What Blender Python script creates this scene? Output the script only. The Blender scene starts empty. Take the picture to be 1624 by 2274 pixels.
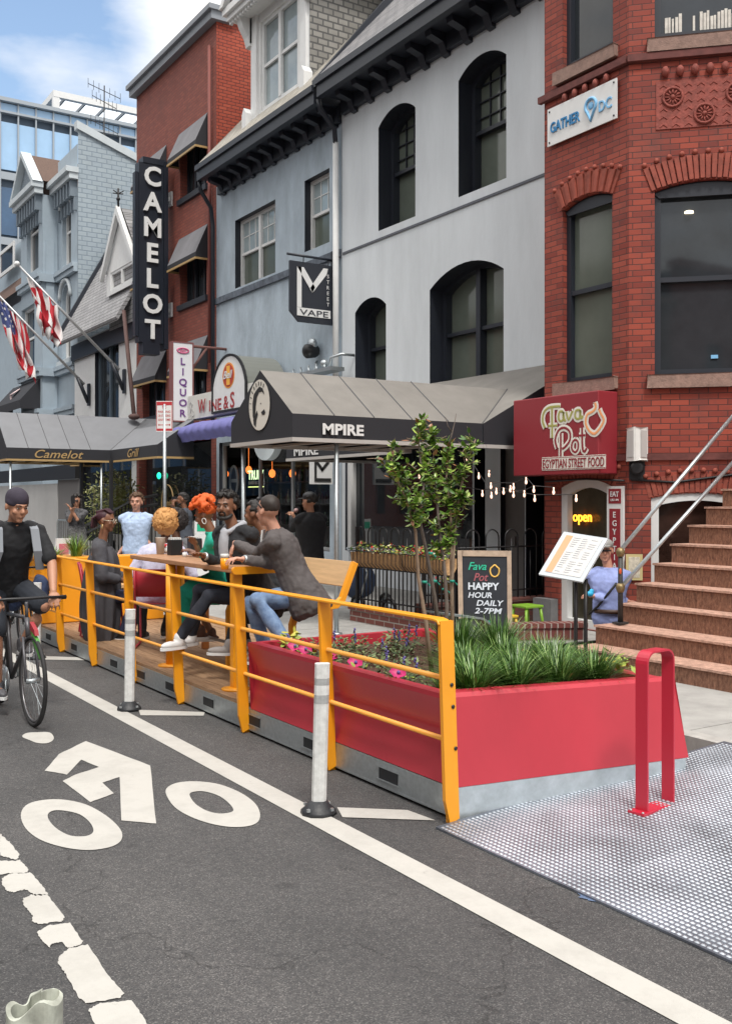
import bpy, bmesh, math, random
from mathutils import Vector, Matrix, noise
from mathutils.geometry import tessellate_polygon
random.seed(7)
R = math.radians
scene = bpy.context.scene
# ------------------------------------------------------------ camera
F, CX, HY, CH, TH = 2229., 812., 1110., 1.7, R(32.9)
cam = bpy.data.cameras.new('camera'); camo = bpy.data.objects.new('camera', cam)
scene.collection.objects.link(camo); scene.camera = camo
camo.location = (0, 0, CH); camo.rotation_euler = (R(90), 0, -TH)
cam.sensor_fit = 'VERTICAL'; cam.sensor_height = 36; cam.lens = F/2273.5*36
cam.shift_y = -26.5/2273.5; cam.clip_start = .1; cam.clip_end = 2000
# ------------------------------------------------------------ light
SUN_EL, SUN_AZ = R(58), R(200)      # azimuth measured clockwise from +Y (the street direction)
w = bpy.data.worlds.new('World'); scene.world = w; w.use_nodes = True
nt = w.node_tree; bg = nt.nodes['Background']; bg.inputs[1].default_value = .13
sky = nt.nodes.new('ShaderNodeTexSky'); sky.sky_type = 'NISHITA'; sky.sun_disc = False
sky.sun_elevation = SUN_EL; sky.sun_rotation = SUN_AZ; sky.air_density = 1.3; sky.dust_density = 2.5; sky.ozone_density = 1.5
tc = nt.nodes.new('ShaderNodeTexCoord'); mp = nt.nodes.new('ShaderNodeMapping'); mp.inputs['Scale'].default_value = (1, 1, 2.6)
mp.inputs['Location'].default_value = (.34, .1, .45)
n1 = nt.nodes.new('ShaderNodeTexNoise'); n1.inputs['Scale'].default_value = 2.3; n1.inputs['Detail'].default_value = 7; n1.inputs['Roughness'].default_value = .52
cr = nt.nodes.new('ShaderNodeValToRGB'); cr.color_ramp.elements[0].position = .42; cr.color_ramp.elements[1].position = .60
mx = nt.nodes.new('ShaderNodeMixRGB')
BD = ((60-812)/2229, (1110-200)/2229); _s, _c = math.sin(TH), math.cos(TH); BV = Vector((BD[0]*_c+_s, _c-BD[0]*_s, BD[1])).normalized()   # a clear blue patch of the sky
dp = nt.nodes.new('ShaderNodeVectorMath'); dp.operation = 'DOT_PRODUCT'; dp.inputs[1].default_value = BV
mr = nt.nodes.new('ShaderNodeMapRange'); mr.inputs['From Min'].default_value = .9965; mr.inputs['From Max'].default_value = .986; mr.inputs['To Min'].default_value = -.16; mr.inputs['To Max'].default_value = .13
ad = nt.nodes.new('ShaderNodeMath'); ad.operation = 'ADD'
sz = nt.nodes.new('ShaderNodeSeparateXYZ'); cz = nt.nodes.new('ShaderNodeVectorMath'); cz.operation = 'SCALE'; cz.inputs[0].default_value = (1., .975, .94)
zz = nt.nodes.new('ShaderNodeMath'); zz.operation = 'MULTIPLY_ADD'; zz.inputs[1].default_value = 9.5; zz.inputs[2].default_value = 2.2; zz.use_clamp = False
zm = nt.nodes.new('ShaderNodeMath'); zm.operation = 'MAXIMUM'; zm.inputs[1].default_value = 0
L = nt.links.new
L(tc.outputs['Generated'], mp.inputs[0]); L(mp.outputs[0], n1.inputs[0]); L(tc.outputs['Generated'], dp.inputs[0]); L(dp.outputs['Value'], mr.inputs[0]); L(n1.outputs[0], ad.inputs[0]); L(mr.outputs[0], ad.inputs[1]); L(ad.outputs[0], cr.inputs[0])
L(tc.outputs['Generated'], sz.inputs[0]); L(sz.outputs[2], zm.inputs[0]); L(zm.outputs[0], zz.inputs[0]); L(zz.outputs[0], cz.inputs['Scale']); L(cz.outputs[0], mx.inputs[2])
L(cr.outputs[0], mx.inputs[0]); L(sky.outputs[0], mx.inputs[1]); L(mx.outputs[0], bg.inputs[0])
sl = bpy.data.lights.new('sun', 'SUN'); sl.energy = 1.5; sl.angle = R(10); sl.color = (1, .95, .88)
so = bpy.data.objects.new('sun', sl); scene.collection.objects.link(so)
sd = Vector((math.sin(SUN_AZ)*math.cos(SUN_EL), math.cos(SUN_AZ)*math.cos(SUN_EL), math.sin(SUN_EL)))
so.rotation_euler = sd.to_track_quat('Z', 'Y').to_euler(); so.location = (0, 0, 60)
scene.view_settings.view_transform = 'Standard'; scene.view_settings.look = 'None'; scene.view_settings.gamma = 1
scene.view_settings.exposure = .8
# ------------------------------------------------------------ helpers
C = scene.collection
ST, CT = math.sin(TH), math.cos(TH)
def ray(x, y):
    r = (x-CX)/F; u = (HY-y)/F
    return Vector((r*CT+ST, CT-r*ST, u))
def at(x, y, X=None, Y=None, Z=None):
    d = ray(x, y)
    k = X/d.x if X is not None else Y/d.y if Y is not None else (Z-CH)/d.z
    return Vector((d.x*k, d.y*k, CH+d.z*k))
_m = {}
def mat(name, col, rough=.6, metal=0, var=0, vs=8., bump=0, bs=40., emit=0, spec=.5, coat=0, stretch=(1,1,1), col2=None):
    if name in _m: return _m[name]
    m = bpy.data.materials.new(name); m.use_nodes = True; n = m.node_tree; b = n.nodes['Principled BSDF']
    col = tuple(col)+(1,)
    b.inputs['Base Color'].default_value = col; b.inputs['Roughness'].default_value = rough
    b.inputs['Metallic'].default_value = metal; b.inputs['Specular IOR Level'].default_value = spec
    b.inputs['Coat Weight'].default_value = coat
    if emit: b.inputs['Emission Color'].default_value = col; b.inputs['Emission Strength'].default_value = emit
    if var or bump:
        t = n.nodes.new('ShaderNodeTexCoord'); q = n.nodes.new('ShaderNodeMapping'); q.inputs['Scale'].default_value = stretch
        n.links.new(t.outputs['Object'], q.inputs[0])
    if var:
        a = n.nodes.new('ShaderNodeTexNoise'); a.inputs['Scale'].default_value = vs; a.inputs['Detail'].default_value = 6; a.inputs['Roughness'].default_value = .65
        n.links.new(q.outputs[0], a.inputs[0])
        r = n.nodes.new('ShaderNodeValToRGB'); r.color_ramp.elements[0].position = .3; r.color_ramp.elements[1].position = .7
        r.color_ramp.elements[0].color = tuple(c*(1-var) for c in col[:3])+(1,)
        r.color_ramp.elements[1].color = (tuple(col2)+(1,)) if col2 else tuple(min(1, c*(1+var)) for c in col[:3])+(1,)
        n.links.new(a.outputs[0], r.inputs[0]); n.links.new(r.outputs[0], b.inputs['Base Color'])
    if bump:
        a = n.nodes.new('ShaderNodeTexNoise'); a.inputs['Scale'].default_value = bs; a.inputs['Detail'].default_value = 4
        n.links.new(q.outputs[0], a.inputs[0])
        bp = n.nodes.new('ShaderNodeBump'); bp.inputs['Strength'].default_value = bump; bp.inputs['Distance'].default_value = .02
        n.links.new(a.outputs[0], bp.inputs['Height']); n.links.new(bp.outputs[0], b.inputs['Normal'])
    _m[name] = m; return m
def brick(name, c1, c2, mortar, bw=.215, bh=.075, ms=.008, u=(-1., 1.), rough=.75, dirt=.35, bump=.6, bias=0, offs=.5, dark=(.05,.04,.04)):
    """brick courses on any vertical wall: u gives the weights of x and y that run along the wall"""
    if name in _m: return _m[name]
    m = bpy.data.materials.new(name); m.use_nodes = True; n = m.node_tree; b = n.nodes['Principled BSDF']; lk = n.links.new
    b.inputs['Roughness'].default_value = rough
    t = n.nodes.new('ShaderNodeTexCoord'); s = n.nodes.new('ShaderNodeSeparateXYZ'); lk(t.outputs['Object'], s.inputs[0])
    a1 = n.nodes.new('ShaderNodeMath'); a1.operation = 'MULTIPLY'; a1.inputs[1].default_value = u[0]; lk(s.outputs[0], a1.inputs[0])
    a2 = n.nodes.new('ShaderNodeMath'); a2.operation = 'MULTIPLY_ADD'; a2.inputs[1].default_value = u[1]; lk(s.outputs[1], a2.inputs[0]); lk(a1.outputs[0], a2.inputs[2])
    cb = n.nodes.new('ShaderNodeCombineXYZ'); lk(a2.outputs[0], cb.inputs[0]); lk(s.outputs[2], cb.inputs[1])
    br = n.nodes.new('ShaderNodeTexBrick'); br.offset = offs; lk(cb.outputs[0], br.inputs[0])
    br.inputs['Color1'].default_value = tuple(c1)+(1,); br.inputs['Color2'].default_value = tuple(c2)+(1,); br.inputs['Mortar'].default_value = tuple(mortar)+(1,)
    br.inputs['Scale'].default_value = 1; br.inputs['Mortar Size'].default_value = ms; br.inputs['Mortar Smooth'].default_value = .3
    br.inputs['Brick Width'].default_value = bw; br.inputs['Row Height'].default_value = bh; br.inputs['Bias'].default_value = bias
    no = n.nodes.new('ShaderNodeTexNoise'); no.inputs['Scale'].default_value = 1.7; no.inputs['Detail'].default_value = 8; no.inputs['Roughness'].default_value = .7; lk(t.outputs['Object'], no.inputs[0])
    r = n.nodes.new('ShaderNodeValToRGB'); r.color_ramp.elements[0].position = .5; r.color_ramp.elements[1].position = .78; lk(no.outputs[0], r.inputs[0])
    k = n.nodes.new('ShaderNodeMath'); k.operation = 'MULTIPLY'; k.inputs[1].default_value = dirt; lk(r.outputs[0], k.inputs[0])
    mxx = n.nodes.new('ShaderNodeMixRGB'); mxx.inputs[2].default_value = tuple(dark)+(1,); lk(k.outputs[0], mxx.inputs[0]); lk(br.outputs[0], mxx.inputs[1])
    lk(mxx.outputs[0], b.inputs['Base Color'])
    bp = n.nodes.new('ShaderNodeBump'); bp.inputs['Strength'].default_value = bump; bp.inputs['Distance'].default_value = -.01
    lk(br.outputs['Fac'], bp.inputs['Height']); lk(bp.outputs[0], b.inputs['Normal'])
    _m[name] = m; return m
class MB:
    def __init__(s): s.v = []; s.f = []; s.m = []; s.c = 0; s.sm = []
    def mat(s, i): s.c = i; return s
    def add(s, vs, fs, smooth=False):
        o = len(s.v); s.v += [tuple(p) for p in vs]
        for f in fs: s.f.append(tuple(i+o for i in f)); s.m.append(s.c); s.sm.append(smooth)
        return s
    def quad(s, *p): return s.add(p, [tuple(range(len(p)))])
    def box(s, a, b):
        x0, y0, z0 = a; x1, y1, z1 = b
        v = [(x0,y0,z0),(x1,y0,z0),(x1,y1,z0),(x0,y1,z0),(x0,y0,z1),(x1,y0,z1),(x1,y1,z1),(x0,y1,z1)]
        return s.add(v, [(0,3,2,1),(4,5,6,7),(0,1,5,4),(1,2,6,5),(2,3,7,6),(3,0,4,7)])
    def obox(s, o, u, v, w):
        """box with corner o and edge vectors u v w"""
        o, u, v, w = Vector(o), Vector(u), Vector(v), Vector(w)
        p = [o, o+u, o+u+v, o+v, o+w, o+u+w, o+u+v+w, o+v+w]
        return s.add(p, [(0,3,2,1),(4,5,6,7),(0,1,5,4),(1,2,6,5),(2,3,7,6),(3,0,4,7)])
    def prism(s, pts, d):
        """polygon (3D points) pushed along d, capped"""
        d = Vector(d); n = len(pts); a = [Vector(p) for p in pts]; b = [p+d for p in a]
        tri = tessellate_polygon([a])
        s.add(a+b, [tuple(t) for t in tri]+[tuple(i+n for i in reversed(t)) for t in tri]+[(i, (i+1) % n, (i+1) % n+n, i+n) for i in range(n)])
        return s
    def tube(s, path, r, n=8, cap=True, closed=False, r2=None, flat=None):
        P = [Vector(p) for p in path]; N = len(P); rings = []; up = None
        for i, p in enumerate(P):
            if closed: d = P[(i+1) % N]-P[i-1]
            else: d = P[min(i+1, N-1)]-P[max(i-1, 0)]
            if d.length < 1e-9: d = Vector((0, 0, 1))
            d.normalize()
            if up is None:
                up = Vector((0, 0, 1)) if abs(d.z) < .9 else Vector((1, 0, 0))
                if flat: up = Vector(flat)
            x = d.cross(up).normalized(); y = x.cross(d).normalized(); up = y
            rr = r[i] if isinstance(r, (list, tuple)) else r
            ry = rr if r2 is None else r2
            rings.append([p+x*(math.cos(2*math.pi*k/n)*rr)+y*(math.sin(2*math.pi*k/n)*ry) for k in range(n)])
        v = [q for g in rings for q in g]; f = []
        M = N if closed else N-1
        for i in range(M):
            for k in range(n):
                a = i*n+k; b = i*n+(k+1) % n; c = ((i+1) % N)*n+(k+1) % n; e = ((i+1) % N)*n+k; f.append((a, b, c, e))
        if cap and not closed: f += [tuple(reversed(range(n))), tuple((N-1)*n+k for k in range(n))]
        return s.add(v, f, n > 4)
    def bar(s, path, wv, hv, closed=False):
        """rectangular section (edge vectors wv hv, centred) swept along a path"""
        P = [Vector(p) for p in path]; wv = Vector(wv)/2; hv = Vector(hv)/2; v = []; f = []
        for p in P: v += [p-wv-hv, p+wv-hv, p+wv+hv, p-wv+hv]
        for i in range(len(P)-1):
            for k in range(4): f.append((i*4+k, i*4+(k+1) % 4, i*4+4+(k+1) % 4, i*4+4+k))
        f += [(3,2,1,0), tuple(len(v)-4+k for k in range(4))]
        return s.add(v, f)
    def flatbar(s, path, t, wv):
        """flat strip bent along path: thickness t in the bending plane, width vector wv"""
        P = [Vector(p) for p in path]; wv = Vector(wv)/2; v = []; f = []; N = len(P)
        for i, p in enumerate(P):
            d = (P[min(i+1, N-1)]-P[i]).normalized() if i < N-1 else (P[i]-P[i-1]).normalized()
            e = (P[i]-P[i-1]).normalized() if i > 0 else d
            m_ = (d+e).normalized(); nn = m_.cross(wv.normalized()).normalized()
            k = t/2/max(.3, m_.dot(d)); v += [p-wv-nn*k, p+wv-nn*k, p+wv+nn*k, p-wv+nn*k]
        for i in range(N-1):
            for k in range(4): f.append((i*4+k, i*4+(k+1) % 4, i*4+4+(k+1) % 4, i*4+4+k))
        f += [(3,2,1,0), tuple(len(v)-4+k for k in range(4))]
        return s.add(v, f)
    def ell(s, c, r, n=10, m=7, rot=None):
        c = Vector(c); r = (r,)*3 if not isinstance(r, (tuple, list)) else r; v = []; f = []
        rot = rot or Matrix.Identity(3)
        v.append(c+rot @ Vector((0, 0, r[2])))
        for j in range(1, m):
            t = math.pi*j/m
            for i in range(n):
                a = 2*math.pi*i/n; v.append(c+rot @ Vector((r[0]*math.sin(t)*math.cos(a), r[1]*math.sin(t)*math.sin(a), r[2]*math.cos(t))))
        v.append(c+rot @ Vector((0, 0, -r[2])))
        for i in range(n): f.append((0, 1+i, 1+(i+1) % n)); f.append((len(v)-1, 1+(m-2)*n+(i+1) % n, 1+(m-2)*n+i))
        for j in range(m-2):
            for i in range(n): a = 1+j*n+i; b = 1+j*n+(i+1) % n; f.append((a, a+n, b+n, b))
        return s.add(v, f, True)
    def lathe(s, c, prof, n=16, axis=(0,0,1)):
        c = Vector(c); q = Vector((0,0,1)).rotation_difference(Vector(axis)).to_matrix(); v = []; f = []
        for r, h in prof:
            for i in range(n): a = 2*math.pi*i/n; v.append(c+q @ Vector((r*math.cos(a), r*math.sin(a), h)))
        for j in range(len(prof)-1):
            for i in range(n): a = j*n+i; b = j*n+(i+1) % n; f.append((a, b, b+n, a+n))
        f.append(tuple(reversed(range(n)))); f.append(tuple((len(prof)-1)*n+i for i in range(n)))
        return s.add(v, f, True)
    def mesh(s, name, mats, off=(0,0,0)):
        me = bpy.data.meshes.new(name); o = Vector(off)
        me.from_pydata([tuple(Vector(p)-o) for p in s.v], [], s.f)
        for m_ in (mats if isinstance(mats, (list, tuple)) else [mats]): me.materials.append(m_)
        me.polygons.foreach_set('material_index', s.m); me.polygons.foreach_set('use_smooth', s.sm); me.update(); return me
def tag(o, label=None, cat=None, group=None, kind=None):
    if label: o['label'] = label
    if cat: o['category'] = cat
    if group: o['group'] = group
    if kind: o['kind'] = kind
    return o
def thing(name, label, cat, loc=(0,0,0), group=None):
    o = bpy.data.objects.new(name, None); C.objects.link(o); o.location = loc; o.empty_display_size = .1
    return tag(o, label, cat, group)
def root_of(o):
    while o.parent: o = o.parent
    return o
def part(parent, name, mb, m, label=None, bev=0):
    """mb holds world coordinates; the part is a child of parent"""
    off = root_of(parent).location
    o = bpy.data.objects.new(name, mb.mesh(name, m, off)); C.objects.link(o); o.parent = parent
    if label: o['label'] = label
    if bev: d = o.modifiers.new('bevel', 'BEVEL'); d.width = bev; d.segments = 2; d.limit_method = 'ANGLE'
    return o
def solo(name, label, cat, mb, m, loc=(0,0,0), group=None, kind=None, bev=0):
    o = bpy.data.objects.new(name, mb.mesh(name, m, loc)); C.objects.link(o); o.location = loc
    if bev: d = o.modifiers.new('bevel', 'BEVEL'); d.width = bev; d.segments = 2; d.limit_method = 'ANGLE'
    return tag(o, label, cat, group, kind)
def struct(name, mb, m): return solo(name, None, None, mb, m, kind='structure')
def copy_tree(o, parent=None):
    c = o.copy(); C.objects.link(c)
    if parent: c.parent = parent
    for ch in [x for x in bpy.data.objects if x.parent == o]: copy_tree(ch, c)
    return c
_dg = None
def text_mb(mb, txt, o, u, v, h, bold=0., depth=.01, shear=0., width=None, sx=1., spacing=1., center=True, mono=False):
    """built-in lettering laid on a plane: o anchor (centre of the line), u right, v up, cap height h"""
    cu = bpy.data.curves.new('t', 'FONT'); cu.body = txt; cu.size = 1; cu.offset = bold; cu.shear = shear; cu.space_character = spacing
    cu.resolution_u = 3
    ob = bpy.data.objects.new('t', cu); me = bpy.data.meshes.new_from_object(ob)
    vs = [p.co.copy() for p in me.vertices]
    if vs:
        x0 = min(p.x for p in vs); x1 = max(p.x for p in vs); y1 = max(p.y for p in vs); y0 = 0
        u = Vector(u).normalized(); v = Vector(v).normalized(); n = u.cross(v)
        k = h/.7; kx = k*sx
        if width: kx = width/(x1-x0)
        a = []
        cx = (x0+x1)/2 if center else x0
        for p in vs: a.append(Vector(o)+u*((p.x-cx)*kx)+v*(p.y*k))
        N = len(a); fs = [tuple(f.vertices) for f in me.polygons]
        b = [p+n*depth for p in a]
        ec = {}
        for f in fs:
            for i in range(len(f)):
                e = (f[i], f[(i+1) % len(f)]); ec[e] = 1
        side = [(e[0], e[1], e[1]+N, e[0]+N) for e in ec if (e[1], e[0]) not in ec]
        mb.add(a+b, [tuple(i+N for i in f) for f in fs]+side)
    bpy.data.objects.remove(ob); bpy.data.curves.remove(cu); bpy.data.meshes.remove(me)
    return mb
def arch_loop(u0, u1, z0, zs, rise, n=12):
    """opening outline: from bottom up over a segmental arch; zs = spring height"""
    p = [(u0, z0), (u1, z0), (u1, zs)]
    if rise > 0:
        h = (u1-u0)/2
        rr = (h*h+rise*rise)/(2*rise); cz = zs+rise-rr; a = math.asin(min(1, h/rr))
        if rise > h: a = math.pi-a
        for i in range(1, n): t = a-2*a*i/n; p.append(((u0+u1)/2+rr*math.sin(t), cz+rr*math.cos(t)))
    p.append((u0, zs)); return p
class Wall:
    """a vertical wall plane: origin o, horizontal unit u, inward unit n"""
    def __init__(s, o, u, inn): s.o = Vector(o); s.u = Vector(u).normalized(); s.n = Vector(inn).normalized()
    def p(s, a, z, d=0): q = s.o+s.u*a+s.n*d; return Vector((q.x, q.y, z))
    def px(s, x, y, d=0):
        q = ray(x, y); o = s.o+s.n*d; k = (o.x*s.n.x+o.y*s.n.y)/(q.x*s.n.x+q.y*s.n.y); w_ = q*k
        return ((Vector((w_.x, w_.y, 0))-s.o).dot(s.u), CH+w_.z)
    def holes(s, mb, outer, loops, depth=.25, m_rev=1, d0=0):
        a = [[s.p(x, z, d0) for x, z in l] for l in [outer]+loops]; fl = [q for l in a for q in l]
        c0 = mb.c; mb.add(fl, [tuple(t) for t in tessellate_polygon(a)])
        mb.mat(m_rev)
        for l in loops:
            n = len(l); mb.add([s.p(x, z, d0) for x, z in l]+[s.p(x, z, d0+depth) for x, z in l], [(i, (i+1) % n, (i+1) % n+n, i+n) for i in range(n)])
        mb.mat(c0); return mb
    def slab(s, mb, loop, d0, d1): return mb.prism([s.p(x, z, d0) for x, z in loop], s.n*(d1-d0))
    def box(s, mb, a0, a1, z0, z1, d0, d1): return s.slab(mb, [(a0,z0),(a1,z0),(a1,z1),(a0,z1)], d0, d1)
    def ring(s, mb, loop, wdt, d0, d1):
        """frame running inside an outline"""
        n = len(loop); cx = sum(x for x, z in loop)/n
        us = [x for x, z in loop]; zs = [z for x, z in loop]; c = ((min(us)+max(us))/2, (min(zs)+max(zs))/2)
        hx = (max(us)-min(us))/2; hz = (max(zs)-min(zs))/2
        inner = [(c[0]+(x-c[0])*(hx-wdt)/hx, c[1]+(z-c[1])*(hz-wdt)/hz) for x, z in loop]
        A = [s.p(x, z, d0) for x, z in loop]+[s.p(x, z, d0) for x, z in inner]+[s.p(x, z, d1) for x, z in inner]+[s.p(x, z, d1) for x, z in loop]
        f = []
        for i in range(n):
            j = (i+1) % n
            f += [(i, j, j+n, i+n), (i+n, j+n, j+2*n, i+2*n), (i+3*n, i+2*n, j+2*n, j+3*n), (i, i+3*n, j+3*n, j)]
        return mb.add(A, f)
def window(parent, W, loop, d, frame_m, pane_m, fw=.06, sash=True, mull=0, grid=None, blind=None, label=None, fd=.06, low=None):
    """frame, sash rails and pane set at depth d inside the opening"""
    us = [x for x, z in loop]; zs = [z for x, z in loop]; u0, u1, z0, z1 = min(us), max(us), min(zs), max(zs)
    f = MB(); W.ring(f, loop, fw, d-fd, d+.01)
    zm = z0+(z1-z0)*.5 if low is None else low
    n = mull+1
    for i in range(1, n): c = u0+(u1-u0)*i/n; W.box(f, c-fw*.7, c+fw*.7, z0+fw, z1-fw*1.02, d-fd-.012, d)
    if sash: W.box(f, u0+fw, u1-fw, zm-fw*.4, zm+fw*.4, d-fd*.8, d+.002)
    if grid:
        gu, gz = grid
        for i in range(1, gu*n): 
            if i % gu == 0 and mull: continue
            c = u0+fw+(u1-u0-2*fw)*i/(gu*n); W.box(f, c-.009, c+.009, zm, z1-fw, d-.025, d+.003)
        for j in range(1, gz): c = zm+(z1-zm)*j/gz; W.box(f, u0+fw, u1-fw, c-.009, c+.009, d-.0238, d+.004)
    fo = part(parent, 'window', f, frame_m, label)
    p = MB(); p.prism([W.p(x, z, d+.012) for x, z in loop], W.n*.012)
    part(fo, 'pane', p, pane_m)
    return fo
# ------------------------------------------------------------ materials
asph = mat('asphalt', (.085,.085,.088), .85, var=.35, vs=260, bump=.6, bs=420)
def asphalt():
    m = bpy.data.materials.new('asphalt_road'); m.use_nodes = True; n = m.node_tree; b = n.nodes['Principled BSDF']; lk = n.links.new
    t = n.nodes.new('ShaderNodeTexCoord')
    v = n.nodes.new('ShaderNodeTexVoronoi'); v.inputs['Scale'].default_value = 210; lk(t.outputs['Object'], v.inputs[0])
    r = n.nodes.new('ShaderNodeValToRGB'); e = r.color_ramp.elements
    e[0].color = (.038,.040,.044,1); e[0].position = .05; e[1].color = (.155,.157,.16,1); e[1].position = 1.
    q = e.new(.82); q.color = (.080,.081,.084,1)
    sx = n.nodes.new('ShaderNodeSeparateColor'); lk(v.outputs['Color'], sx.inputs[0]); lk(sx.outputs[0], r.inputs[0])
    def nz(sc, st, lo, hi, c0, c1, det=6):
        mp_ = n.nodes.new('ShaderNodeMapping'); mp_.inputs['Scale'].default_value = st; lk(t.outputs['Object'], mp_.inputs[0])
        no = n.nodes.new('ShaderNodeTexNoise'); no.inputs['Scale'].default_value = sc; no.inputs['Detail'].default_value = det; no.inputs['Roughness'].default_value = .6; lk(mp_.outputs[0], no.inputs[0])
        r2 = n.nodes.new('ShaderNodeValToRGB'); r2.color_ramp.elements[0].position = lo; r2.color_ramp.elements[0].color = (c0,)*3+(1,); r2.color_ramp.elements[1].position = hi; r2.color_ramp.elements[1].color = (c1,c1*.985,c1*.97,1)
        lk(no.outputs[0], r2.inputs[0]); return r2.outputs[0]
    def mul(a_, b_):
        mm = n.nodes.new('ShaderNodeMixRGB'); mm.blend_type = 'MULTIPLY'; mm.inputs[0].default_value = 1; lk(a_, mm.inputs[1]); lk(b_, mm.inputs[2]); return mm.outputs[0]
    c = mul(r.outputs[0], nz(.8, (1,1,1), .35, .65, .8, 1.15)); c = mul(c, nz(1.1, (1,.07,1), .38, .62, .84, 1.1, 3)); c = mul(c, nz(6, (1,1,1), .25, .36, .55, 1., 4)); c = mul(c, nz(22, (1,1,1), .3, .7, .85, 1.12))
    # hairline cracks
    n0 = n.nodes.new('ShaderNodeTexNoise'); n0.inputs['Scale'].default_value = 2.2; n0.inputs['Detail'].default_value = 6; lk(t.outputs['Object'], n0.inputs[0])
    ad_ = n.nodes.new('ShaderNodeMixRGB'); ad_.blend_type = 'ADD'; ad_.inputs[0].default_value = .9; lk(t.outputs['Object'], ad_.inputs[1]); lk(n0.outputs['Color'], ad_.inputs[2])
    v2 = n.nodes.new('ShaderNodeTexVoronoi'); v2.feature = 'DISTANCE_TO_EDGE'; v2.inputs['Scale'].default_value = .42; lk(ad_.outputs[0], v2.inputs[0])
    r3 = n.nodes.new('ShaderNodeValToRGB'); r3.color_ramp.elements[0].position = .0; r3.color_ramp.elements[0].color = (.5,.5,.5,1); r3.color_ramp.elements[1].position = .0035; r3.color_ramp.elements[1].color = (1,1,1,1); lk(v2.outputs[0], r3.inputs[0]); c = mul(c, r3.outputs[0])
    lk(c, b.inputs['Base Color']); b.inputs['Roughness'].default_value = .78
    bp = n.nodes.new('ShaderNodeBump'); bp.inputs['Strength'].default_value = .6; bp.inputs['Distance'].default_value = .004; lk(v.outputs['Distance'], bp.inputs['Height']); lk(bp.outputs[0], b.inputs['Normal'])
    return m
def worn_paint():
    m = bpy.data.materials.new('worn_road_paint'); m.use_nodes = True; n = m.node_tree; b = n.nodes['Principled BSDF']; lk = n.links.new
    t = n.nodes.new('ShaderNodeTexCoord'); last = None
    base = n.nodes.new('ShaderNodeRGB'); base.outputs[0].default_value = (.45,.44,.41,1); cur = base.outputs[0]
    for sc, lo, hi, c in ((130, .66, .74, (.16,.155,.15,1)), (9, .64, .72, (.20,.19,.18,1)), (3, .45, .75, (.36,.35,.325,1))):
        no = n.nodes.new('ShaderNodeTexNoise'); no.inputs['Scale'].default_value = sc; no.inputs['Detail'].default_value = 8; no.inputs['Roughness'].default_value = .75; lk(t.outputs['Object'], no.inputs[0])
        r = n.nodes.new('ShaderNodeMapRange'); r.inputs['From Min'].default_value = lo; r.inputs['From Max'].default_value = hi; lk(no.outputs[0], r.inputs[0])
        mm = n.nodes.new('ShaderNodeMixRGB'); lk(r.outputs[0], mm.inputs[0]); lk(cur, mm.inputs[1]); mm.inputs[2].default_value = c; cur = mm.outputs[0]
    lk(cur, b.inputs['Base Color']); b.inputs['Roughness'].default_value = .75
    no = n.nodes.new('ShaderNodeTexNoise'); no.inputs['Scale'].default_value = 240; lk(t.outputs['Object'], no.inputs[0]); bp = n.nodes.new('ShaderNodeBump'); bp.inputs['Strength'].default_value = .4; bp.inputs['Distance'].default_value = .004; lk(no.outputs[0], bp.inputs['Height']); lk(bp.outputs[0], b.inputs['Normal'])
    return m
road_m = asphalt()
paint = worn_paint()
conc = mat('concrete_walk', (.33,.325,.31), .85, var=.16, vs=4, bump=.2, bs=150)
kerb_m = mat('kerb_stone', (.36,.35,.33), .85, var=.2, vs=9)
red_b = brick('red_brick', (.19,.030,.020), (.31,.062,.038), (.085,.026,.022), .205, .067, .006, u=(-.5,1.), dirt=.65)
red_c = brick('red_brick_canted', (.19,.030,.020), (.33,.060,.034), (.085,.026,.022), .205, .067, .006, u=(-.7071,.7071), dirt=.6)
red_d = brick('weathered_red_brick', (.20,.05,.036), (.26,.07,.048), (.12,.045,.035), .22, .075, .007, u=(-1.,1.), dirt=.35, dark=(.09,.05,.045))
red_s = brick('sunlit_red_brick', (.30,.045,.022), (.38,.07,.035), (.10,.02,.015), .22, .08, .01, u=(-1.,1.), dirt=.2)  # side wall facing the sun: its brightness is put into the brick colour
knee = brick('low_wall_brick', (.15,.045,.036), (.2,.06,.045), (.3,.27,.24), .21, .07, .009, u=(-1.,1.), dirt=.3)
grey_b = brick('painted_grey_brick', (.30,.36,.41), (.33,.39,.43), (.20,.25,.30), .34, .16, .016, u=(-1.,1.), dirt=.12)
white_w = mat('pale_grey_render', (.60,.64,.675), .8, var=.11, vs=1.3, bump=.2, bs=30, stretch=(1,1,.22))
blue_w = mat('blue_grey_stucco', (.37,.44,.505), .8, var=.2, vs=2.2, bump=.4, bs=18, stretch=(1,1,.4))
trim_v = mat('victorian_trim', (.50,.55,.58), .6, var=.08, vs=4)
blue_v = mat('victorian_paint', (.33,.40,.46), .7, var=.06, vs=3)
trim_w = mat('white_trim', (.70,.71,.71), .5, var=.05, vs=6)
trim_d = mat('dark_trim', (.018,.022,.032), .45)
slate = brick('slate_shingles', (.16,.16,.17), (.24,.235,.24), (.05,.05,.055), .3, .12, .012, u=(0.,1.), dirt=.2)
slate_y = brick('lichened_slate', (.30,.28,.24), (.40,.38,.33), (.14,.13,.12), .3, .13, .01, u=(0.,1.), dirt=.2)
slate_d = brick('old_slate_cheek', (.20,.195,.18), (.30,.29,.27), (.09,.09,.09), .24, .13, .02, u=(-1.,1.), dirt=.3)
brown = mat('brown_roof', (.10,.06,.045), .85, var=.3, vs=20)
glass_d = mat('dark_window_glass', (.03,.036,.042), .04, spec=.6, var=.3, vs=1.2)
glass_g = mat('blind_behind_glass', (.115,.135,.115), .1, spec=.6, var=.15, vs=1.)
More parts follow.
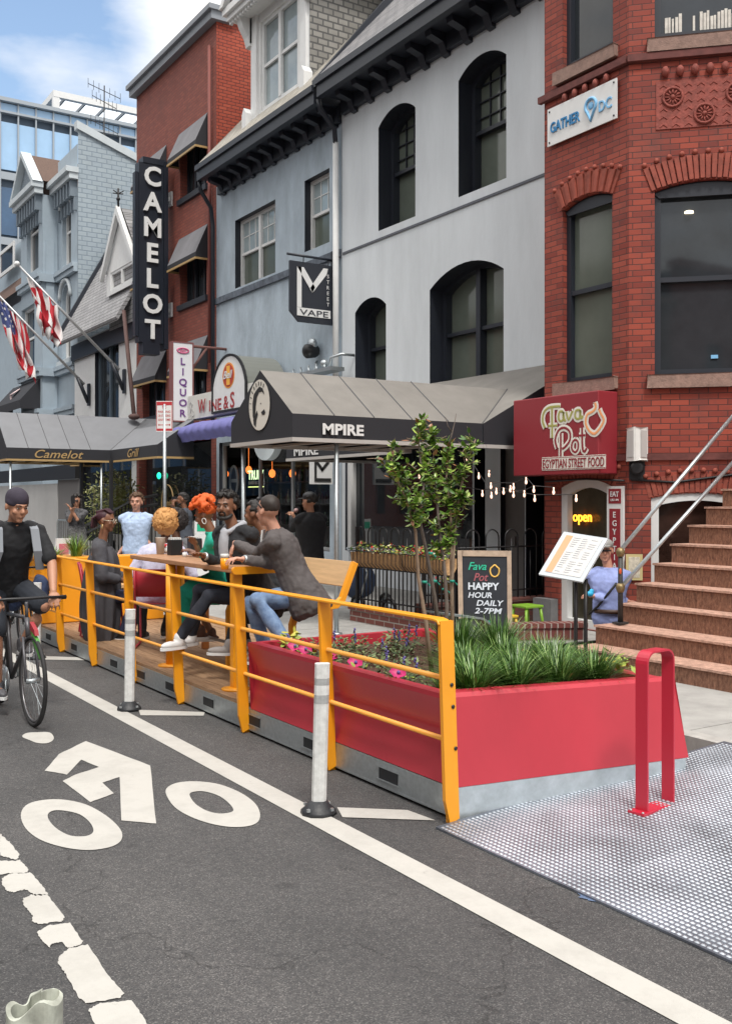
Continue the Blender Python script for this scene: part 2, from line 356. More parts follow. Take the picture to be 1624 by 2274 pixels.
glass_l = mat('sky_lit_glass', (.30,.36,.38), .04, spec=.7, var=.25, vs=.9)
glass_k = mat('shop_glass', (.022,.026,.03), .02, spec=.9, var=.6, vs=1.1)
cloth_k = mat('awning_canvas', (.17,.17,.185), .8, var=.12, vs=2.5, bump=.05, bs=300)
cloth_d = mat('awning_valance', (.02,.021,.027), .75)
cloth_r = mat('weathered_canopy_canvas', (.20,.19,.175), .8, var=.12, vs=2.5)
gold = mat('gold_trim', (.42,.28,.12), .5)
steel_g = mat('galvanised_steel', (.42,.46,.48), .38, metal=.75, var=.14, vs=30)
metal_k = mat('black_iron', (.012,.012,.014), .45)
white_p = mat('white_plastic', (.72,.72,.70), .45, var=.05, vs=12)
sand = mat('brownstone', (.26,.17,.14), .85, var=.25, vs=14, bump=.3, bs=60)
# ------------------------------------------------------------ ground
b = MB(); b.box((-120,-60,-.3), (5.36,400,0)); struct('road', b, road_m)
b = MB(); b.box((5.36,-60,-.3), (5.5,400,.15)); struct('kerb', b, kerb_m)
PIT = (7.32,7.0,8.67,7.98)
def pave(b, x0, y0, x1, y1, z):
    px0, py0, px1, py1 = PIT
    if x1 <= px0 or x0 >= px1 or y1 <= py0 or y0 >= py1: b.box((x0,y0,-.5), (x1,y1,z)); return
    for q in ((x0,y0,x1,py0), (x0,py1,x1,y1), (x0,max(y0,py0),px0,min(y1,py1)), (px1,max(y0,py0),x1,min(y1,py1))):
        if q[2]-q[0] > .01 and q[3]-q[1] > .01: b.box((q[0],q[1],-.5), (q[2],q[3],z))
b = MB()
for i in range(24):
    y = -6+i*1.5
    for j, (x0, x1) in enumerate(((5.503,6.97),(6.98,8.47),(8.48,10.6))): pave(b, x0, y, x1, y+1.488, .15-.0006*((i*7+j*3) % 4))
b.box((5.503,30,-.3), (10.6,400,.15)); pave(b, 5.52, -6, 10.58, 30, .14); b.box((10.6,-60,-.3), (150,400,.148))
struct('sidewalk', b, conc)
b = MB(); b.box((7.2,6.9,-.6), (8.8,8.1,-.36)); struct('basement_areaway_floor', b, conc)
def cat_(p, n=4, jit=0):
    o = []; N = len(p)
    for i in range(N):
        a, b_, c, d = [Vector((q[0], q[1])) for q in (p[i-1], p[i], p[(i+1) % N], p[(i+2) % N])]
        for k in range(n):
            t = k/n; q = .5*((2*b_)+(c-a)*t+(2*a-5*b_+4*c-d)*t*t+(3*b_-a-3*c+d)*t**3)
            o.append((q.x+random.uniform(-jit, jit), q.y+random.uniform(-jit, jit)))
    return o
def rough(p, n=7, jit=2.):
    o = []
    for i in range(len(p)):
        a, c = p[i], p[(i+1) % len(p)]
        for k in range(n): t = k/n; o.append((a[0]+(c[0]-a[0])*t+random.uniform(-jit, jit), a[1]+(c[1]-a[1])*t+random.uniform(-jit, jit)))
    return o
def mark(loops, z=.004):
    """painted shape on the road from outlines read off the road plane"""
    a = [[at(.4443*x, 1609.6+.4443*y, Z=0) for x, y in l] for l in loops]
    a = [[Vector((p.x, p.y, z)) for p in l] for l in a]; fl = [q for l in a for q in l]
    return MB().add(fl, [tuple(t) for t in tessellate_polygon(a)])
b = MB(); b.quad((2.615,-3,.004), (2.765,-3,.004), (2.765,60,.004), (2.615,60,.004)); struct('lane_line', b, paint)
for q in ([(748,1794),(904,1800),(966,1823),(760,1816)], [(308,1577),(455,1582),(452,1590),(312,1589)], [(86,1457),(205,1461),(203,1467),(90,1465)]):
    m_ = MB().quad(*[Vector((*at(x, y, Z=0).xy, .005)) for x, y in q]); struct('tick_line', m_, paint)
b = MB()
for l in ([cat_([(105,455),(130,405),(200,380),(310,375),(430,400),(530,455),(595,515),(612,560),(590,595),(530,618),(430,628),(310,612),(200,575),(130,520)]), cat_([(240,450),(270,430),(330,432),(400,450),(450,490),(468,530),(450,552),(410,560),(350,555),(290,525),(250,485)])],
          [cat_([(828,340),(850,305),(910,287),(1000,285),(1100,300),(1200,340),(1270,390),(1298,440),(1290,485),(1240,508),(1150,512),(1050,495),(950,460),(870,410)]), cat_([(947,350),(975,335),(1030,336),(1100,360),(1150,400),(1166,430),(1140,442),(1090,445),(1030,430),(975,395)])],
          [rough([(430,82),(752,205),(780,495),(608,480),(598,262),(512,290),(570,345),(452,388),(313,282),(380,250),(495,213),(407,175),(335,250),(225,230),(295,148)], 6, 1)],
          [cat_([(112,60),(135,42),(190,38),(250,40),(270,70),(240,92),(190,92),(150,78)])]):
    q = mark(l); b.add(q.v, q.f)
struct('bike_lane_symbol', b, paint)
b = MB()
for l in ([(0,545),(60,600),(100,650),(85,678),(0,656)], [(-40,690),(0,684),(100,680),(145,725),(135,742),(0,748),(-40,760)], [(-200,380),(-60,470),(0,540),(0,560),(0,640),(-100,600),(-200,520)],
          [(10,770),(60,745),(150,740),(210,800),(240,850),(180,858),(130,825),(70,838),(40,835),(10,800)],
          [(115,870),(160,850),(240,852),(325,965),(310,985),(200,998),(160,985),(165,955),(120,905)],
          [(187,1040),(240,1005),(350,992),(415,1085),(400,1105),(340,1118),(310,1090),(260,1095),(250,1115),(205,1075)],
          [(345,1120),(440,1100),(530,1240),(620,1345),(600,1368),(430,1396),(390,1360),(330,1250),(290,1190),(295,1160)],
          [(442,1425),(500,1395),(660,1380),(735,1494),(900,1720),(650,1740),(470,1494)]):
    q = mark([rough(l, 9, 3.2)]); b.add(q.v, q.f)
struct('worn_lane_line', b, paint)
q_ = at(1303,1993,Z=0); struct('blue_paint_mark', MB().add([(q_.x+.028*math.cos(t)*(1+.4*math.sin(5*t)), q_.y+.05*math.sin(t)*(1+.3*math.cos(4*t)), .004) for t in [2*math.pi*k/16 for k in range(16)]], [tuple(range(16))]), mat('blue_chalk', (.09,.13,.22), .9, var=.5, vs=90))
# ------------------------------------------------------------ the tread plate ramp
tp = mat('tread_plate_steel', (.50,.54,.59), .32, metal=.6, var=.38, vs=2.4)  # broad tone variation, here and in the base, paints in uneven reflections
tb = mat('tread_plate_base', (.17,.19,.23), .42, metal=.5, var=.5, vs=2.2)
def ramp_z(x): return .012+.143*(x-3.12)/(5.42-3.12)
for (y0, y1, hor, lab) in ((3.172,4.16,0,'steel tread plate ramp against the red planter end'), (.9,3.169,1,'nearer steel tread plate ramp panel in the right foreground')):
    t = thing('tread_plate', lab, 'ramp plate', (4.2,(y0+y1)/2,0), 'tread plates bridging the kerb')
    b = MB(); b.add([(3.12,y0,.002),(5.42,y0,.15),(5.42,y1,.15),(3.12,y1,.002),(3.12,y0,.012),(5.42,y0,.155),(5.42,y1,.155),(3.12,y1,.012)], [(0,3,2,1),(4,5,6,7),(0,1,5,4),(1,2,6,5),(2,3,7,6),(3,0,4,7)])
    part(t, 'plate', b, tb)
    b = MB(); n = 0; sp = .0285
    yl = y0+.012 if y0 > 2 else y1-.012-.0285*58; nx = int((5.42-3.14)/sp)
    for j in range(int((y1-.008-yl)/sp)+1):
        for i in range(nx):
            x = 3.14+i*sp+(.0 if (j % 2) else .0); yy = yl+j*sp; a, c = (.0085,.0125)
            z = ramp_z(x); h = .0045
            b.add([(x-a,yy-c*.5,z),(x-a*.5,yy-c,z),(x+a*.5,yy-c,z),(x+a,yy-c*.5,z),(x+a,yy+c*.5,z),(x+a*.5,yy+c,z),(x-a*.5,yy+c,z),(x-a,yy+c*.5,z),(x-a*.4,yy-c*.4,z+h),(x+a*.4,yy-c*.4,z+h),(x+a*.4,yy+c*.4,z+h),(x-a*.4,yy+c*.4,z+h)],
                  [(0,1,8),(1,2,9,8),(2,3,9),(3,4,10,9),(4,5,10),(5,6,11,10),(6,7,11),(7,0,8,11),(8,9,10,11)], True)
    o = part(t, 'raised_studs', b, tp)
# ------------------------------------------------------------ pale grey row house
SW = Wall((10,0,0), (0,1,0), (1,0,0))
def px_open(W, xl, xr, yt, yb, d=0):
    """rectangle on a wall: left/right px columns, top and bottom measured at the left column"""
    a, zt = W.px(xl, yt, d); c, _ = W.px(xr, yt, d); _, zb = W.px(xl, yb, d)
    return min(a, c), max(a, c), zb, zt
def eave_set(t, y0, y1, zg, fm, sp, roof_m, zw, slope=1.1, back=13.2, cs=.10):
    b = MB(); b.box((9.38,y0,zg), (9.5,y1,zg+.22)); b.box((9.33,y0,zg+.2201), (9.56,y1,zg+.34)); b.box((9.5,y0,zg+.05), (9.999,y1,zg+.2)); b.box((9.9,y0,zw-.02),(9.995,y1,zg+.05))
    part(t, 'gutter', b, fm)
    b = MB(); y = y0+.12
    while y < y1-.2:
        b.prism([(9.58,y,zg+.049),(9.995,y,zg+.049),(9.995,y,zg-.29),(9.92,y,zg-.27),(9.84,y,zg-.1),(9.6,y,zg-.04)], (0,cs*1.5,0)); y += sp
    part(t, 'eave_bracket', b, fm)['kind'] = 'stuff'
    z0 = zg+.345; z1 = z0+(back-9.36)*slope
    b = MB(); b.add([(9.36,y0,z0),(back,y0,z1),(back,y1,z1),(9.36,y1,z0),(9.42,y0,z0-.06),(back,y0,z1-.1),(back,y1,z1-.1),(9.42,y1,z0-.06)], [(0,1,2,3),(4,7,6,5),(0,4,5,1),(3,2,6,7),(0,3,7,4),(1,5,6,2)])
    return part(t, 'roof', b, roof_m)
T = thing('row_house', 'pale grey row house with deep arched windows and a black bracketed eave', 'building', (10,13.5,.15))
Y0, Y1 = 10.0, 16.3
ops = []
for (xl, xr, ys, yb, rise, mull, grid) in ((839.6,921.5,284,513,.22,0,(4,4)), (1017,1123,180,438,.22,0,(4,4)), (788,856.4,695,880,.2,0,None), (953.4,1117,644,880,.28,1,None)):
    u0, u1, z0, zs = px_open(SW, xl, xr, ys, yb); ops.append((arch_loop(u0, u1, z0, zs, rise), mull, grid))
u0, u1, z0, z1 = px_open(SW, 766, 1048, 1000, 1262)
shop = [(u0,.75),(u1,.75),(u1,2.95),(u0,2.95)]
d0 = SW.px(1052,1100)[0]; d1 = SW.px(1076,1100)[0]; door = [(d1,.16),(d0,.16),(d0,2.95),(d1,2.95)]
e0 = SW.px(1198,1100)[0]; e1 = SW.px(1166,1100)[0]; door2 = [(e0-.25,.16),(e1,.16),(e1,2.95),(e0-.25,2.95)]
f1 = SW.px(1110,1100)[0]; f0 = e1+.02; pan = [(f0,.16),(f1,.16),(f1,2.95),(f0,2.95)]
b = MB(); SW.holes(b, [(Y0,.1),(Y1,.1),(Y1,9.3),(Y0,9.3)], [o[0] for o in ops]+[shop, door, door2, pan], .42)
part(T, 'facade', b, [white_w, trim_d])
b = MB(); b.box((10.45,Y0+.01,.1), (18,Y1-.01,9.2)); part(T, 'house_body', b, mat('dark_inside', (.02,.02,.022), .9))
for i, (l, mull, grid) in enumerate(ops):
    window(T, SW, l, .40, trim_d, glass_g, .075, True, mull, grid, fd=.12)
b = MB(); u0, z0 = SW.px(763,566); SW.box(b, Y0+.7, Y1-.05, 6.36, 6.40, -.02, -.001); part(T, 'string_course', b, mat('dark_groove', (.10,.11,.13), .7))
eave_set(T, 10.0, 16.19, 9.2, trim_d, .56, slate, 9.0)
b = MB(); b.prism([(9.36,16.19,9.55),(9.36,16.19,9.4),(13.2,16.19,13.6),(13.2,16.19,14.2)], (0,.14,0)); part(T, 'party_wall_coping', b, trim_d)
# its roof dormer, only the foot shows
b = MB(); b.box((10.05,12.1,10.2), (12,13.9,12.6)); D = part(T, 'dormer', b, mat('dormer_grey', (.36,.40,.45), .6))
b = MB(); b.box((10.02,12.3,10.55), (10.06,13.7,12.3)); part(D, 'dormer_window', b, glass_l)
b = MB(); b.box((9.98,12.0,10.4), (10.2,14.0,10.5)); part(D, 'sill', b, trim_w)
# shop front under the canopy
b = MB(); SW.ring(b, shop, .07, .1, .2); SW.box(b, u1-.0, u1-.12, .76, 2.9, .05, .1); fo = part(T, 'shop_window', b, trim_w)
b = MB(); SW.box(b, shop[0][0], shop[1][0], .75, 2.95, .2, .21); part(fo, 'pane', b, glass_k)
b = MB(); SW.box(b, d1, d0, .16, 2.95, .22, .24); part(T, 'side_panel', b, trim_d)
b = MB(); SW.box(b, f0, f1, .16, 2.95, .1, .13); SW.box(b, f0+.3, f0+.34, 1.0, 1.15, .07, .1); part(T, 'entrance_panel', b, mat('taupe_panel', (.16,.15,.145), .7, var=.1, vs=3))
b = MB(); SW.box(b, e0-.25, e1, .16, 2.95, .36, .39); dd = part(T, 'door', b, trim_d)
b = MB(); b.ell((10.33,e1-.12,1.15), (.03,.03,.09)); part(dd, 'door_handle', b, steel_g)
# ------------------------------------------------------------ blue grey house
T = thing('row_house', 'blue grey stucco house with white sash windows and a big white roof dormer', 'building', (10,19.1,.15))
Y0, Y1 = 16.31, 22.0; BLUE_HOUSE = T
wa = px_open(SW, 522, 611, 490, 641); wb = px_open(SW, 676, 731, 402, 560)
rect = lambda w_: [(w_[0],w_[2]),(w_[1],w_[2]),(w_[1],w_[3]),(w_[0],w_[3])]
shopb = [(16.75,.7),(21.85,.7),(21.85,3.05),(16.75,3.05)]
b = MB(); SW.holes(b, [(Y0,.1),(Y1,.1),(Y1,9.15),(Y0,9.15)], [rect(wa), rect(wb), shopb], .22); part(T, 'facade', b, [blue_w, trim_d])
b = MB(); b.box((11.6,Y0,.1), (18,Y1,9.1)); b.box((10.25,Y0,3.2), (11.6,Y1,9.1)); part(T, 'house_body', b, _m['dark_inside'])
for w_, mu in ((wa,1),(wb,0)):
    l = [(w_[0]+.0,w_[2]),(w_[1]-.0,w_[2]),(w_[1],w_[3]),(w_[0],w_[3])]
    fo = window(T, SW, l, .2, trim_w, glass_g, .07, True, mu, (3,2), fd=.06)
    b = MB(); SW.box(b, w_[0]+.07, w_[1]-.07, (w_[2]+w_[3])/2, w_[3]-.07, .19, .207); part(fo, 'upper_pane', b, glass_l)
b = MB(); SW.box(b, 16.31, 22.0, 6.34, 6.48, -.06, -.001); part(T, 'string_course', b, mat('weathered_course', (.10,.12,.15), .8, var=.5, vs=6))
eave_set(T, 16.3, 21.75, 9.12, trim_d, .5, slate_y, 8.9, 1.12)
# white dormer
DW = Wall((9.95,0,0), (0,1,0), (1,0,0)); dl, dr = 20.0, 17.45; zb, zt = 9.95, 12.3
dm = thing('roof_dormer', 'large white twin sash dormer with a pediment on the blue grey house roof', 'dormer', (9.95,18.7,9.95))
b = MB(); W1 = [(17.95,10.15),(19.6,10.15),(19.6,12.1),(17.95,12.1)]
DW.holes(b, [(dr,zb-.3),(dl,zb-.3),(dl,zt),(dr,zt)], [W1], .12, 0); part(dm, 'front', b, trim_w)
window(dm, DW, W1, .1, trim_w, glass_l, .08, True, 1, fd=.06)
b = MB(); DW.box(b, dr-.1, dl+.1, zb-.12, zb, -.12, -.001); DW.box(b, dr+.05, dr+.3, zb, zt, -.06, -.001); DW.box(b, dl-.3, dl-.05, zb, zt, -.06, -.001)
for yy in (dr-.12, dl-.08):
    DW.slab(b, [(yy,zb-.25),(yy+.2,zb-.25),(yy+.2,zb+.25),(yy+.1,zb+.38),(yy,zb+.25)], -.2, -.0)
    DW.slab(b, [(yy,zt),(yy+.2,zt),(yy+.2,zt-.55),(yy,zt-.55)], -.1, -.0)
    b.prism([(9.95,yy,zt),(9.6,yy,zt),(9.68,yy,zt-.22),(9.8,yy,zt-.42),(9.85,yy,zt-.6),(9.95,yy,zt-.62)], (0,.2,0))
part(dm, 'scroll_bracket', b, trim_w)
for yy in (dr, dl-.06): b = MB(); b.box((9.96,yy,zb-.3), (13,yy+.06,zt)); part(dm, 'slate_cheek', b, slate_d)
b = MB(); b.box((9.5,dr-.35,zt), (13.2,dl+.35,zt+.12)); b.box((9.42,dr-.43,zt+.1201), (13.2,dl+.43,zt+.26))
i = 0; y = dr-.3
while y < dl+.3: b.box((9.55,y,zt-.07), (9.62,y+.06,zt-.0005)); y += .13
x = 9.7
while x < 12: b.box((x,dr-.3,zt-.07), (x+.06,dr-.24,zt-.0005)); x += .13
part(dm, 'cornice', b, trim_w)
mid = (dl+dr)/2; b = MB(); b.prism([(9.5,dr-.43,zt+.262),(9.5,dl+.43,zt+.262),(9.5,mid,zt+1.95)], (4.5,0,0)); part(dm, 'pediment', b, slate_d)
b = MB()
for s_ in (dr-.48, dl+.48): b.prism([(9.36,s_,zt+.265),(9.36,s_+(.2 if s_ < mid else -.2),zt+.265),(9.36,mid,zt+1.9),(9.36,mid,zt+2.1)], (4.6,0,0))
part(dm, 'raking_cornice', b, trim_w)
# downpipe between the two houses
b = MB(); b.tube([(9.45,16.25,9.2),(9.5,16.28,9.05),(9.86,16.34,8.75),(9.9,16.36,8.4)], .05, 8); dk = b
T2 = thing('downpipe', 'white downpipe running down between the blue grey and pale grey houses', 'downpipe', (9.9,16.36,3)); part(T2, 'gooseneck', dk, trim_d)
b = MB(); b.tube([(9.9,16.36,8.5),(9.9,16.36,3.0)], .06, 8); part(T2, 'pipe', b, trim_w)
T2 = thing('downpipe', 'black downpipe at the left corner of the blue grey house', 'downpipe', (9.9,21.9,3))
b = MB(); b.tube([(9.45,21.75,9.15),(9.5,21.8,8.95),(9.82,21.92,8.6),(9.88,21.94,8.2),(9.88,21.94,3.6)], .05, 8); part(T2, 'pipe', b, trim_d)
# shop front of the wine store
T = BLUE_HOUSE
b = MB(); SW.ring(b, shopb, .07, .08, .16)
for yy in (18.4, 19.9): SW.box(b, yy, yy+.07, .77, 2.98, .09, .15)
fo = part(T, 'shop_window', b, mat('alu_frame', (.45,.47,.48), .4, metal=.5))
b = MB(); SW.box(b, 16.8, 21.8, .16, .699, .1, .16); part(T, 'stall_riser', b, trim_d)
gl = bpy.data.materials.new('clear_shop_glass'); gl.use_nodes = True; n_ = gl.node_tree; n_.nodes.clear()
o_ = n_.nodes.new('ShaderNodeOutputMaterial'); tr = n_.nodes.new('ShaderNodeBsdfTransparent'); tr.inputs[0].default_value = (.72,.75,.75,1); gg = n_.nodes.new('ShaderNodeBsdfGlossy'); gg.inputs[0].default_value = (.8,.8,.8,1); gg.inputs['Roughness'].default_value = .02
ms = n_.nodes.new('ShaderNodeMixShader')
ms.inputs[0].default_value = .09; n_.links.new(tr.outputs[0], ms.inputs[1]); n_.links.new(gg.outputs[0], ms.inputs[2]); n_.links.new(ms.outputs[0], o_.inputs[0])
b = MB(); b.quad((10.115,16.82,.77),(10.115,21.78,.77),(10.115,21.78,2.98),(10.115,16.82,2.98)); part(fo, 'pane', b, gl)
# shelves of bottles inside
sh = thing('bottle_shelf', 'dark shelving packed with bottles behind the wine store glass', 'shelf', (11.3,19.2,.15))
b = MB(); b.box((11.45,16.4,.15), (11.55,21.95,3.1))
for z in (.6,1.1,1.6,2.1,2.6): b.box((11.1,16.45,z), (11.45,21.9,z+.03))
part(sh, 'shelves', b, mat('shop_dark_wood', (.05,.03,.02), .7))
b = MB(); bc = [(.05,.02,.01),(.02,.05,.02),(.25,.15,.05),(.3,.3,.28),(.08,.01,.02)]
bms = [mat('bottle_glass_%s' % n_, c, .15) for n_, c in zip(('brown','green','amber','clear','wine'), bc)]
for z in (.63,1.13,1.63,2.13,2.63):
    y = 16.5
    while y < 21.85:
        b.mat(random.randrange(5)); h = random.uniform(.24,.32)
        b.lathe((11.2+random.uniform(-.05,.1), y, z), [(.035,0),(.036,h*.6),(.012,h*.75),(.012,h)], 6); y += random.uniform(.09,.17)
o = part(sh, 'bottles', b, bms); o['kind'] = 'stuff'
# ------------------------------------------------------------ tall red brick nightclub building
T = thing('brick_building', 'tall red brick building with black window awnings behind the vertical sign', 'building', (10,24.7,.15))
Y0, Y1 = 22.01, 27.4; cols = ((22.5,24.3),(25.15,27.0)); ops = []
for zt in (5.7,8.4,11.1):
    for (a, c) in cols: ops.append([(a+.08,zt-1.72),(c-.08,zt-1.72),(c-.08,zt-.08),(a+.08,zt-.08)])
gf = [(22.3,.6),(27.2,.6),(27.2,3.2),(22.3,3.2)]
b = MB(); SW.holes(b, [(Y0,.1),(Y1,.1),(Y1,13.1),(Y0,13.1)], ops+[gf], .3, 0); part(T, 'facade', b, red_d)
b = MB(); b.box((10.003,Y0-.0,9.0), (16,Y0+.3,13.2)); part(T, 'side_wall', b, red_s)
b = MB(); b.box((10.35,Y0+.31,3.4), (16,Y1-.01,13.0)); b.box((12,Y0+.31,.1), (16,Y1-.01,3.4)); part(T, 'house_body', b, _m['dark_inside'])
b = MB(); b.box((9.82,Y0-.12,13.1), (10.4,Y1+.12,13.3)); b.box((9.74,Y0-.18,13.3001), (10.5,Y1+.18,13.42)); b.box((10.5,Y0-.1,13.2001), (16,Y0+.36,13.3)); part(T, 'cornice', b, mat('lead_grey', (.22,.24,.27), .6))
for l in ops:
    fo = window(T, SW, l, .24, trim_d, glass_d, .07, False, 2, fd=.05)
    b = MB(); SW.box(b, l[0][0]-.08, l[1][0]+.08, l[0][1]-.14, l[0][1], -.07, .02); part(T, 'window_sill', b, trim_d)
b = MB(); SW.box(b, 22.35, 27.15, .65, 3.15, .2, .22); part(T, 'bar_front_glass', b, glass_k)
b = MB(); b.tube([(9.93,22.25,12.6),(9.93,22.25,5.0)], .04, 6); part(T, 'rain_pipe', b, mat('rusty_red', (.2,.06,.05), .7))
def awn(a, c, zt, proj, drop, val, lab, top=cloth_k):
    t = thing('window_awning', lab, 'awning', (10,(a+c)/2,zt), 'black awnings on the tall brick building')
    x0, x1 = 10.0-.003, 10.0-proj; zf = zt-drop
    b = MB(); b.quad((x0,a,zt),(x0,c,zt),(x1,c,zf),(x1,a,zf)); part(t, 'canvas', b, top)
    b = MB(); b.quad((x1,a,zf),(x1,c,zf),(x1,c,zf-val),(x1,a,zf-val))
    for y in (a, c): b.quad((x0,y,zt),(x1,y,zf),(x1,y,zf-val),(x0,y,zf-val))
    part(t, 'valance', b, cloth_d)
    b = MB(); b.box((x1-.015,a-.01,zf-val-.05), (x1+.02,c+.01,zf-val)); 
    for y in (a-.008, c-.008): b.box((x1+.021,y,zf-val-.05), (x0,y+.016,zf-val))
    part(t, 'gold_edge', b, gold)
rows = ('lowest','middle','top'); cn = ('right','left')
for i, zt in enumerate((5.7,8.4,11.1)):
    for j, (a, c) in enumerate(cols): awn(a, c, zt, .32, .72, .12, 'black awning over the %s window of the %s hand column of the tall brick building' % (rows[i], cn[j]))
# ------------------------------------------------------------ red brick bay house
T = thing('brick_building', 'red brick house with a canted bay, terracotta panel and brownstone sills', 'building', (9.3,8.5,.15))
BW = Wall((8.7,0,0), (0,1,0), (1,0,0)); q = math.sqrt(.5); AW = Wall((8.7,7.955,0), (q,-q,0), (q,q,0)); AL = 1.84
def cut(W, xl, xr, yt, yb, rise, xref=None): u0, u1, z0, zs = px_open(W, xl, xr, yt, yb); return arch_loop(u0, u1, z0, zs, rise)
f_low = arch_loop(8.21, 9.02, 3.12, 5.24, .09); f_up = arch_loop(8.2, 9.02, 6.98, 9.1, .14); f_door = arch_loop(8.2, 9.08, .16, 1.85, .1)
b = MB(); BW.holes(b, [(7.955,.1),(9.34,.1),(9.34,11.5),(7.955,11.5)], [f_low, f_up, f_door], .16, 0); part(T, 'bay_front', b, red_b)
ua, za = AW.px(1452,440); ub, zb_ = AW.px(1452,833); uc, zc = AW.px(1458,83)
a_low = arch_loop(ua, ua+1.15, zb_, 5.19, .10); a_up = arch_loop(ua, ua+1.15, zc, 9.1, .12)
ud, zd = AW.px(1444,1100); a_base = arch_loop(ud, ud+1.0, .3, 1.72, .06)
b = MB(); AW.holes(b, [(0,.1),(AL,.1),(AL,11.5),(0,11.5)], [a_low, a_up, a_base], .16, 0); part(T, 'bay_side', b, red_c)
b = MB(); AF = Wall((8.7,9.34,0), (q,q,0), (q,-q,0)); AF.holes(b, [(0,.1),(AL,.1),(AL,11.5),(0,11.5)], [arch_loop(.45,1.4,3.1,5.2,.14), arch_loop(.45,1.4,6.98,9.1,.14)], .16, 0); part(T, 'bay_side', b, red_b)
window(T, AF, arch_loop(.45,1.4,3.1,5.2,.14), .14, trim_d, glass_d, .06); window(T, AF, arch_loop(.45,1.4,6.98,9.1,.14), .14, trim_d, glass_d, .06)
b = MB(); b.box((10.0,1.5,.1), (10.4,6.65,11.5)); b.box((10.3,6.65,.1), (16,9.99,11.5)); b.prism([(8.95,7.9,.1),(8.95,9.4,.1),(10.2,10.55,.1),(10.2,6.8,.1)], (0,0,11.3)) ; part(T, 'house_body', b, red_b)
def deep(o): return o
for W, l, gm in ((BW,f_low,glass_g),(BW,f_up,glass_d),(AW,a_low,glass_d),(AW,a_up,glass_d)):
    window(T, W, l, .13, trim_d, gm, .07, l in (f_low, a_low), 0, fd=.06)
for W, l, zs_, rs_ in ((BW,f_low,5.24,.09),(BW,f_up,9.1,.14),(AW,a_low,5.19,.10),(AW,a_up,9.1,.12)):
    b = MB(); us_ = [x for x, z in l]; W.slab(b, [(min(us_)+.05,zs_-.07),(max(us_)-.05,zs_-.07)]+[(x, z-.02) for x, z in l[2:]], .045, .07); part(T, 'window_head', b, trim_d)
def arch_bricks(mb, W, l, u0, u1, zs, rise, ht, n, d=-.035):
    h = (u1-u0)/2; rr = (h*h+rise*rise)/(2*rise); cz = zs+rise-rr; a = math.asin(h/rr)*1.06; cx = (u0+u1)/2
    for i in range(n):
        t0 = -a+2*a*(i+.12)/n; t1 = -a+2*a*(i+.88)/n; dd = d if i % 2 else d*.5
        pts = [(cx+r_*math.sin(t), cz+r_*math.cos(t)) for r_, t in ((rr+.012,t0),(rr+.012,t1),(rr+ht,t1),(rr+ht,t0))]
        W.slab(mb, pts, dd, .01)
        if i % 2 == 0:
            t = (t0+t1)/2; mb.ell(W.p(cx+(rr+ht+.035)*math.sin(t), cz+(rr+ht+.035)*math.cos(t), -.01), .032, 6, 5)
for a_ in ((BW, None, 8.21, 9.02, 5.24, .09, .27, 17), (AW, None, ua, ua+1.15, 5.19, .10, .28, 21), (BW, None, 8.2, 9.08, 1.85, .1, .22, 17, -.012), (AW, None, ud, ud+1.0, 1.72, .06, .22, 19, -.012)):
    b = MB(); arch_bricks(b, *a_); part(T, 'window_arch', b, mat('arch_brick', (.28,.065,.042), .75, var=.3, vs=9))
for W, (a, c, z) in ((BW,(8.12,9.12,2.98)),(BW,(8.12,9.12,6.80)),(AW,(ua-.08,ua+1.24,zb_-.14)),(AW,(ua-.08,ua+1.24,zc-.17))):
    b = MB(); W.box(b, a, c, z, z+.14, -.07, .1); part(T, 'window_sill', b, sand, bev=.01)
b = MB(); prof = [(8.62,9.38),(8.62,7.92)]
for W, a0_, a1_, z0_, z1_, d_ in ((BW,7.955,9.4,6.66,6.74,-.06),(AW,-.02,AL,6.66,6.74,-.06),(BW,7.955,9.36,2.15,2.22,-.03),(AW,0,AL,2.15,2.22,-.03)):
    b = MB(); W.box(b, a0_, a1_, z0_, z1_, d_, -.001); part(T, 'string_course', b, mat('dark_brick_course', (.13,.04,.035), .8, var=.3, vs=9))
tc_m = mat('terracotta', (.25,.06,.045), .75, var=.35, vs=16, bump=.3, bs=40)
b = MB(); ul, zl = AW.px(1455,268); 
AW.box(b, ul, ul+1.1, 5.88, 6.42, -.012, -.001)
part(T, 'terracotta_panel', b, tc_m)
b = MB()
for i in range(7): b.ell(AW.p(ul+.1+i*.16, 6.52, -.03), (.045,.045,.06), 8, 6)
for i in range(5): b.ell(BW.p(8.27+i*.17, 6.6, -.03), (.04,.04,.055), 8, 6)
part(T, 'bead_moulding', b, tc_m)['kind'] = 'stuff'
for (du, dz) in ((.18,6.23),(.86,6.23),(.52,6.02)):
    b = MB(); c = AW.p(ul+du, dz, -.02); ring = [c+AW.u*math.cos(t)*.105+Vector((0,0,1))*math.sin(t)*.105 for t in [2*math.pi*k/20 for k in range(20)]]
    b.tube(ring, .016, 6, closed=True)
    for k in range(12): t = 2*math.pi*k/12; b.tube([c+AW.u*math.cos(t)*.03+Vector((0,0,math.sin(t)*.03)), c+AW.u*math.cos(t)*.085+Vector((0,0,math.sin(t)*.085))], .010, 5)
    b.ell(c, (.03,.03,.03), 8, 6); part(T, 'rosette', b, tc_m)
b = MB()
for i in range(8):
    for j in range(6):
        c = AW.p(ul+.08+i*.135, 5.93+j*.088, -.012); b.tube([c-AW.u*.04-Vector((0,0,.03)), c, c+AW.u*.04-Vector((0,0,.03))], .008, 4)
part(T, 'chevron_relief', b, tc_m)['kind'] = 'stuff'
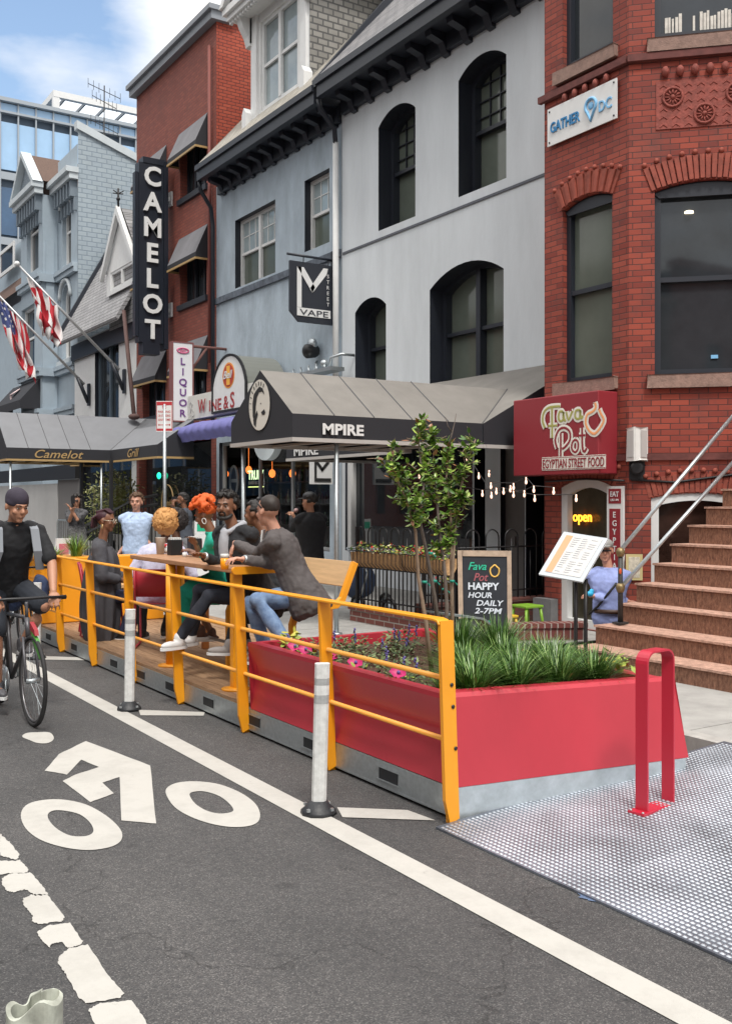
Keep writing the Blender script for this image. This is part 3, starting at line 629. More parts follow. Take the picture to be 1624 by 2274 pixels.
# basement door and window with white frames
b = MB(); BW.ring(b, f_door, .1, .04, .14); fo = part(T, 'door', b, trim_w)
b = MB(); b.prism([BW.p(x, z, .125) for x, z in f_door], (.012,0,0)); part(fo, 'pane', b, mat('warm_dark_glass', (.05,.045,.03), .25, spec=.3, var=.5, vs=2))
b = MB(); AW.ring(b, a_base, .085, .02, .12); fo = part(T, 'basement_window', b, trim_w)
b = MB(); b.prism([AW.p(x, z, .11) for x, z in a_base], AW.n*.012); part(fo, 'pane', b, mat('brown_dark_glass', (.035,.018,.014), .05, spec=.6, var=.5, vs=3))
b = MB(); BW.box(b, 9.1, 9.42, .1, .48, -.12, .0); part(T, 'stone_plinth', b, mat('grey_plinth', (.16,.16,.165), .8, var=.2, vs=8))
# ------------------------------------------------------------ brownstone steps
T = thing('front_steps', 'brownstone front steps climbing to the red brick house', 'stairs', (7.5,5.5,.15))
st_top = mat('pale_step_tread', (.47,.285,.215), .9, var=.35, vs=22, bump=.6, bs=120, stretch=(1,1,1))  # treads coloured paler than the risers
st_f = mat('pebbled_step_riser', (.17,.072,.045), .9, var=.45, vs=45, bump=.6, bs=90, stretch=(1,1,.35), col2=(.32,.16,.10))
xs = [6.85,7.16,7.5,7.73,7.99,8.25,8.52,8.79,9.06,9.32,9.58,9.84]; zs = [.31,.49,.68,.87,1.06,1.25,1.44,1.63,1.82,2.01,2.2,2.39]
b = MB(); t_ = MB()
for i, (x, z) in enumerate(zip(xs, zs)):
    yl = 6.97; b.box((x+.0,2.2,z-.19 if i else .1), (10.0 if i else 10,yl,z-.02)); t_.box((x-.015,2.2,z-.02), (xs[i+1]+.02 if i+1 < len(xs) else 10,yl+.012,z))
part(T, 'riser', b, st_f); part(T, 'tread', t_, st_top)
# ------------------------------------------------------------ small tudor bar house
T = thing('tudor_house', 'small white walled bar house with steep slate roof, gabled dormer and fish scale eave', 'building', (10,30.3,.15))
Y0, Y1 = 27.41, 33.25
w1 = px_open(SW, 211, 264, 775, 880); gw = [(27.8,.4),(32.8,.4),(32.8,3.0),(27.8,3.0)]
b = MB(); SW.holes(b, [(Y0,.1),(Y1,.1),(Y1,6.9),(Y0,6.9)], [rect((w1[0],w1[1],3.9,6.55)), gw], .2, 1); part(T, 'facade', b, [trim_w, trim_d])
fo = window(T, SW, rect((w1[0],w1[1],3.9,6.55)), .18, mat('blue_frame', (.12,.16,.2), .5), glass_d, .07, False, 1)
b = MB(); SW.box(b, 27.85, 32.75, .45, 2.95, .2, .23); part(T, 'bar_glass', b, glass_k)
b = MB(); SW.box(b, Y0, Y1, 3.72, 3.84, -.06, -.001); SW.box(b, Y0+.02, Y1, 6.3, 6.8, -.12, -.001); part(T, 'timber_beam', b, trim_d)
b = MB(); rs = (10.1-6.9)/1.75
b.add([(9.4,Y0,6.85),(11.6,Y0,6.85+2.2*rs),(11.6,Y1,6.85+2.2*rs),(9.4,Y1,6.85),(9.46,Y0,6.75),(11.66,Y0,6.75+2.2*rs),(11.66,Y1,6.75+2.2*rs),(9.46,Y1,6.75)], [(0,1,2,3),(4,7,6,5),(0,4,5,1),(3,2,6,7),(0,3,7,4),(1,5,6,2)])
part(T, 'roof', b, brick('pale_slate', (.25,.25,.26), (.33,.33,.34), (.1,.1,.1), .35, .13, .012, u=(0.,1.), dirt=.15))
b = MB(); b.add([(9.34,Y1,6.7),(11.7,Y1,6.7+2.36*rs),(11.7,Y1,6.95+2.36*rs),(9.34,Y1,7.0),(9.34,Y1+.12,6.7),(11.7,Y1+.12,6.7+2.36*rs),(11.7,Y1+.12,6.95+2.36*rs),(9.34,Y1+.12,7.0)], [(0,1,2,3),(4,7,6,5),(0,4,5,1),(3,2,6,7),(0,3,7,4)])
part(T, 'bargeboard', b, trim_d)
b = MB(); b.box((10.3,Y0+.01,.1), (18,Y1-.01,6.8)); part(T, 'house_body', b, _m['dark_inside'])
VW = Wall((9.78,0,0), (0,1,0), (1,0,0))
a0, zt = VW.px(237,600); a1, _ = VW.px(303,600); _, zb = VW.px(237,660)
D = thing('roof_dormer', 'narrow white gabled dormer with weather vane on the slate bar roof', 'dormer', (9.78,(a0+a1)/2,zb))
b = MB(); VW.holes(b, [(a1,zb),(a0,zb),(a0,zt+.1),((a0+a1)/2,zt+1.35),(a1,zt+.1)], [[(a1+.3,zb+.12),(a0-.35,zb+.12),(a0-.35,zt-.15),(a1+.3,zt-.15)]], .1, 0); part(D, 'front', b, trim_w)
window(D, VW, [(a1+.3,zb+.12),(a0-.35,zb+.12),(a0-.35,zt-.15),(a1+.3,zt-.15)], .08, trim_w, glass_d, .07, False, 1)
b = MB()
for s0, s1 in (((a1-.15,zt-.15),((a0+a1)/2,zt+1.6)), ((a0+.15,zt-.15),((a0+a1)/2,zt+1.6))):
    b.prism([(9.62,s0[0],s0[1]),(9.62,s0[0],s0[1]-.2),(9.62,s1[0],s1[1]-.25),(9.62,s1[0],s1[1])], (.12,0,0))
part(D, 'bargeboard', b, trim_w)
b = MB(); m_ = (a0+a1)/2
b.add([(9.79,a1-.12,zt-.1),(9.79,m_,zt+1.55),(12.5,m_,zt+1.55),(12.5,a1-.12,zt-.1),(9.79,a0+.12,zt-.1),(12.5,a0+.12,zt-.1)], [(0,1,2,3),(4,5,2,1)]); b.box((9.86,a1,zb-1), (12.5,a0,zt)); part(D, 'dormer_roof', b, _m['pale_slate'])
b = MB(); b.tube([(9.7,m_,zt+1.55),(9.7,m_,zt+2.1)], .03, 6)
for k in range(4): b.tube([(9.7,m_,zt+1.95),(9.7+.2*math.cos(k*1.57+.5),m_+.2*math.sin(k*1.57+.5),zt+2.0)], .018, 4)
b.ell((9.7,m_,zt+1.8), .06, 8, 6); part(D, 'weather_vane', b, metal_k)
UY = (0,-1,0); UX = (1,0,0); UZ = (0,0,1)
s0, s1 = SW.px(178,900,-.1)[0], SW.px(302,900,-.1)[0]
t = thing('bar_sign', 'white fascia sign lettered SIGN of the WHALE above the bar', 'sign', (9.9,(s0+s1)/2,3.2))
b = MB(); SW.box(b, s1, s0, 2.9, 3.68, -.1, -.01); part(t, 'board', b, trim_w)
b = MB(); text_mb(b, 'SIGN', (9.89,SW.px(214,900,-.1)[0],3.12), UY, UZ, .42, .015, .01, width=1.2); text_mb(b, 'OF', (9.89,SW.px(232,900,-.1)[0],3.32), UY, UZ, .12, .01, .01); text_mb(b, 'THE', (9.89,SW.px(232,900,-.1)[0],3.14), UY, UZ, .12, .01, .01); text_mb(b, 'WHALE', (9.89,SW.px(264,900,-.1)[0],3.12), UY, UZ, .42, .015, .01, width=1.75)
o = part(t, 'lettering', b, mat('black_letters', (.02,.02,.02), .6)); o['kind'] = 'stuff'
b = MB(); p0 = at(275,690,X=9.3); p1 = at(298,925,X=9.0); b.tube([p0,p1], .055, 8); b.ell(p1, (.16,.16,.08), 8, 6); solo('sign_strut', 'rusty brown leaning strut beside the vertical black sign', 'strut', b, mat('rust_brown', (.09,.05,.045), .8, var=.2), p1)
# flagpoles and flags
def flag(b0, tip, rng, L_, drift, paint_fn, name, lab, mats, seed, cols=26, rws=30):
    b0, tip = Vector(b0), Vector(tip); d = tip-b0; rnd = random.Random(seed); mb = MB(); V = []
    for i in range(cols+1):
        s = rng[0]+(rng[1]-rng[0])*i/cols; top = b0+d*s-Vector((0,0,.05))
        for j in range(rws+1):
            t = j/rws; sq = 1-.5*t
            c = b0+d*(rng[0]+(rng[1]-rng[0])*.5)-Vector((0,0,.05)); x = c+(top-c)*sq
            x = Vector((x.x+drift[0]*t+.10*math.sin(t*9+i*.55+seed)*t, x.y+.16*math.sin(i*1.05+t*3+seed)*(.3+t)+drift[1]*t, x.z-L_*t-(1-i/cols)*.0+.06*math.sin(i*.9+t*5)))
            V.append(x)
    f = []; ms_ = []
    for i in range(cols):
        for j in range(rws):
            a = i*(rws+1)+j; mb.c = paint_fn(1-(i+.5)/cols, (j+.5)/rws)
            mb.f.append((a,a+1,a+rws+2,a+rws+1)); mb.m.append(mb.c); mb.sm.append(True)
    mb.v = [tuple(v) for v in V]
    return solo(name, lab, 'flag', mb, mats, tuple(b0+d*rng[1]))
fr_ = mat('flag_red', (.50,.03,.045), .8); fw_ = mat('flag_white', (.72,.71,.71), .8); fb_ = mat('flag_blue', (.06,.08,.22), .8)
for (b0, tip, lab) in (((9.98,28.3,5.3),(6.93,28.3,8.18),'upper steel flagpole with a red and white flag on the bar wall'), ((9.98,31.6,5.2),(7.05,31.6,8.05),'lower steel flagpole with the striped american flag on the bar wall')):
    t = thing('flagpole', lab, 'flagpole', b0, 'flagpoles on the bar wall'); b0, tip = Vector(b0), Vector(tip); d = (tip-b0)
    b = MB(); b.tube([b0+d*.06, tip], [.05,.03], 8); part(t, 'pole', b, mat('steel_pole', (.45,.46,.47), .4, metal=.5))
    b = MB(); b.ell(tip, .075, 10, 8); part(t, 'finial', b, trim_w)
    b = MB(); b.box(b0+Vector((-.06,-.08,-.5)), b0+Vector((0,.08,.2))); b.tube([b0+Vector((-.05,0,-.4)), b0+d*.13], .06, 6); part(t, 'bracket', b, trim_d)
def usa(u, v):
    if u < .5 and v < .45:
        return 1 if (int(u*26)+int(v*34)) % 3 == 0 and int(v*34) % 2 == 0 else 2
    return 0 if int(u*13) % 2 == 0 else 1
def dc(u, v):
    if .25 < u < .45 or .65 < u < .85: return 0
    if u <= .25 and (abs(v-.25) < .09 or abs(v-.5) < .09 or abs(v-.75) < .09) and abs(u-.12) < .08: return 0
    return 1
flag((9.98,28.3,5.3), (6.93,28.3,8.18), (.62,.92), 1.25, (.22,0), dc, 'flag', 'limp red and white flag on the upper pole', [fr_, fw_, fb_], 2)
flag((9.98,31.6,5.2), (7.05,31.6,8.05), (.68,1.0), 1.95, (.5,0), usa, 'flag', 'limp american flag with stars and stripes on the lower pole', [fr_, fw_, fb_], 5)
# ------------------------------------------------------------ grey victorian house
T = thing('victorian_house', 'pale blue grey painted victorian house with pedimented bay and brick party wall', 'building', (10,36,.15))
PW = Wall((10.15,0,0), (0,1,0), (1,0,0)); YS = 33.4
ay0, ay1 = YS, 35.7
_, zc = PW.px(165,405); 
def arched(W, xl, xr, ys, yb, d=0):
    u0, u1, z0, z1 = px_open(W, xl, xr, ys, yb, d); return arch_loop(u0, u1, z0, z1, (u1-u0)/2*.95, 10)
l1 = arched(PW, 139, 158, 467, 600); l2 = arched(PW, 138, 157, 668, 800); l3 = rect(px_open(PW, 138, 158, 905, 960))
b = MB(); PW.holes(b, [(ay0,.1),(ay1,.1),(ay1,zc+1.2),(ay0,zc+1.2)], [l1,l2,l3], .25, 1); part(T, 'facade', b, [blue_v, blue_v])
for l in (l1,l2,l3): window(T, PW, l, .2, trim_w, glass_d, .09, True)
b = MB()
for l in (l1,l2):
    us = [x for x, z in l]; c = ((min(us)+max(us))/2); r_ = (max(us)-min(us))/2; zz = l[2][1]
    b.tube([PW.p(c+(r_+.14)*math.cos(t), zz+(r_+.14)*math.sin(t), -.04) for t in [math.pi*k/12 for k in range(13)]], .075, 6)
    PW.box(b, c-r_-.3, c+r_+.3, l[0][1]-.25, l[0][1]-.05, -.12, .02)
    o = part(T, 'window_hood', b, trim_v); b = MB()
b = MB(); b.add([(10.16,YS,.1),(13.5,YS,.1),(13.5,YS,zc+.5),(10.16,YS,zc+1.7)], [(0,1,2,3)]); part(T, 'party_wall', b, grey_b)
b = MB(); b.prism([(10.1,YS-.08,zc+1.68),(13.5,YS-.08,zc+.5),(13.5,YS-.08,zc+.75),(10.1,YS-.08,zc+1.95)], (0,.3,0)); part(T, 'wall_coping', b, trim_v)
BX = 9.6; by0, by1 = 35.7, 38.6; VB = Wall((BX,0,0), (0,1,0), (1,0,0))
m1 = arched(VB, 60, 86, 480, 612); m2 = rect(px_open(VB, 48, 77, 690, 825)); 
b = MB(); VB.holes(b, [(by0,.1),(by1,.1),(by1,zc),(by0,zc)], [m1,m2], .25, 1); part(T, 'bay_front', b, [blue_v, blue_v])
for l in (m1,m2): window(T, VB, l, .2, trim_w, glass_d, .1, True)
b = MB(); us = [x for x, z in m1]; c = (min(us)+max(us))/2; r_ = (max(us)-min(us))/2
b.tube([VB.p(c+(r_+.2)*math.cos(t), m1[2][1]+(r_+.2)*math.sin(t), -.05) for t in [math.pi*k/12 for k in range(13)]], .10, 6); part(T, 'window_hood', b, trim_v)
b = MB(); b.box((BX+.005,by0,.1), (10.14,by0+.2,zc)); b.box((BX+.12,by0-.06,zc-4), (BX+.4,by0-.001,zc-1.6)); part(T, 'bay_side', b, blue_v)
b = MB(); zq = [zc-4.6, zc-8.6, zc-10.2]
for k, z in enumerate((9.35,6.05,4.6)):
    for W, a, c in ((PW,ay0,ay1),(VB,by0-.12,by1)):
        W.box(b, a, c, z, z+.16, -.14, -.001); W.box(b, a, c, z+.161, z+.3, -.2, -.001)
    b.box((BX-.1,by0-.14,z), (10.14,by0-.001,z+.28))
part(T, 'string_course', b, blue_v)
b = MB()
for W, a, c in ((PW,ay0-.05,ay1),(VB,by0-.1,by1+.1)):
    W.box(b, a, c, zc, zc+.2, -.3, .0); W.box(b, a-.05, c, zc+.201, zc+.38, -.42, .0)
part(T, 'cornice', b, trim_v)
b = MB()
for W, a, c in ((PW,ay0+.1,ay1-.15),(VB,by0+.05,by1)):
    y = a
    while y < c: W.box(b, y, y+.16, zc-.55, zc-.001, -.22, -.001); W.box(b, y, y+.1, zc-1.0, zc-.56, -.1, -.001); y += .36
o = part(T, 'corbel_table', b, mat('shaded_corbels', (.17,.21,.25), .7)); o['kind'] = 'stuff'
b = MB(); b.prism([(BX-.15,by0-.1,zc+.39),(BX-.15,by1+.1,zc+.39),(BX-.15,(by0+by1)/2,zc+1.6)], (.2,0,0)); part(T, 'pediment', b, mat('shingle_tympanum', (.2,.24,.28), .8, var=.5, vs=18))
b = MB()
for s0, s1 in (((by0-.2,zc+.39),((by0+by1)/2,zc+1.85)), ((by1+.2,zc+.39),((by0+by1)/2,zc+1.85))): b.prism([(BX-.38,s0[0],s0[1]),(BX-.38,s0[0]+(.25 if s0[0] < s1[0] else -.25),s0[1]),(BX-.38,s1[0],s1[1]-.2),(BX-.38,s1[0],s1[1])], (.35,0,0))
part(T, 'raking_cornice', b, trim_v)
b = MB(); mm_ = (by0+by1)/2; b.add([(BX-.02,by0-.2,zc+.42),(BX-.02,mm_,zc+1.78),(13,mm_,zc+1.78),(13,by0-.2,zc+.42),(BX-.02,by1+.2,zc+.42),(13,by1+.2,zc+.42)], [(0,1,2,3),(4,5,2,1)]); part(T, 'roof', b, brown)
b = MB(); b.box((10.4,YS+.05,.1), (17,60,zc-.2)); b.box((10.16,by1+.01,.1), (10.39,60,9.6)); part(T, 'house_body', b, blue_v)
b = MB(); b.add([(9.9,by1+.3,9.9),(11.5,by1+.3,12.6),(11.5,60,12.6),(9.9,60,9.9)], [(0,1,2,3)]); part(T, 'side_roof', b, brown)
FW = Wall((10.15,0,0), (0,1,0), (1,0,0)); b = MB(); l = rect(px_open(FW, 2, 34, 562, 618)); FW.ring(b, l, .15, -.06, .0); fo = part(T, 'window', b, trim_w); b = MB(); FW.slab(b, l, -.03, -.02); part(fo, 'pane', b, glass_d)
def awn2(W, xl, xr, yt, yb, proj, lab):
    a, z1 = W.px(xl, yt); c, _ = W.px(xr, yt); _, z0 = W.px(xl, yb); x = W.o.x
    t = thing('shop_awning', lab, 'awning', (x,(a+c)/2,z1)); b = MB(); b.quad((x-.01,a,z1),(x-.01,c,z1),(x-proj,c,z0+.3),(x-proj,a,z0+.3)); part(t, 'canvas', b, cloth_d)
    b = MB(); b.quad((x-proj,a,z0+.3),(x-proj,c,z0+.3),(x-proj,c,z0),(x-proj,a,z0))
    for y in (a,c): b.quad((x-.01,y,z1),(x-proj,y,z0+.3),(x-proj,y,z0),(x-.01,y,z0))
    part(t, 'valance', b, cloth_d)
    b = MB(); cy, cz = (a+c)/2, (z1+z0+.3)/2; b.lathe((x-proj/2-.05,cy,cz+.05), [(.001,0),(.22,.0),(.22,.02)], 14, (-.6,0,.8)); b.box((x-proj/2-.2,cy-.02,cz-.22),(x-proj/2-.16,cy+.12,cz-.05)); part(t, 'emblem', b, mat('pale_pink', (.65,.5,.5), .7))
awn2(VB, 30, 90, 862, 925, .7, 'black awning with a small pale emblem on the grey victorian house')
# ------------------------------------------------------------ distant glass office block
T = thing('glass_building', 'modern blue glass office block behind the row houses', 'building', (30,80,.15))
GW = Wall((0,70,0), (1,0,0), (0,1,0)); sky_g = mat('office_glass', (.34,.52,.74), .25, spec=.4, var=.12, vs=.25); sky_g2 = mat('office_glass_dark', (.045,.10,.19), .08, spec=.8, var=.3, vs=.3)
b = MB(); GW.box(b, -30, 45, .1, 28.6, .2, 30); part(T, 'office_body', b, mat('office_floor', (.06,.09,.13), .6))
fr2 = mat('office_mullion', (.34,.38,.42), .4, metal=.4)
b = MB(); c_ = MB(); g = MB(); g2 = MB()
z = 27.2; rowz = []
GW.box(c_, -30, 45, 28.5, 28.75, -.35, .2); GW.box(c_, -30, 45, 27.75, 27.9, -.2, .19)
while z > 2:
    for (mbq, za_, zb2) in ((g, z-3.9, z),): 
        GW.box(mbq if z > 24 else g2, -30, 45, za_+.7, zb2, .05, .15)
    GW.box(c_, -30, 45, z-3.9, z-3.9+.5, -.1, .14); z -= 4.4
x = -30
while x < 45: GW.box(b, x-.05, x+.05, .2, 28.49, -.12, .045); x += 1.18
GW.box(g, -30, 45, 27.9, 28.45, .0, .1)
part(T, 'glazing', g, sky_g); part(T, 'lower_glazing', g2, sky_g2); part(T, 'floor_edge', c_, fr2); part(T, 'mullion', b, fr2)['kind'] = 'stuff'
T = thing('rooftop_canopy', 'white steel framed rooftop pergola with translucent panels on the glass office block', 'canopy', (24,72,28.6))
p = [at(118,200,Y=72.5), at(305,247,Y=72.5)]; zt = p[0].z; x0 = at(118,200,Y=72.5).x; x1 = x0+24
b = MB(); b.box((x0,72.4,zt-.45), (x1,72.8,zt)); b.box((x0,72.801,zt-.45), (x0+.5,82,zt)); b.box((x0,72.42,28.6), (x0+.45,72.79,zt-.451)); b.box((x1-.45,72.42,28.6), (x1,72.79,zt-.451)); part(T, 'frame', b, trim_w)
b = MB()
for i in range(16): b.box((x0+.9+i*1.5,72.81,zt-.4), (x0+1.0+i*1.5,81,zt-.15))
part(T, 'rafter', b, mat('grey_rafter', (.2,.21,.22), .6))['kind'] = 'stuff'
b = MB(); b.quad((x0+.51,72.81,zt-.12), (x1,72.81,zt-.12), (x1,82,zt-.12), (x0+.51,82,zt-.12)); mk = bpy.data.materials.new('milky_panel'); mk.use_nodes = True; nk = mk.node_tree; tl = nk.nodes.new('ShaderNodeBsdfTranslucent'); tl.inputs[0].default_value = (.62,.68,.75,1); nk.links.new(tl.outputs[0], nk.nodes['Material Output'].inputs[0])
part(T, 'roof_panel', b, mk)
b = MB(); b.box((x0+1,79,28.65), (x1,79.2,zt-.5)); part(T, 'penthouse_wall', b, mat('penthouse', (.05,.13,.18), .4))
b = MB(); p = at(231,420,Y=36); q_ = at(232,190,Y=36); b.tube([p,q_], .025, 5)
for k, (dx, dz, l) in enumerate(((0,-.2,1.2),(0,-.6,.9),(0,-1.5,1.0))):
    c = q_+Vector((0,0,dz)); b.tube([c-Vector((l/2,0,-.15)), c+Vector((l/2,0,-.15))], .015, 4)
    for j in range(7): e = c+Vector((-l/2+l*j/6,0,.15-.3*j/6)); b.tube([e-Vector((.0,.0,.15)), e+Vector((0,0,.2))], .01, 3)
solo('tv_antenna', 'spindly television aerial mast against the glass office block', 'antenna', b, metal_k, p)
# ------------------------------------------------------------ vertical nightclub sign
T = thing('vertical_sign', 'tall black projecting sign with white letters spelling CAMELOT', 'sign', (9.45,24.7,5.4))
b = MB(); b.box((9.07,24.68,5.75), (9.72,24.98,10.35)); b.box((9.17,24.66,5.45), (9.62,25.0,5.749)); b.box((9.17,24.66,10.351), (9.75,25.0,10.5)); b.box((9.721,24.6,5.6), (9.83,25.05,10.45)); b.box((8.98,24.72,5.9), (9.069,24.9,10.1)); part(T, 'box', b, mat('sign_navy_black', (.012,.016,.026), .4))
for i, ch in enumerate('CAMELOT'):
    b = MB(); text_mb(b, ch, (9.42,24.66,9.79-i*.655), UX, UZ, .47, .028, .04, sx=.98); part(T, 'letter', b, trim_w)
b = MB()
for z in (9.5,6.6): b.box((9.83,24.8,z), (10.0,24.88,z+.1)); b.box((9.95,24.72,z-.12), (9.998,24.96,z+.25))
part(T, 'wall_bracket', b, trim_w)
# ------------------------------------------------------------ canopies
def canopy(name, lab, X0, X1, yn, yf, zb, zt, zr, shed, top, side, edge, poles, loc, word):
    """tunnel canopy from X0 to X1 between yn and yf, meeting a lean-to along the wall: shed=(y_end, y_far, wall x, wall z)"""
    T = thing(name, lab, 'canopy', loc); ym = (yn+yf)/2; ye, yq, wx, wz = shed
    xr = X1+(wx-X1)*(zr-zt)/(wz-zt)
    b = MB()
    b.quad((X0,yn,zt),(X1,yn,zt),(xr,ym,zr),(X0,ym,zr)); b.quad((X0,yf,zt),(X0,ym,zr),(xr,ym,zr),(X1,yf,zt))
    b.add([(X1,ye,zt),(X1,yn,zt),(xr,ym,zr),(X1,yf,zt),(X1,yq,zt),(wx,yq,wz),(wx,ye,wz)], [(0,1,2,6),(2,3,4,5),(2,5,6)])
    part(T, 'canvas', b, top)
    b = MB(); n = 5
    for i in range(1, n+1):
        x = X0+(X1-X0)*i/n
        for s_ in (yn, yf): b.tube([(x,s_,zt+.006),(x if i < n else xr,ym,zr+.004)], .008, 4)
    part(T, 'seam', b, mat('seam_grey', (.09,.09,.095), .8))
    b = MB()
    b.add([(X0,yn,zb),(X0,yn,zt),(X0,ym,zr),(X0,yf,zt),(X0,yf,zb)], [(0,1,2,3,4)])
    b.quad((X0,yn,zb),(X1,yn,zb),(X1,yn,zt),(X0,yn,zt)); b.quad((X0,yf,zb),(X1,yf,zb),(X1,yf,zt),(X0,yf,zt))
    if ye < yn-.01: b.quad((X1,ye,zb),(X1,yn,zb),(X1,yn,zt),(X1,ye,zt))
    b.quad((X1,yf,zb),(X1,yq,zb),(X1,yq,zt),(X1,yf,zt))
    for y in (ye, yq): b.quad((X1,y,zb),(X1,y,zt),(wx,y,wz),(wx,y,zb))
    part(T, 'valance', b, side)
    b = MB(); e = .04; hh = .045
    b.box((X0-.01,yn-.012,zb-hh), (X1+.0,yn+e,zb)); b.box((X0-.01,yf-e,zb-hh), (X1,yf+.012,zb)); b.box((X0-.012,yn+e+.001,zb-hh), (X0+e,yf-e-.001,zb))
    if ye < yn-.01: b.box((X1-.01,ye,zb-hh), (X1+e,yn-.013,zb))
    b.box((X1-.01,yf+.013,zb-hh), (X1+e,yq,zb))
    b.box((X1+e+.001,ye-.01,zb-hh), (wx,ye+e,zb)); b.box((X1+e+.001,yq-e,zb-hh), (wx,yq+.01,zb))
    for k in range(4): x = X0+(X1-X0)*(k+1)/5; b.box((x,yn+e+.001,zb-.035), (x+.04,yf-e-.001,zb-.005))
    part(T, 'frame', b, edge)
    for (x, y) in poles:
        b = MB(); b.tube([(x,y,.15),(x,y,zb-.05)], .028, 8); b.lathe((x,y,.15), [(.07,0),(.07,.02),(.03,.03)], 10); part(T, 'pole', b, steel_g)
    for (tx, o, u, h, wd, mt, bo, sh_) in word:
        b = MB(); text_mb(b, tx, o, u, UZ, h, bo, .006, sh_, wd, spacing=1.02); q2 = part(T, 'lettering', b, mt); q2['kind'] = 'stuff'
    return T
T = canopy('entrance_canopy', 'grey black entrance canopy lettered MPIRE with a round head emblem on its gable', 5.38, 8.1, 9.82, 11.4, 2.4, 2.665, 3.23, (9.8,15.0,9.98,3.64), cloth_r, cloth_d, mat('pale_frame', (.45,.43,.41), .6), ((5.5,11.3),(6.0,9.9)), (6.7,10.6,.15),
    [('MPIRE', at(761,965,Y=9.8)+Vector((0,-.008,0)), UX, .118, .55, trim_w, .035, 0), ('MPIRE', at(679,1010,X=8.09)+Vector((0,0,.0)), UY, .14, .8, trim_w, .02, 0)])
# round emblem: a plain classical head in profile
b = MB(); c = Vector((5.368,10.61,2.82)); n = 28
Rr, Rz = .27, .30
b.mat(0).add([c]+[c+Vector((0,-Rr*math.cos(t),Rz*math.sin(t))) for t in [2*math.pi*k/n for k in range(n)]], [(0,1+k,1+(k+1) % n) for k in range(n)])
def em(pts, d=-.004): b.mat(1).add([Vector((5.368+d,10.61-x*Rr,2.82+z*Rz)) for x, z in pts], [tuple(t) for t in tessellate_polygon([[Vector((x, z, 0)) for x, z in pts]])])
em([(-.2,.62),(.05,.72),(.35,.62),(.55,.35),(.3,.5),(0,.5),(-.2,.3),(-.3,0),(-.35,-.3),(-.5,-.55),(-.6,-.4),(-.62,.1),(-.5,.45)])
em([(-.55,-.55),(-.2,-.2),(-.1,-.35),(-.25,-.6),(-.3,-.85),(-.5,-.75)]); em([(.2,-.3),(.5,-.2),(.62,-.35),(.5,-.42),(.3,-.4)])
for k in range(9): t = math.radians(60+k*16); em([(.78*math.cos(t)-.03,.78*math.sin(t)-.03),(.78*math.cos(t)+.05,.78*math.sin(t)-.01),(.92*math.cos(t)+.04,.92*math.sin(t)),(.92*math.cos(t)-.04,.92*math.sin(t))])
em([(.1,.05),(.22,.08),(.2,.0)])
o = part(T, 'round_emblem', b, [mat('cream_emblem', (.66,.64,.58), .7), _m['black_letters']])
canopy('entrance_canopy', 'long grey black entrance canopy with gold trim and gold script on the nightclub', 5.64, 8.1, 24.0, 26.2, 2.66, 2.92, 3.82, (20.9,27.3,8.95,3.5), mat('grey_canopy_canvas', (.19,.197,.212), .8, var=.08, vs=2), cloth_d, gold, ((5.75,24.1),(5.75,26.1),(7.9,24.1)), (6.9,25,.15),
    [('Camelot', at(132,1017,Y=24.0)+Vector((0,-.01,0)), UX, .19, 1.15, gold, .006, .35), ('Grill', at(296,1014,X=8.09), UY, .19, .75, gold, .006, .35)])
# ------------------------------------------------------------ liquor sign
T = thing('blade_sign', 'narrow white projecting sign with purple letters spelling LIQUOR', 'sign', (8.9,21.4,3.5))
b = MB(); b.box((8.66,21.38,3.5), (9.12,21.55,5.26)); part(T, 'box', b, mat('sign_white', (.70,.70,.72), .5)); b = MB()
b.box((8.63,21.37,3.47), (8.659,21.56,5.29)); b.box((9.121,21.37,3.47), (9.15,21.56,5.29)); b.box((8.66,21.37,5.261), (9.12,21.56,5.29)); b.box((8.66,21.37,3.47), (9.12,21.56,3.499)); part(T, 'frame', b, mat('sign_brown_frame', (.2,.07,.07), .6))
pur = mat('purple_letters', (.15,.05,.22), .6)
for i, ch in enumerate('LIQUOR'): b = MB(); text_mb(b, ch, (8.89,21.372,4.77-i*.235), UX, UZ, .155, .02, .006, sx=1.1); part(T, 'letter', b, pur)
b = MB(); b.tube([Vector((8.89+.14*math.cos(t),21.372,5.09+.055*math.sin(t))) for t in [2*math.pi*k/16 for k in range(16)]], .018, 5, closed=True); text_mb(b, 'Bell', (8.89,21.37,5.06), UX, UZ, .07, .01, .004, .3); part(T, 'logo', b, mat('pink_logo', (.6,.12,.25), .6))
b = MB(); b.tube([(9.12,21.45,5.22),(10,21.45,5.22)], .035, 6); b.tube([(9.15,21.45,4.7),(9.5,21.45,5.2)], .03, 6); part(T, 'bracket', b, mat('rusty_bracket', (.16,.07,.06), .8))
# ------------------------------------------------------------ wine store fascia
T = thing('fascia_sign', 'white wine store fascia with round topped panel, red oval logo and lettering WINE & SPIRITS', 'sign', (9,18.9,3.5))
XW = 9.0; FS = Wall((XW,0,0), (0,1,0), (1,0,0))
b = MB(); FS.box(b, 16.6, 21.35, 3.52, 4.05, 0, .3); part(T, 'panel', b, mat('cream_panel', (.62,.62,.58), .6, var=.06, vs=3))
b = MB(); FS.slab(b, arch_loop(18.35, 19.9, 3.6, 4.1, .6, 18), -.03, -.001); AP = part(T, 'arched_panel', b, trim_w)
b = MB(); al = arch_loop(18.33, 19.92, 3.9, 4.1, .62, 18); FS.slab(b, al, .0, .9); part(T, 'arch_casing', b, mat('dull_grey_metal', (.16,.17,.155), .5))
b = MB(); FS.ring(b, arch_loop(18.3, 19.95, 3.55, 4.1, .65, 18), .04, -.05, .001); part(T, 'edging', b, metal_k)
redl = mat('deep_red_letters', (.33,.03,.03), .6); org = mat('orange_ring', (.75,.3,.05), .6)
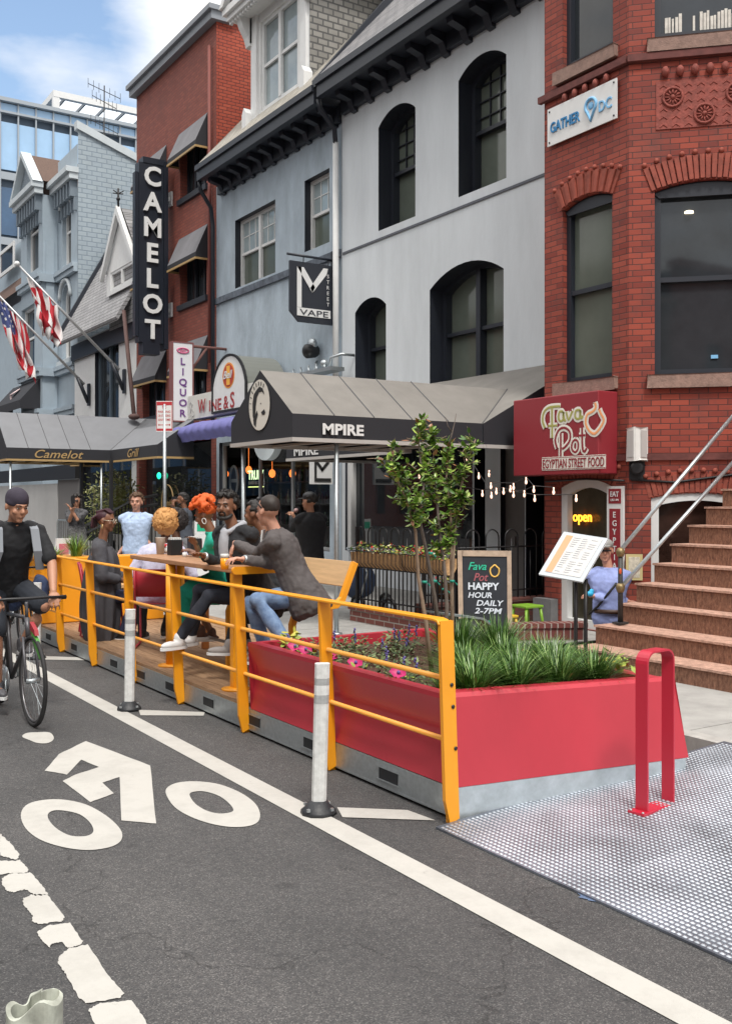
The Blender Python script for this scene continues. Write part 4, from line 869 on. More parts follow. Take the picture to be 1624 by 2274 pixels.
def disc(mb, W, cu, cz, ru, rz, d, th=.004, n=24): W.slab(mb, [(cu+ru*math.cos(2*math.pi*k/n), cz+rz*math.sin(2*math.pi*k/n)) for k in range(n)], d-th, d)
b = MB(); b.mat(0); disc(b, FS, 19.13, 4.3, .29, .27, -.031); b.mat(1); disc(b, FS, 19.13, 4.3, .255, .235, -.036); b.mat(2); FS.box(b, 19.05, 19.21, 4.1, 4.5, -.045, -.041); b.mat(3)
text_mb(b, 'Bell', (XW-.048,19.13,4.24), UY, UZ, .16, .012, .004, .35, width=.45); part(T, 'oval_logo', b, [org, mat('logo_red', (.45,.05,.03), .6), mat('logo_yellow', (.8,.42,.06), .6), trim_w])
b = MB()
for tx, x, h in (('W',451,.30),('INE',481,.24),('&',505,.27),('S',519,.32),('PIRITS',0,.24)):
    y = FS.px(x, 900)[0] if x else 17.35
    text_mb(b, tx, (XW-.034,y,3.62), UY, UZ, h, .012, .004, width={'W':.42,'INE':.62,'&':.24,'S':.2,'PIRITS':.95}[tx])
part(T, 'lettering', b, redl)['kind'] = 'stuff'
b = MB(); b.tube([FS.p(FS.px(x, y)[0], FS.px(x, y)[1], -.005) for x, y in ((424,893),(428,898),(426,906),(431,914),(432,922),(427,925),(423,918),(425,908),(422,900))], .007, 4, closed=True); part(T, 'grape_outline', b, mat('grey_line', (.3,.3,.3), .7))
T = thing('rolled_awning', 'bunched lilac blue fabric awning under the wine store fascia', 'awning', (8.9,19,3.2))
b = MB(); N = 60; V = []
for i in range(N+1):
    y = 16.7+4.5*i/N; 
    for j, (x, z) in enumerate(((9.28,3.46),(8.95,3.42),(8.62,3.30),(8.55,3.16),(8.62,3.06),(8.66,2.98))):
        s_ = 0 if j == 0 else 1; V.append((x+.02*s_*math.sin(i*1.3+j), y, z+.008*s_*math.sin(i*.37+j*2)+.006*math.sin(i*1.3)*s_))
b.add(V, [(i*6+j,i*6+j+1,i*6+j+7,i*6+j+6) for i in range(N) for j in range(5)], True); part(T, 'fabric', b, mat('lilac_fabric', (.15,.15,.38), .8, var=.1, vs=5))
b = MB(); b.tube([(9.3,16.7,3.45),(9.3,21.2,3.45)], .03, 6); part(T, 'roller', b, metal_k)
b = MB(); c = at(587,975,X=8.75); RW = Wall((8.75,0,0), (0,1,0), (1,0,0)); T = thing('hanging_sign', 'pale oval sign reading SINCE 1937 hanging partly behind the canopy', 'sign', c)
disc(b, RW, c.y, c.z, .47, .40, .15, .15, 32); part(T, 'board', b, mat('pale_blue_board', (.52,.58,.60), .6))
b = MB(); disc(b, RW, c.y-.12, c.z, .5, .43, .35, .19, 32); part(T, 'casing', b, metal_k)
b = MB(); text_mb(b, 'Since 1937', (8.744,c.y,c.z-.16), UY, UZ, .09, .008, .004, width=.6); part(T, 'lettering', b, redl)['kind'] = 'stuff'
# ------------------------------------------------------------ vape shop hanging sign
def msign(name, lab, a, c, Y, board, ink, band, words, cutc, cap):
    (x0, z1), (x1, z0) = (a[0], a[1]), (c[0], c[1]); T = thing(name, lab, 'sign', ((x0+x1)/2,Y,z0)); W_ = x1-x0; H_ = z1-z0
    b = MB(); pts = [(x0,Y,z1),(x1,Y,z1),(x1,Y,z0),(x0+W_*.2*cutc,Y,z0),(x0,Y,z0+H_*.17*cutc)] if cutc else [(x0,Y,z1),(x1,Y,z1),(x1,Y,z0),(x0,Y,z0)]
    b.prism(pts, (0,.06,0)); part(T, 'board', b, board)
    P_ = lambda u, v, d=-.004: Vector((x0+u*W_, Y+d, z1-v*H_))
    b = MB(); t = .09
    for q in ([(.15,.09),(.25,.09),(.25,.76),(.15,.76)], [(.15,.09),(.30,.09),(.56,.40),(.50,.50)], [(.50,.50),(.45,.42),(.76,.06),(.86,.06),(.83,.16)]): b.prism([P_(u, v) for u, v in q], (0,-.01,0))
    if band: b.prism([P_(.15,.765),P_(.92,.765),P_(.92,.9),P_(.15,.9)], (0,-.01,0))
    part(T, 'letter_m', b, ink)
    for tx, u, v, h, wd, m_, sy in words:
        b = MB()
        if sy:
            for i, ch in enumerate(tx): text_mb(b, ch, P_(u, v+i*sy, -.016), UX, UZ, h, .004, .004)
        else: text_mb(b, tx, P_(u, v, -.016), UX, UZ, h, .004, .004, width=wd)
        part(T, 'lettering', b, m_)['kind'] = 'stuff'
    if cap:
        b = MB(); b.tube([(x0-.05,Y+.03,z1+.12),(x1+.12,Y+.03,z1+.12)], .025, 6); b.tube([(x0+.3,Y+.03,z1+.12),(x0+.3,Y+.03,z1)], .012, 4); b.tube([(x1-.1,Y+.03,z1+.12),(x1-.1,Y+.03,z1)], .012, 4); b.box((9.93,Y-.05,z1-.2),(9.998,Y+.1,z1+.3)); part(T, 'bracket', b, trim_d)
    return T
p0 = at(644,577,Y=16.5); p1 = at(740,722,Y=16.5)
msign('hanging_sign', 'black vape shop sign with a large white letter M and clipped corner', (p0.x,p0.z), (p1.x,p1.z), 16.5, mat('sign_black', (.02,.024,.034), .5), trim_w, True,
      [('VAPE', .535, .885, .11, .62, _m['sign_black'], 0), ('STREET', .86, .22, .07, 0, trim_w, .095)], 1, True)
p0 = at(690,1018,Y=16.2); p1 = at(738,1075,Y=16.2)
msign('square_sign', 'small white square sign with a black letter M in the shop doorway', (p0.x,p0.z), (p1.x,p1.z), 16.2, trim_w, _m['black_letters'], True, [], 0, False)
# wall lamp and conduit above the canopy
b = MB(); c = at(703,778,X=9.95); b.lathe(c, [(.11,0),(.14,.06),(.14,.24),(.10,.28),(.04,.30)], 16, (-1,0,-.15)); T = thing('wall_horn', 'round black vent hood on the blue grey wall above the canopy', 'vent hood', c)
part(T, 'hood', b, metal_k); b = MB(); b.ell(c+Vector((-.1,0,.1)), (.09,.14,.14), 12, 8); part(T, 'cowl', b, steel_g)
b = MB(); b.tube([c+Vector((0,0,-.2)), c+Vector((-.1,0,-.75))], .03, 6); part(T, 'stem', b, steel_g)
b = MB(); c = at(700,828,X=9.7); b.box((9.5,c.y-.9,c.z-.05), (9.8,c.y+.6,c.z+.02)); b.tube([(9.6,c.y-.7,c.z+.02),(9.6,c.y-.75,c.z+.2),(9.7,c.y-.95,c.z+.25),(9.98,c.y-.95,c.z+.25)], .03, 6); b.ell((9.6,c.y-.5,c.z+.12), .08, 8, 6)
for k in range(5): b.tube([(9.55,c.y-.6+k*.3,c.z+.02),(9.6,c.y-.5+k*.3,c.z+.14)], .02, 5)
solo('floodlight_bar', 'cluttered metal lamp bracket on the wall just above the canopy', 'bracket', b, steel_g, c)
# ------------------------------------------------------------ parking sign
c = at(365,924,X=5.7); T = thing('parking_sign', 'red and white NO PARKING sign on a thin galvanised post', 'sign', (c.x,c.y,.15))
uu = Vector((.80,-.6,0)).normalized(); nn = uu.cross(Vector(UZ)); k = (c.x*ST+c.y*CT)/F
hw, hh = .125, 34*k
b = MB(); o = c-uu*hw-Vector((0,0,hh)); b.mat(0).obox(o, uu*2*hw, -nn*.006, Vector((0,0,2*hh))); b.mat(1)
for (u0, u1, v0, v1) in ((-.94,.94,.72,.95),(-.94,.94,-.95,-.8),(-.97,-.9,-.95,.95),(.9,.97,-.95,.95),(-.7,.7,-.58,-.54),(-.72,-.6,-.62,-.5),(.6,.72,-.62,-.5)):
    b.obox(c+uu*(hw*u0)+Vector((0,0,hh*v0))+nn*.0005, uu*(hw*(u1-u0)), nn*.0015, Vector((0,0,hh*(v1-v0))))
for i, (tx, h) in enumerate((('NO',.055),('PARKING',.036),('OR STANDING',.036),('ANY TIME',.036))): text_mb(b, tx, c+Vector((0,0,hh*(.48-.26*i)))+nn*.001, uu, UZ, h, .008, .0015, width=(.06 if i == 0 else .19))
part(T, 'sign_plate', b, [trim_w, mat('sign_red', (.45,.03,.04), .5)])
b = MB(); b.tube([(c.x-nn.x*.02,c.y-nn.y*.02,.15),(c.x-nn.x*.02,c.y-nn.y*.02,c.z+hh*.8)], .028, 8); part(T, 'post', b, steel_g)
# ------------------------------------------------------------ signs on the red brick house
T = thing('wall_sign', 'white aluminium wall sign with blue lettering GATHER DC high on the red brick bay', 'sign', (8.66,8.67,6.1))
b = MB(); BW.slab(b, [(9.24,6.08),(8.1,6.08),(8.1,6.54),(9.24,6.54)], -.045, -.03); part(T, 'panel', b, trim_w)
bl = mat('blue_letters', (.02,.19,.42), .5); bl2 = mat('sky_blue_letters', (.2,.47,.75), .5)
b = MB(); text_mb(b, 'GATHER', (8.654,8.93,6.23), UY, UZ, .125, .014, .012, width=.5); part(T, 'lettering', b, bl)['kind'] = 'stuff'
b = MB(); text_mb(b, 'DC', (8.654,8.27,6.23), UY, UZ, .125, .006, .012, width=.2); part(T, 'lettering', b, bl2)['kind'] = 'stuff'
b = MB(); b.tube([Vector((8.648,8.5+.085*math.cos(t),6.35+.085*math.sin(t))) for t in [R(-50+280*k/18) for k in range(19)]]+[Vector((8.648,8.5,6.17))], .018, 6, closed=True); b.ell((8.65,8.5,6.35), (.008,.045,.045), 10, 6); part(T, 'pin_logo', b, bl2)
b = MB()
for (y, z) in ((9.2,6.12),(9.2,6.5),(8.14,6.12),(8.14,6.5)): b.ell((8.652,y,z), .012, 8, 5); 
part(T, 'screw', b, metal_k)['kind'] = 'stuff'
T = thing('restaurant_sign', 'dark red Fava Pot sign box over the basement door', 'sign', (8.4,8.8,2.0))
b = MB(); b.box((8.38,8.12,2.0), (8.695,9.56,2.945)); part(T, 'box', b, mat('maroon_panel', (.26,.025,.035), .45), bev=.012)
FP = Wall((8.378,0,0), (0,1,0), (1,0,0))
cream = mat('cream_outline', (.72,.70,.64), .6); olive = mat('olive_letters', (.36,.35,.10), .6); mar = _m['maroon_panel']; orn = mat('orange_fruit', (.85,.36,.15), .6)
def fpx(x, y): return FP.px(1165.5+x*.2051, 832.5+y*.2051)       # read from the sign itself
def stroke(mb, pts, w_, d):
    if len(pts) > 2 and pts[0] != pts[-1]: pts = [pts[0]]+cat_([pts[0]]+pts+[pts[-1]], 3)[3:3*len(pts)]+[pts[-1]]
    elif len(pts) > 2: pts = cat_(pts[:-1], 3); pts = pts+[pts[0]]
    mb.tube([FP.p(*fpx(x, y), d) for x, y in pts], w_, 6, r2=None)
strk = {'f': [[(215,570),(190,500),(200,410),(250,355),(330,340),(380,340)],[(290,350),(292,680)],[(250,550),(345,545)]],
        'a': [[(405,395),(370,400),(362,470),(385,500),(410,480),(412,400)],[(412,400),(425,490),(440,485)]], 'v': [[(445,400),(470,485),(505,400)],[(505,400),(520,395)]], 'a2': [[(590,380),(550,385),(540,450),(565,475),(590,460),(594,380)],[(594,380),(605,470),(625,440)]],
        'p': [[(385,630),(385,880)],[(345,790),(325,700),(360,600),(420,570),(480,610),(485,700),(440,770),(400,800)]], 'o': [[(545,700),(510,730),(505,800),(540,835),(570,800),(572,730),(545,700)]], 't': [[(615,570),(620,780),(640,830),(665,790)],[(580,655),(650,650)]],
        'fruit': [[(755,300),(765,350),(730,395),(670,430),(655,520),(690,600),(745,635),(790,600),(830,540),(850,480),(820,420),(800,370)]]}
for key, names, ink in (('fava', ('f','a','v','a2'), olive), ('pot', ('p','o','t'), mar), ('fruit', ('fruit',), orn)):
    b = MB()
    for n_ in names:
        for s_ in strk[n_]: stroke(b, s_, .040, .0)
    b2 = MB(); [b2.add([(8.3755+(x-8.378)*.03, y, z) for x, y, z in b.v], b.f)]
    part(T, 'lettering_outline', b2, cream)['kind'] = 'stuff'
    b = MB()
    for n_ in names:
        for s_ in strk[n_]: stroke(b, s_, .014, .0)
    b2 = MB(); b2.add([(8.372+(x-8.378)*.08, y, z) for x, y, z in b.v], b.f)
    part(T, 'lettering', b2, ink)['kind'] = 'stuff'
b = MB(); u0, z0 = fpx(180,1070); u1, z1 = fpx(870,885); b.mat(0); zz0, zz1 = 2.055, 2.215
FP.box(b, u1, u0, zz0, zz1, -.004, -.001); b.mat(1); FP.box(b, u1, u0, zz0+.008, zz0+.014, -.006, -.005); FP.box(b, u1, u0, zz1-.014, zz1-.008, -.006, -.005)
text_mb(b, 'EGYPTIAN STREET FOOD', (8.371,(u0+u1)/2,2.083), UY, UZ, .105, .008, .003, width=abs(u0-u1)*.96); part(T, 'subtitle', b, [cream, mar])['kind'] = 'stuff'
def speaker(c, W, lab):
    T = thing('wall_speaker', lab, 'speaker', c, 'white outdoor speakers by the red sign'); c = Vector(c); b = MB(); u, n = W.u, W.n
    P_ = [c+u*a+n*d for a, d in ((-.11,0),(.11,0),(.11,-.05),(.03,-.15),(-.03,-.15),(-.11,-.05))]
    b.prism(P_, (0,0,.36)); part(T, 'cabinet', b, white_p, bev=.012)
    b = MB()
    for s_ in (-1,1):
        A = c+u*(.107*s_)-n*.058; B_ = c+u*(.036*s_)-n*.148; m = (A+B_)/2; nn_ = Vector((0,0,1)).cross(B_-A).normalized()*.004
        if nn_.dot(n) > 0: nn_ = -nn_
        b.add([A+nn_+Vector((0,0,.03)),B_+nn_+Vector((0,0,.03)),B_+nn_+Vector((0,0,.33)),A+nn_+Vector((0,0,.33))], [(0,1,2,3)])
    part(T, 'grille', b, mat('speaker_grille', (.5,.5,.49), .8))
    return T
p = at(1412,1022,Y=7.70); AWp = AW.p(AW.px(1412,1022)[0], AW.px(1412,1022)[1], -.02); speaker(AWp, AW, 'white speaker on the right of the red restaurant sign')
q_ = at(1172,1034,X=8.6); speaker((8.62,q_.y,q_.z), BW, 'white speaker on the left of the red restaurant sign')
T = thing('flood_lamp', 'round black lamp under the right hand white speaker', 'lamp', AWp-Vector((0,0,.2))); b = MB(); c = AWp-AW.n*.06-Vector((0,0,.09)); b.lathe(c, [(.05,-.04),(.075,0),(.075,.03),(.05,.035)], 14, -AW.n); part(T, 'lamp_head', b, metal_k)
b = MB(); AW.slab(b, [(AW.px(1395,1050)[0],AWp.z-.22),(AW.px(1430,1050)[0],AWp.z-.22),(AW.px(1430,1050)[0],AWp.z-.01),(AW.px(1395,1050)[0],AWp.z-.01)], -.02, -.001); part(T, 'back_plate', b, metal_k)
b = MB(); b.tube([BW.p(9.3,1.93,-.02),BW.p(8.6,1.95,-.02),BW.p(8.0,1.92,-.03)], .012, 5); b.tube([AW.p(.02,1.93,-.02),AW.p(.5,1.9,-.02),AW.p(1.1,1.98,-.02),AW.p(1.8,2.1,-.02)], .014, 5); solo('cable', 'black cable drooping along the red brick bay', 'cable', b, metal_k, (8.68,8.0,1.9))
# neon and door signs
neon = mat('neon_orange', (1.,.42,.03), .5, emit=1.7)
b = MB(); a0, z0 = BW.px(1304,1152, .11); text_mb(b, 'open', (8.765,a0+.045,z0-.03), UY, UZ, .125, .006, .01, width=.31); solo('neon_sign', 'glowing orange neon sign reading open in the basement door', 'neon sign', b, neon, (8.8,a0,z0))
T = thing('vertical_menu_sign', 'narrow maroon and white EAT EGYPTIAN sign beside the basement door', 'sign', (8.66,8.05,1))
u0 = BW.px(1350,1100)[0]; u1 = BW.px(1386,1100)[0]
b = MB(); b.mat(0); BW.box(b, u1, u0, .75, 1.86, -.03, -.002); b.mat(1); BW.box(b, u1+.03, u0-.03, 1.66, 1.83, -.034, -.0301); BW.box(b, u1+.04, u0-.04, .78, 1.60, -.034, -.0301)
b.mat(0); um = (u0+u1)/2; text_mb(b, 'EAT', (8.664,um,1.74), UY, UZ, .06, .012, .003, width=.13); text_mb(b, 'LIKE AN', (8.664,um,1.69), UY, UZ, .025, .004, .003, width=.12)
for i, ch in enumerate('EGYPTIAN'): text_mb(b, ch, (8.664,um,1.50-i*.098), UY, UZ, .066, .014, .003)
part(T, 'board', b, [trim_w, mar])
b = MB(); u0, z1 = AW.px(1388,1230); u1, z0 = AW.px(1425,1288); AW.box(b, u0+.0, u1, z0, z1, -.02, -.003); T = thing('menu_poster', 'framed yellow and white poster on the brick bay beside the steps', 'poster', AW.p(u0,z0,0)); part(T, 'frame', b, mat('poster_yellow', (.6,.5,.25), .6))
b = MB(); AW.box(b, u0+.03, u1-.03, z0+.03, z1-.03, -.024, -.021); part(T, 'sheet', b, mat('poster_sheet', (.6,.55,.45), .7, var=.35, vs=30))
# things seen in the bay windows
b = MB(); zc = AW.px(1458,83)[1]
for i in range(24):
    if 4 < i < 8 or i == 9: continue
    a = ua+.12+i*.038; h = random.uniform(.15,.22); AW.box(b, a, a+random.uniform(.02,.034), zc+.09, zc+.09+h, .119, .137)
solo('window_books', 'row of white books on the sill of the upper bay window', 'books', b, mat('book_spines', (.62,.6,.55), .7, var=.2, vs=12), AW.p(ua+.5,zc,0))['kind'] = 'stuff'
b = MB(); c = AW.p(AW.px(1531,466)[0], AW.px(1531,466)[1], .135); b.lathe(c, [(.05,0),(.05,.02),(.02,.03)], 12); solo('ceiling_lamp', 'round lit ceiling lamp seen in the bay window', 'lamp', b, mat('lamp_glow', (1,.85,.6), .5, emit=2.), c)
b = MB(); c = AW.p(AW.px(1588,788)[0], AW.px(1588,788)[1], .135); AW.box(b, AW.px(1580,788)[0], AW.px(1596,788)[0], c.z-.02, c.z+.02, .128, .139); solo('window_sticker', 'small blue sticker in the lower bay window', 'sticker', b, bl2, c)
# ------------------------------------------------------------ handrails and newel
T = thing('stair_handrail', 'steel double handrail with black newel post and brass collars on the front steps', 'handrail', (7.1,6.55,.49))
c0 = at(1376,1385,Z=.5); X_ = c0.x
def onY(x, y, yy): return at(x, y, Y=yy)
yy = c0.y; A = at(1376,1222,Y=yy); B_ = at(1376,1305,Y=yy); A2 = at(1624,925,Y=yy); B2 = at(1624,1028,Y=yy)
b = MB(); b.tube([c0, A+Vector((0,0,-.04))], [.026,.022], 10); b.box(c0+Vector((-.06,-.05,0)), c0+Vector((.06,.05,.02))); part(T, 'newel_post', b, mat('newel_black', (.03,.03,.03), .5, var=.3, vs=40))
brass = mat('aged_brass', (.24,.18,.09), .45, metal=.6, var=.3, vs=30)
b = MB(); b.lathe(A-Vector((0,0,.03)), [(.03,-.03),(.042,0),(.045,.02),(.03,.05),(.01,.06)], 12); part(T, 'collar', b, brass)
b = MB(); b.lathe(B_, [(.03,-.045),(.043,-.01),(.045,.015),(.03,.045)], 12); part(T, 'collar', b, brass)
b = MB(); d = A2-A; b.tube([A, A+d*1.3], .021, 10); part(T, 'handrail', b, steel_g)
b = MB(); d = B2-B_; b.tube([B_, B_+d*1.3], .021, 10); part(T, 'handrail', b, steel_g)
b = MB(); b.ell(at(1376,1268,Y=yy-.024), (.018,.006,.03), 10, 6); part(T, 'sticker', b, mat('orange_sticker', (.6,.1,.03), .6))
# ------------------------------------------------------------ parklet
yel = mat('yellow_powder_coat', (.82,.33,.012), .38, var=.05, vs=3)
redp = mat('coral_red_powder_coat', (.43,.030,.048), .38, var=.10, vs=1.6, bump=.03, bs=400, stretch=(1,1,.5))
wood = mat('deck_boards', (.27,.15,.075), .7, var=.3, vs=5, stretch=(10,1,10), col2=(.42,.27,.16))
woodl = mat('pale_pine', (.55,.36,.19), .6, var=.14, vs=2.5, stretch=(14,1,14))
PX0 = 3.24
T = thing('parklet_platform', 'timber decked street platform on a galvanised steel base beside the bike lane', 'platform', (4.1,8.4,0))
b = MB(); b.box((PX0+.03,4.22,.02), (PX0+.06,12.9,.175)); 
for y in [4.3+k*.85 for k in range(10)]: b.box((PX0+.0295,y-.05,.045), (PX0+.06,y-.045,.17))
b.box((PX0+.0285,4.2,.02), (PX0+.075,12.9,.032)); b.box((PX0+.0285,4.2,.163), (PX0+.075,12.9,.176)); part(T, 'side_channel', b, steel_g)
b = MB(); 
ys = [4.72,5.62,6.45,7.25,8.05,8.75,9.5,10.1,10.8,11.3,11.8]
for y in ys: b.box((PX0+.026,y,.065), (PX0+.031,y+.19,.135)); 
part(T, 'fork_pocket', b, mat('pocket_black', (.01,.012,.015), .6))['kind'] = 'stuff'
b = MB()
for y in ys: 
    for q_ in ((y-.02,.06),(y-.02,.135)): b.box((PX0+.022,q_[0],q_[1]), (PX0+.0255,q_[0]+.23,q_[1]+.008))
part(T, 'pocket_rim', b, steel_g)['kind'] = 'stuff'
b = MB(); b.add([(3.25,4.2,.0),(4.8,3.95,.1),(4.8,3.95,.178),(3.25,4.2,.178),(3.25,4.23,.0),(4.8,3.98,.1),(4.8,3.98,.178),(3.25,4.23,.178)], [(0,1,2,3),(4,7,6,5),(0,3,7,4),(1,5,6,2),(3,2,6,7),(0,4,5,1)]); part(T, 'end_plate', b, mat('pale_galvanised', (.42,.47,.50), .42, metal=.45, var=.2, vs=9))
b = MB(); b.box((PX0+.07,4.3,-.0), (5.3,12.9,.02)); part(T, 'underframe', b, metal_k)
x = PX0+.035; b = MB(); i = 0
while x < 5.3: b.box((x,6.68,.177), (x+.134,12.9,.205-.0005*(i % 3))); x += .14; i += 1
part(T, 'deck_boards', b, wood)
# red planter
T = thing('planter', 'coral red steel planter with sloping sides at the near end of the platform', 'planter', (4.0,5.3,.18))
pn = [(3.27,.18),(3.305,.40),(3.285,.50),(3.245,.64),(3.25,.665),(3.33,.665),(3.33,.55)]
b = MB()
def loft(mb, prof_fn, ys_):
    V = []; n = None
    for y in ys_: p_ = prof_fn(y); n = len(p_); V += p_
    mb.add(V, [(i*n+k, i*n+k+1, (i+1)*n+k+1, (i+1)*n+k) for i in range(len(ys_)-1) for k in range(n-1)])
def near(z): return 4.2+.085*(z-.18)/.48       # the end face leans back
b.add([(x, near(z)+.004, z) for x, z in pn]+[(x, 6.6, z) for x, z in pn], [(k, k+7, k+8, k+1) for k in range(6)])
part(T, 'side_panel', b, redp)
def endp(x, z): t = (x-3.25)/1.55; return (x, near(z)-.25*t, z)
b = MB(); ex = [3.262, 4.8]
pts = [(3.272,.18),(4.82,.18),(4.79,.625),(3.268,.64)]
A_ = [endp(x, z) for x, z in pts]; b.add(A_, [(0,1,2,3)])
r0 = [endp(3.268,.64), endp(4.79,.625)]; r1 = [(3.258,near(.665)+.015,.662),(4.78,near(.665)-.235,.645)]; r2 = [(3.33,near(.665)+.09,.662),(4.70,near(.665)-.145,.645)]; r3 = [(3.33,near(.665)+.09,.55),(4.70,near(.665)-.145,.55)]
b.add(r0+r1+r2+r3, [(0,1,3,2),(2,3,5,4),(4,5,7,6)]); part(T, 'end_panel', b, redp)
b = MB(); b.add([(4.82,3.95,.18),(4.85,6.6,.18),(4.85,6.6,.65),(4.79,3.96+.06,.63),(4.70,4.15,.63),(4.77,6.55,.65),(4.70,4.15,.55),(4.77,6.55,.55)], [(0,1,2,3),(3,2,5,4),(4,5,7,6)]); part(T, 'back_panel', b, redp)
b = MB(); b.add([(3.27,6.6,.18),(4.85,6.6,.18),(4.85,6.6,.66),(3.25,6.6,.665),(3.25,6.53,.665),(4.85,6.53,.66),(4.85,6.53,.4),(3.3,6.53,.4)], [(0,1,2,3),(3,2,5,4),(4,5,6,7)]); part(T, 'far_panel', b, redp)
b = MB(); n = 26; V = []
for i in range(n+1):
    for j in range(n+1): x = 3.3+1.5*i/n; y = 4.15+2.42*j/n; y = max(y, near(.6)+.05-.25*(x-3.25)/1.55); V.append((x, y, .585+.03*noise.noise(Vector((x*7,y*7,0)))))
b.add(V, [(i*(n+1)+j,(i+1)*(n+1)+j,(i+1)*(n+1)+j+1,i*(n+1)+j+1) for i in range(n) for j in range(n)]); solo('soil', 'brown bark mulch in the red planter', 'soil', b, mat('mulch', (.10,.05,.03), .95, var=.6, vs=60, bump=1, bs=120), (4,5.3,.58), kind='stuff')
# railing
T = thing('guard_railing', 'yellow steel guard railing along the bike lane side of the platform', 'railing', (3.2,8.4,.02))
def rx(z): return 3.235-.085*(z/1.08)**1.0
for i, y in enumerate((4.16,5.4,6.62,7.83,8.96,10.1,11.24,12.48)):
    b = MB(); w_ = .075 if i else .082
    b.prism([(rx(.03)-w_*.2,y,.01),(rx(.03)+w_*.5,y,.03),(rx(1.07)+w_,y,1.07),(rx(1.07),y,1.07),(rx(.14)-w_*.5,y,.13)], (0,.022,0))
    p_ = part(T, 'post', b, yel, bev=.004)
    b = MB(); b.box((rx(.03)+.0,y+.023,.0), (rx(.03)+.05,y+.06,.13)); 
    for z in (.04,.1): b.ell((rx(.03)-.003,y+.04,z), .011, 8, 5)
    part(p_, 'bracket', b, yel)
    if i == 0:
        b = MB()
        for z in (.735,.40,.62): b.lathe((rx(z)+.045,y-.001,z), [(.011,0),(.011,.003)], 8, (0,-1,0))
        part(p_, 'bolt_hole', b, metal_k)
b = MB(); z = 1.075; b.flatbar([(rx(1.06)+.03,4.17,z-.025),(rx(1.06)+.03,4.185,z-.006),(rx(1.06)+.03,4.22,z),(rx(1.06)+.03,12.75,z)], .014, (.075,0,0)); part(T, 'top_rail', b, yel, bev=.003)
for z in (.765,.435): b = MB(); b.tube([(rx(z)+.035,4.17,z),(rx(z)+.035,12.72,z)], .015, 8); part(T, 'rail', b, mat('orange_yellow_rail', (.85,.38,.06), .4))
# bar table
T = thing('bar_table', 'high wooden bar table with yellow steel end plate and posts on the deck', 'table', (3.55,8.2,.205))
b = MB(); b.box((3.40,7.165,1.125), (3.86,9.5,1.165)); part(T, 'tabletop', b, mat('table_wood', (.36,.19,.10), .55, var=.25, vs=4, stretch=(8,1,8)), bev=.006)
b = MB(); pts = [(3.41+.025*math.sin(t),0,1.145-.027*math.cos(t)) for t in [math.pi*k/8 for k in range(9)]]
lft = [(3.405-.025*math.sin(math.pi*k/8), 1.147+.03*math.cos(math.pi*k/8)) for k in range(9)]; rgt = [(3.855+.025*math.sin(math.pi*k/8), 1.147-.03*math.cos(math.pi*k/8)) for k in range(9)]
b.prism([(x,7.135,z) for x, z in lft+rgt], (0,.029,0)); part(T, 'end_plate', b, yel, bev=.003)
for (x, y) in ((3.44,7.2),(3.44,8.55)):
    b = MB(); b.box((x-.035,y-.02,.215), (x+.045,y+.04,1.124)) if y < 8 else b.tube([(x,y,.215),(x,y,1.124)], .045, 14); lg = part(T, 'leg', b, yel, bev=.004 if y < 8 else 0)
    b = MB(); b.lathe((x,y+.01,.206), [(.11,0),(.11,.012),(.05,.02)], 20); part(lg, 'base_flange', b, yel)
b = MB(); b.tube([(3.80,9.2,.21),(3.80,9.2,1.124)], .04, 10); part(T, 'leg', b, yel)
# high bench with backrest
T = thing('bar_bench', 'yellow steel high bench with pale pine seat and backrest by the bar table', 'bench', (4.1,7.6,.205))
def side_path(y): return [(3.80,y,.21),(3.80,y,.72),(3.83,y,.80),(3.90,y,.845),(4.14,y,.845),(4.20,y,.85),(4.26,y,.90),(4.30,y,1.0),(4.38,y,1.19)]
for y in (6.94, 8.1, 9.35):
    b = MB(); b.flatbar([(x,yy,z) for x, yy, z in side_path(y)], .05, (0,.045,0)); part(T, 'side_frame', b, yel, bev=.004)
    b = MB(); b.box((4.1,y-.02,.21), (4.16,y+.03,.82)); part(T, 'leg', b, mat('orange_brown_post', (.45,.16,.03), .5))
b = MB()
for k in range(3): b.box((3.88+k*.125,6.97,.852), (3.99+k*.125,9.33,.878))
part(T, 'seat', b, woodl, bev=.004)
b = MB(); b.prism([(4.285,6.93,1.0),(4.312,6.93,.99),(4.388,6.93,1.185),(4.36,6.93,1.2)], (0,2.4,0)); part(T, 'backrest', b, woodl, bev=.006)
b = MB(); b.tube([(3.86,6.9,.42),(3.86,9.3,.42)], .015, 8); part(T, 'foot_rail', b, steel_g)
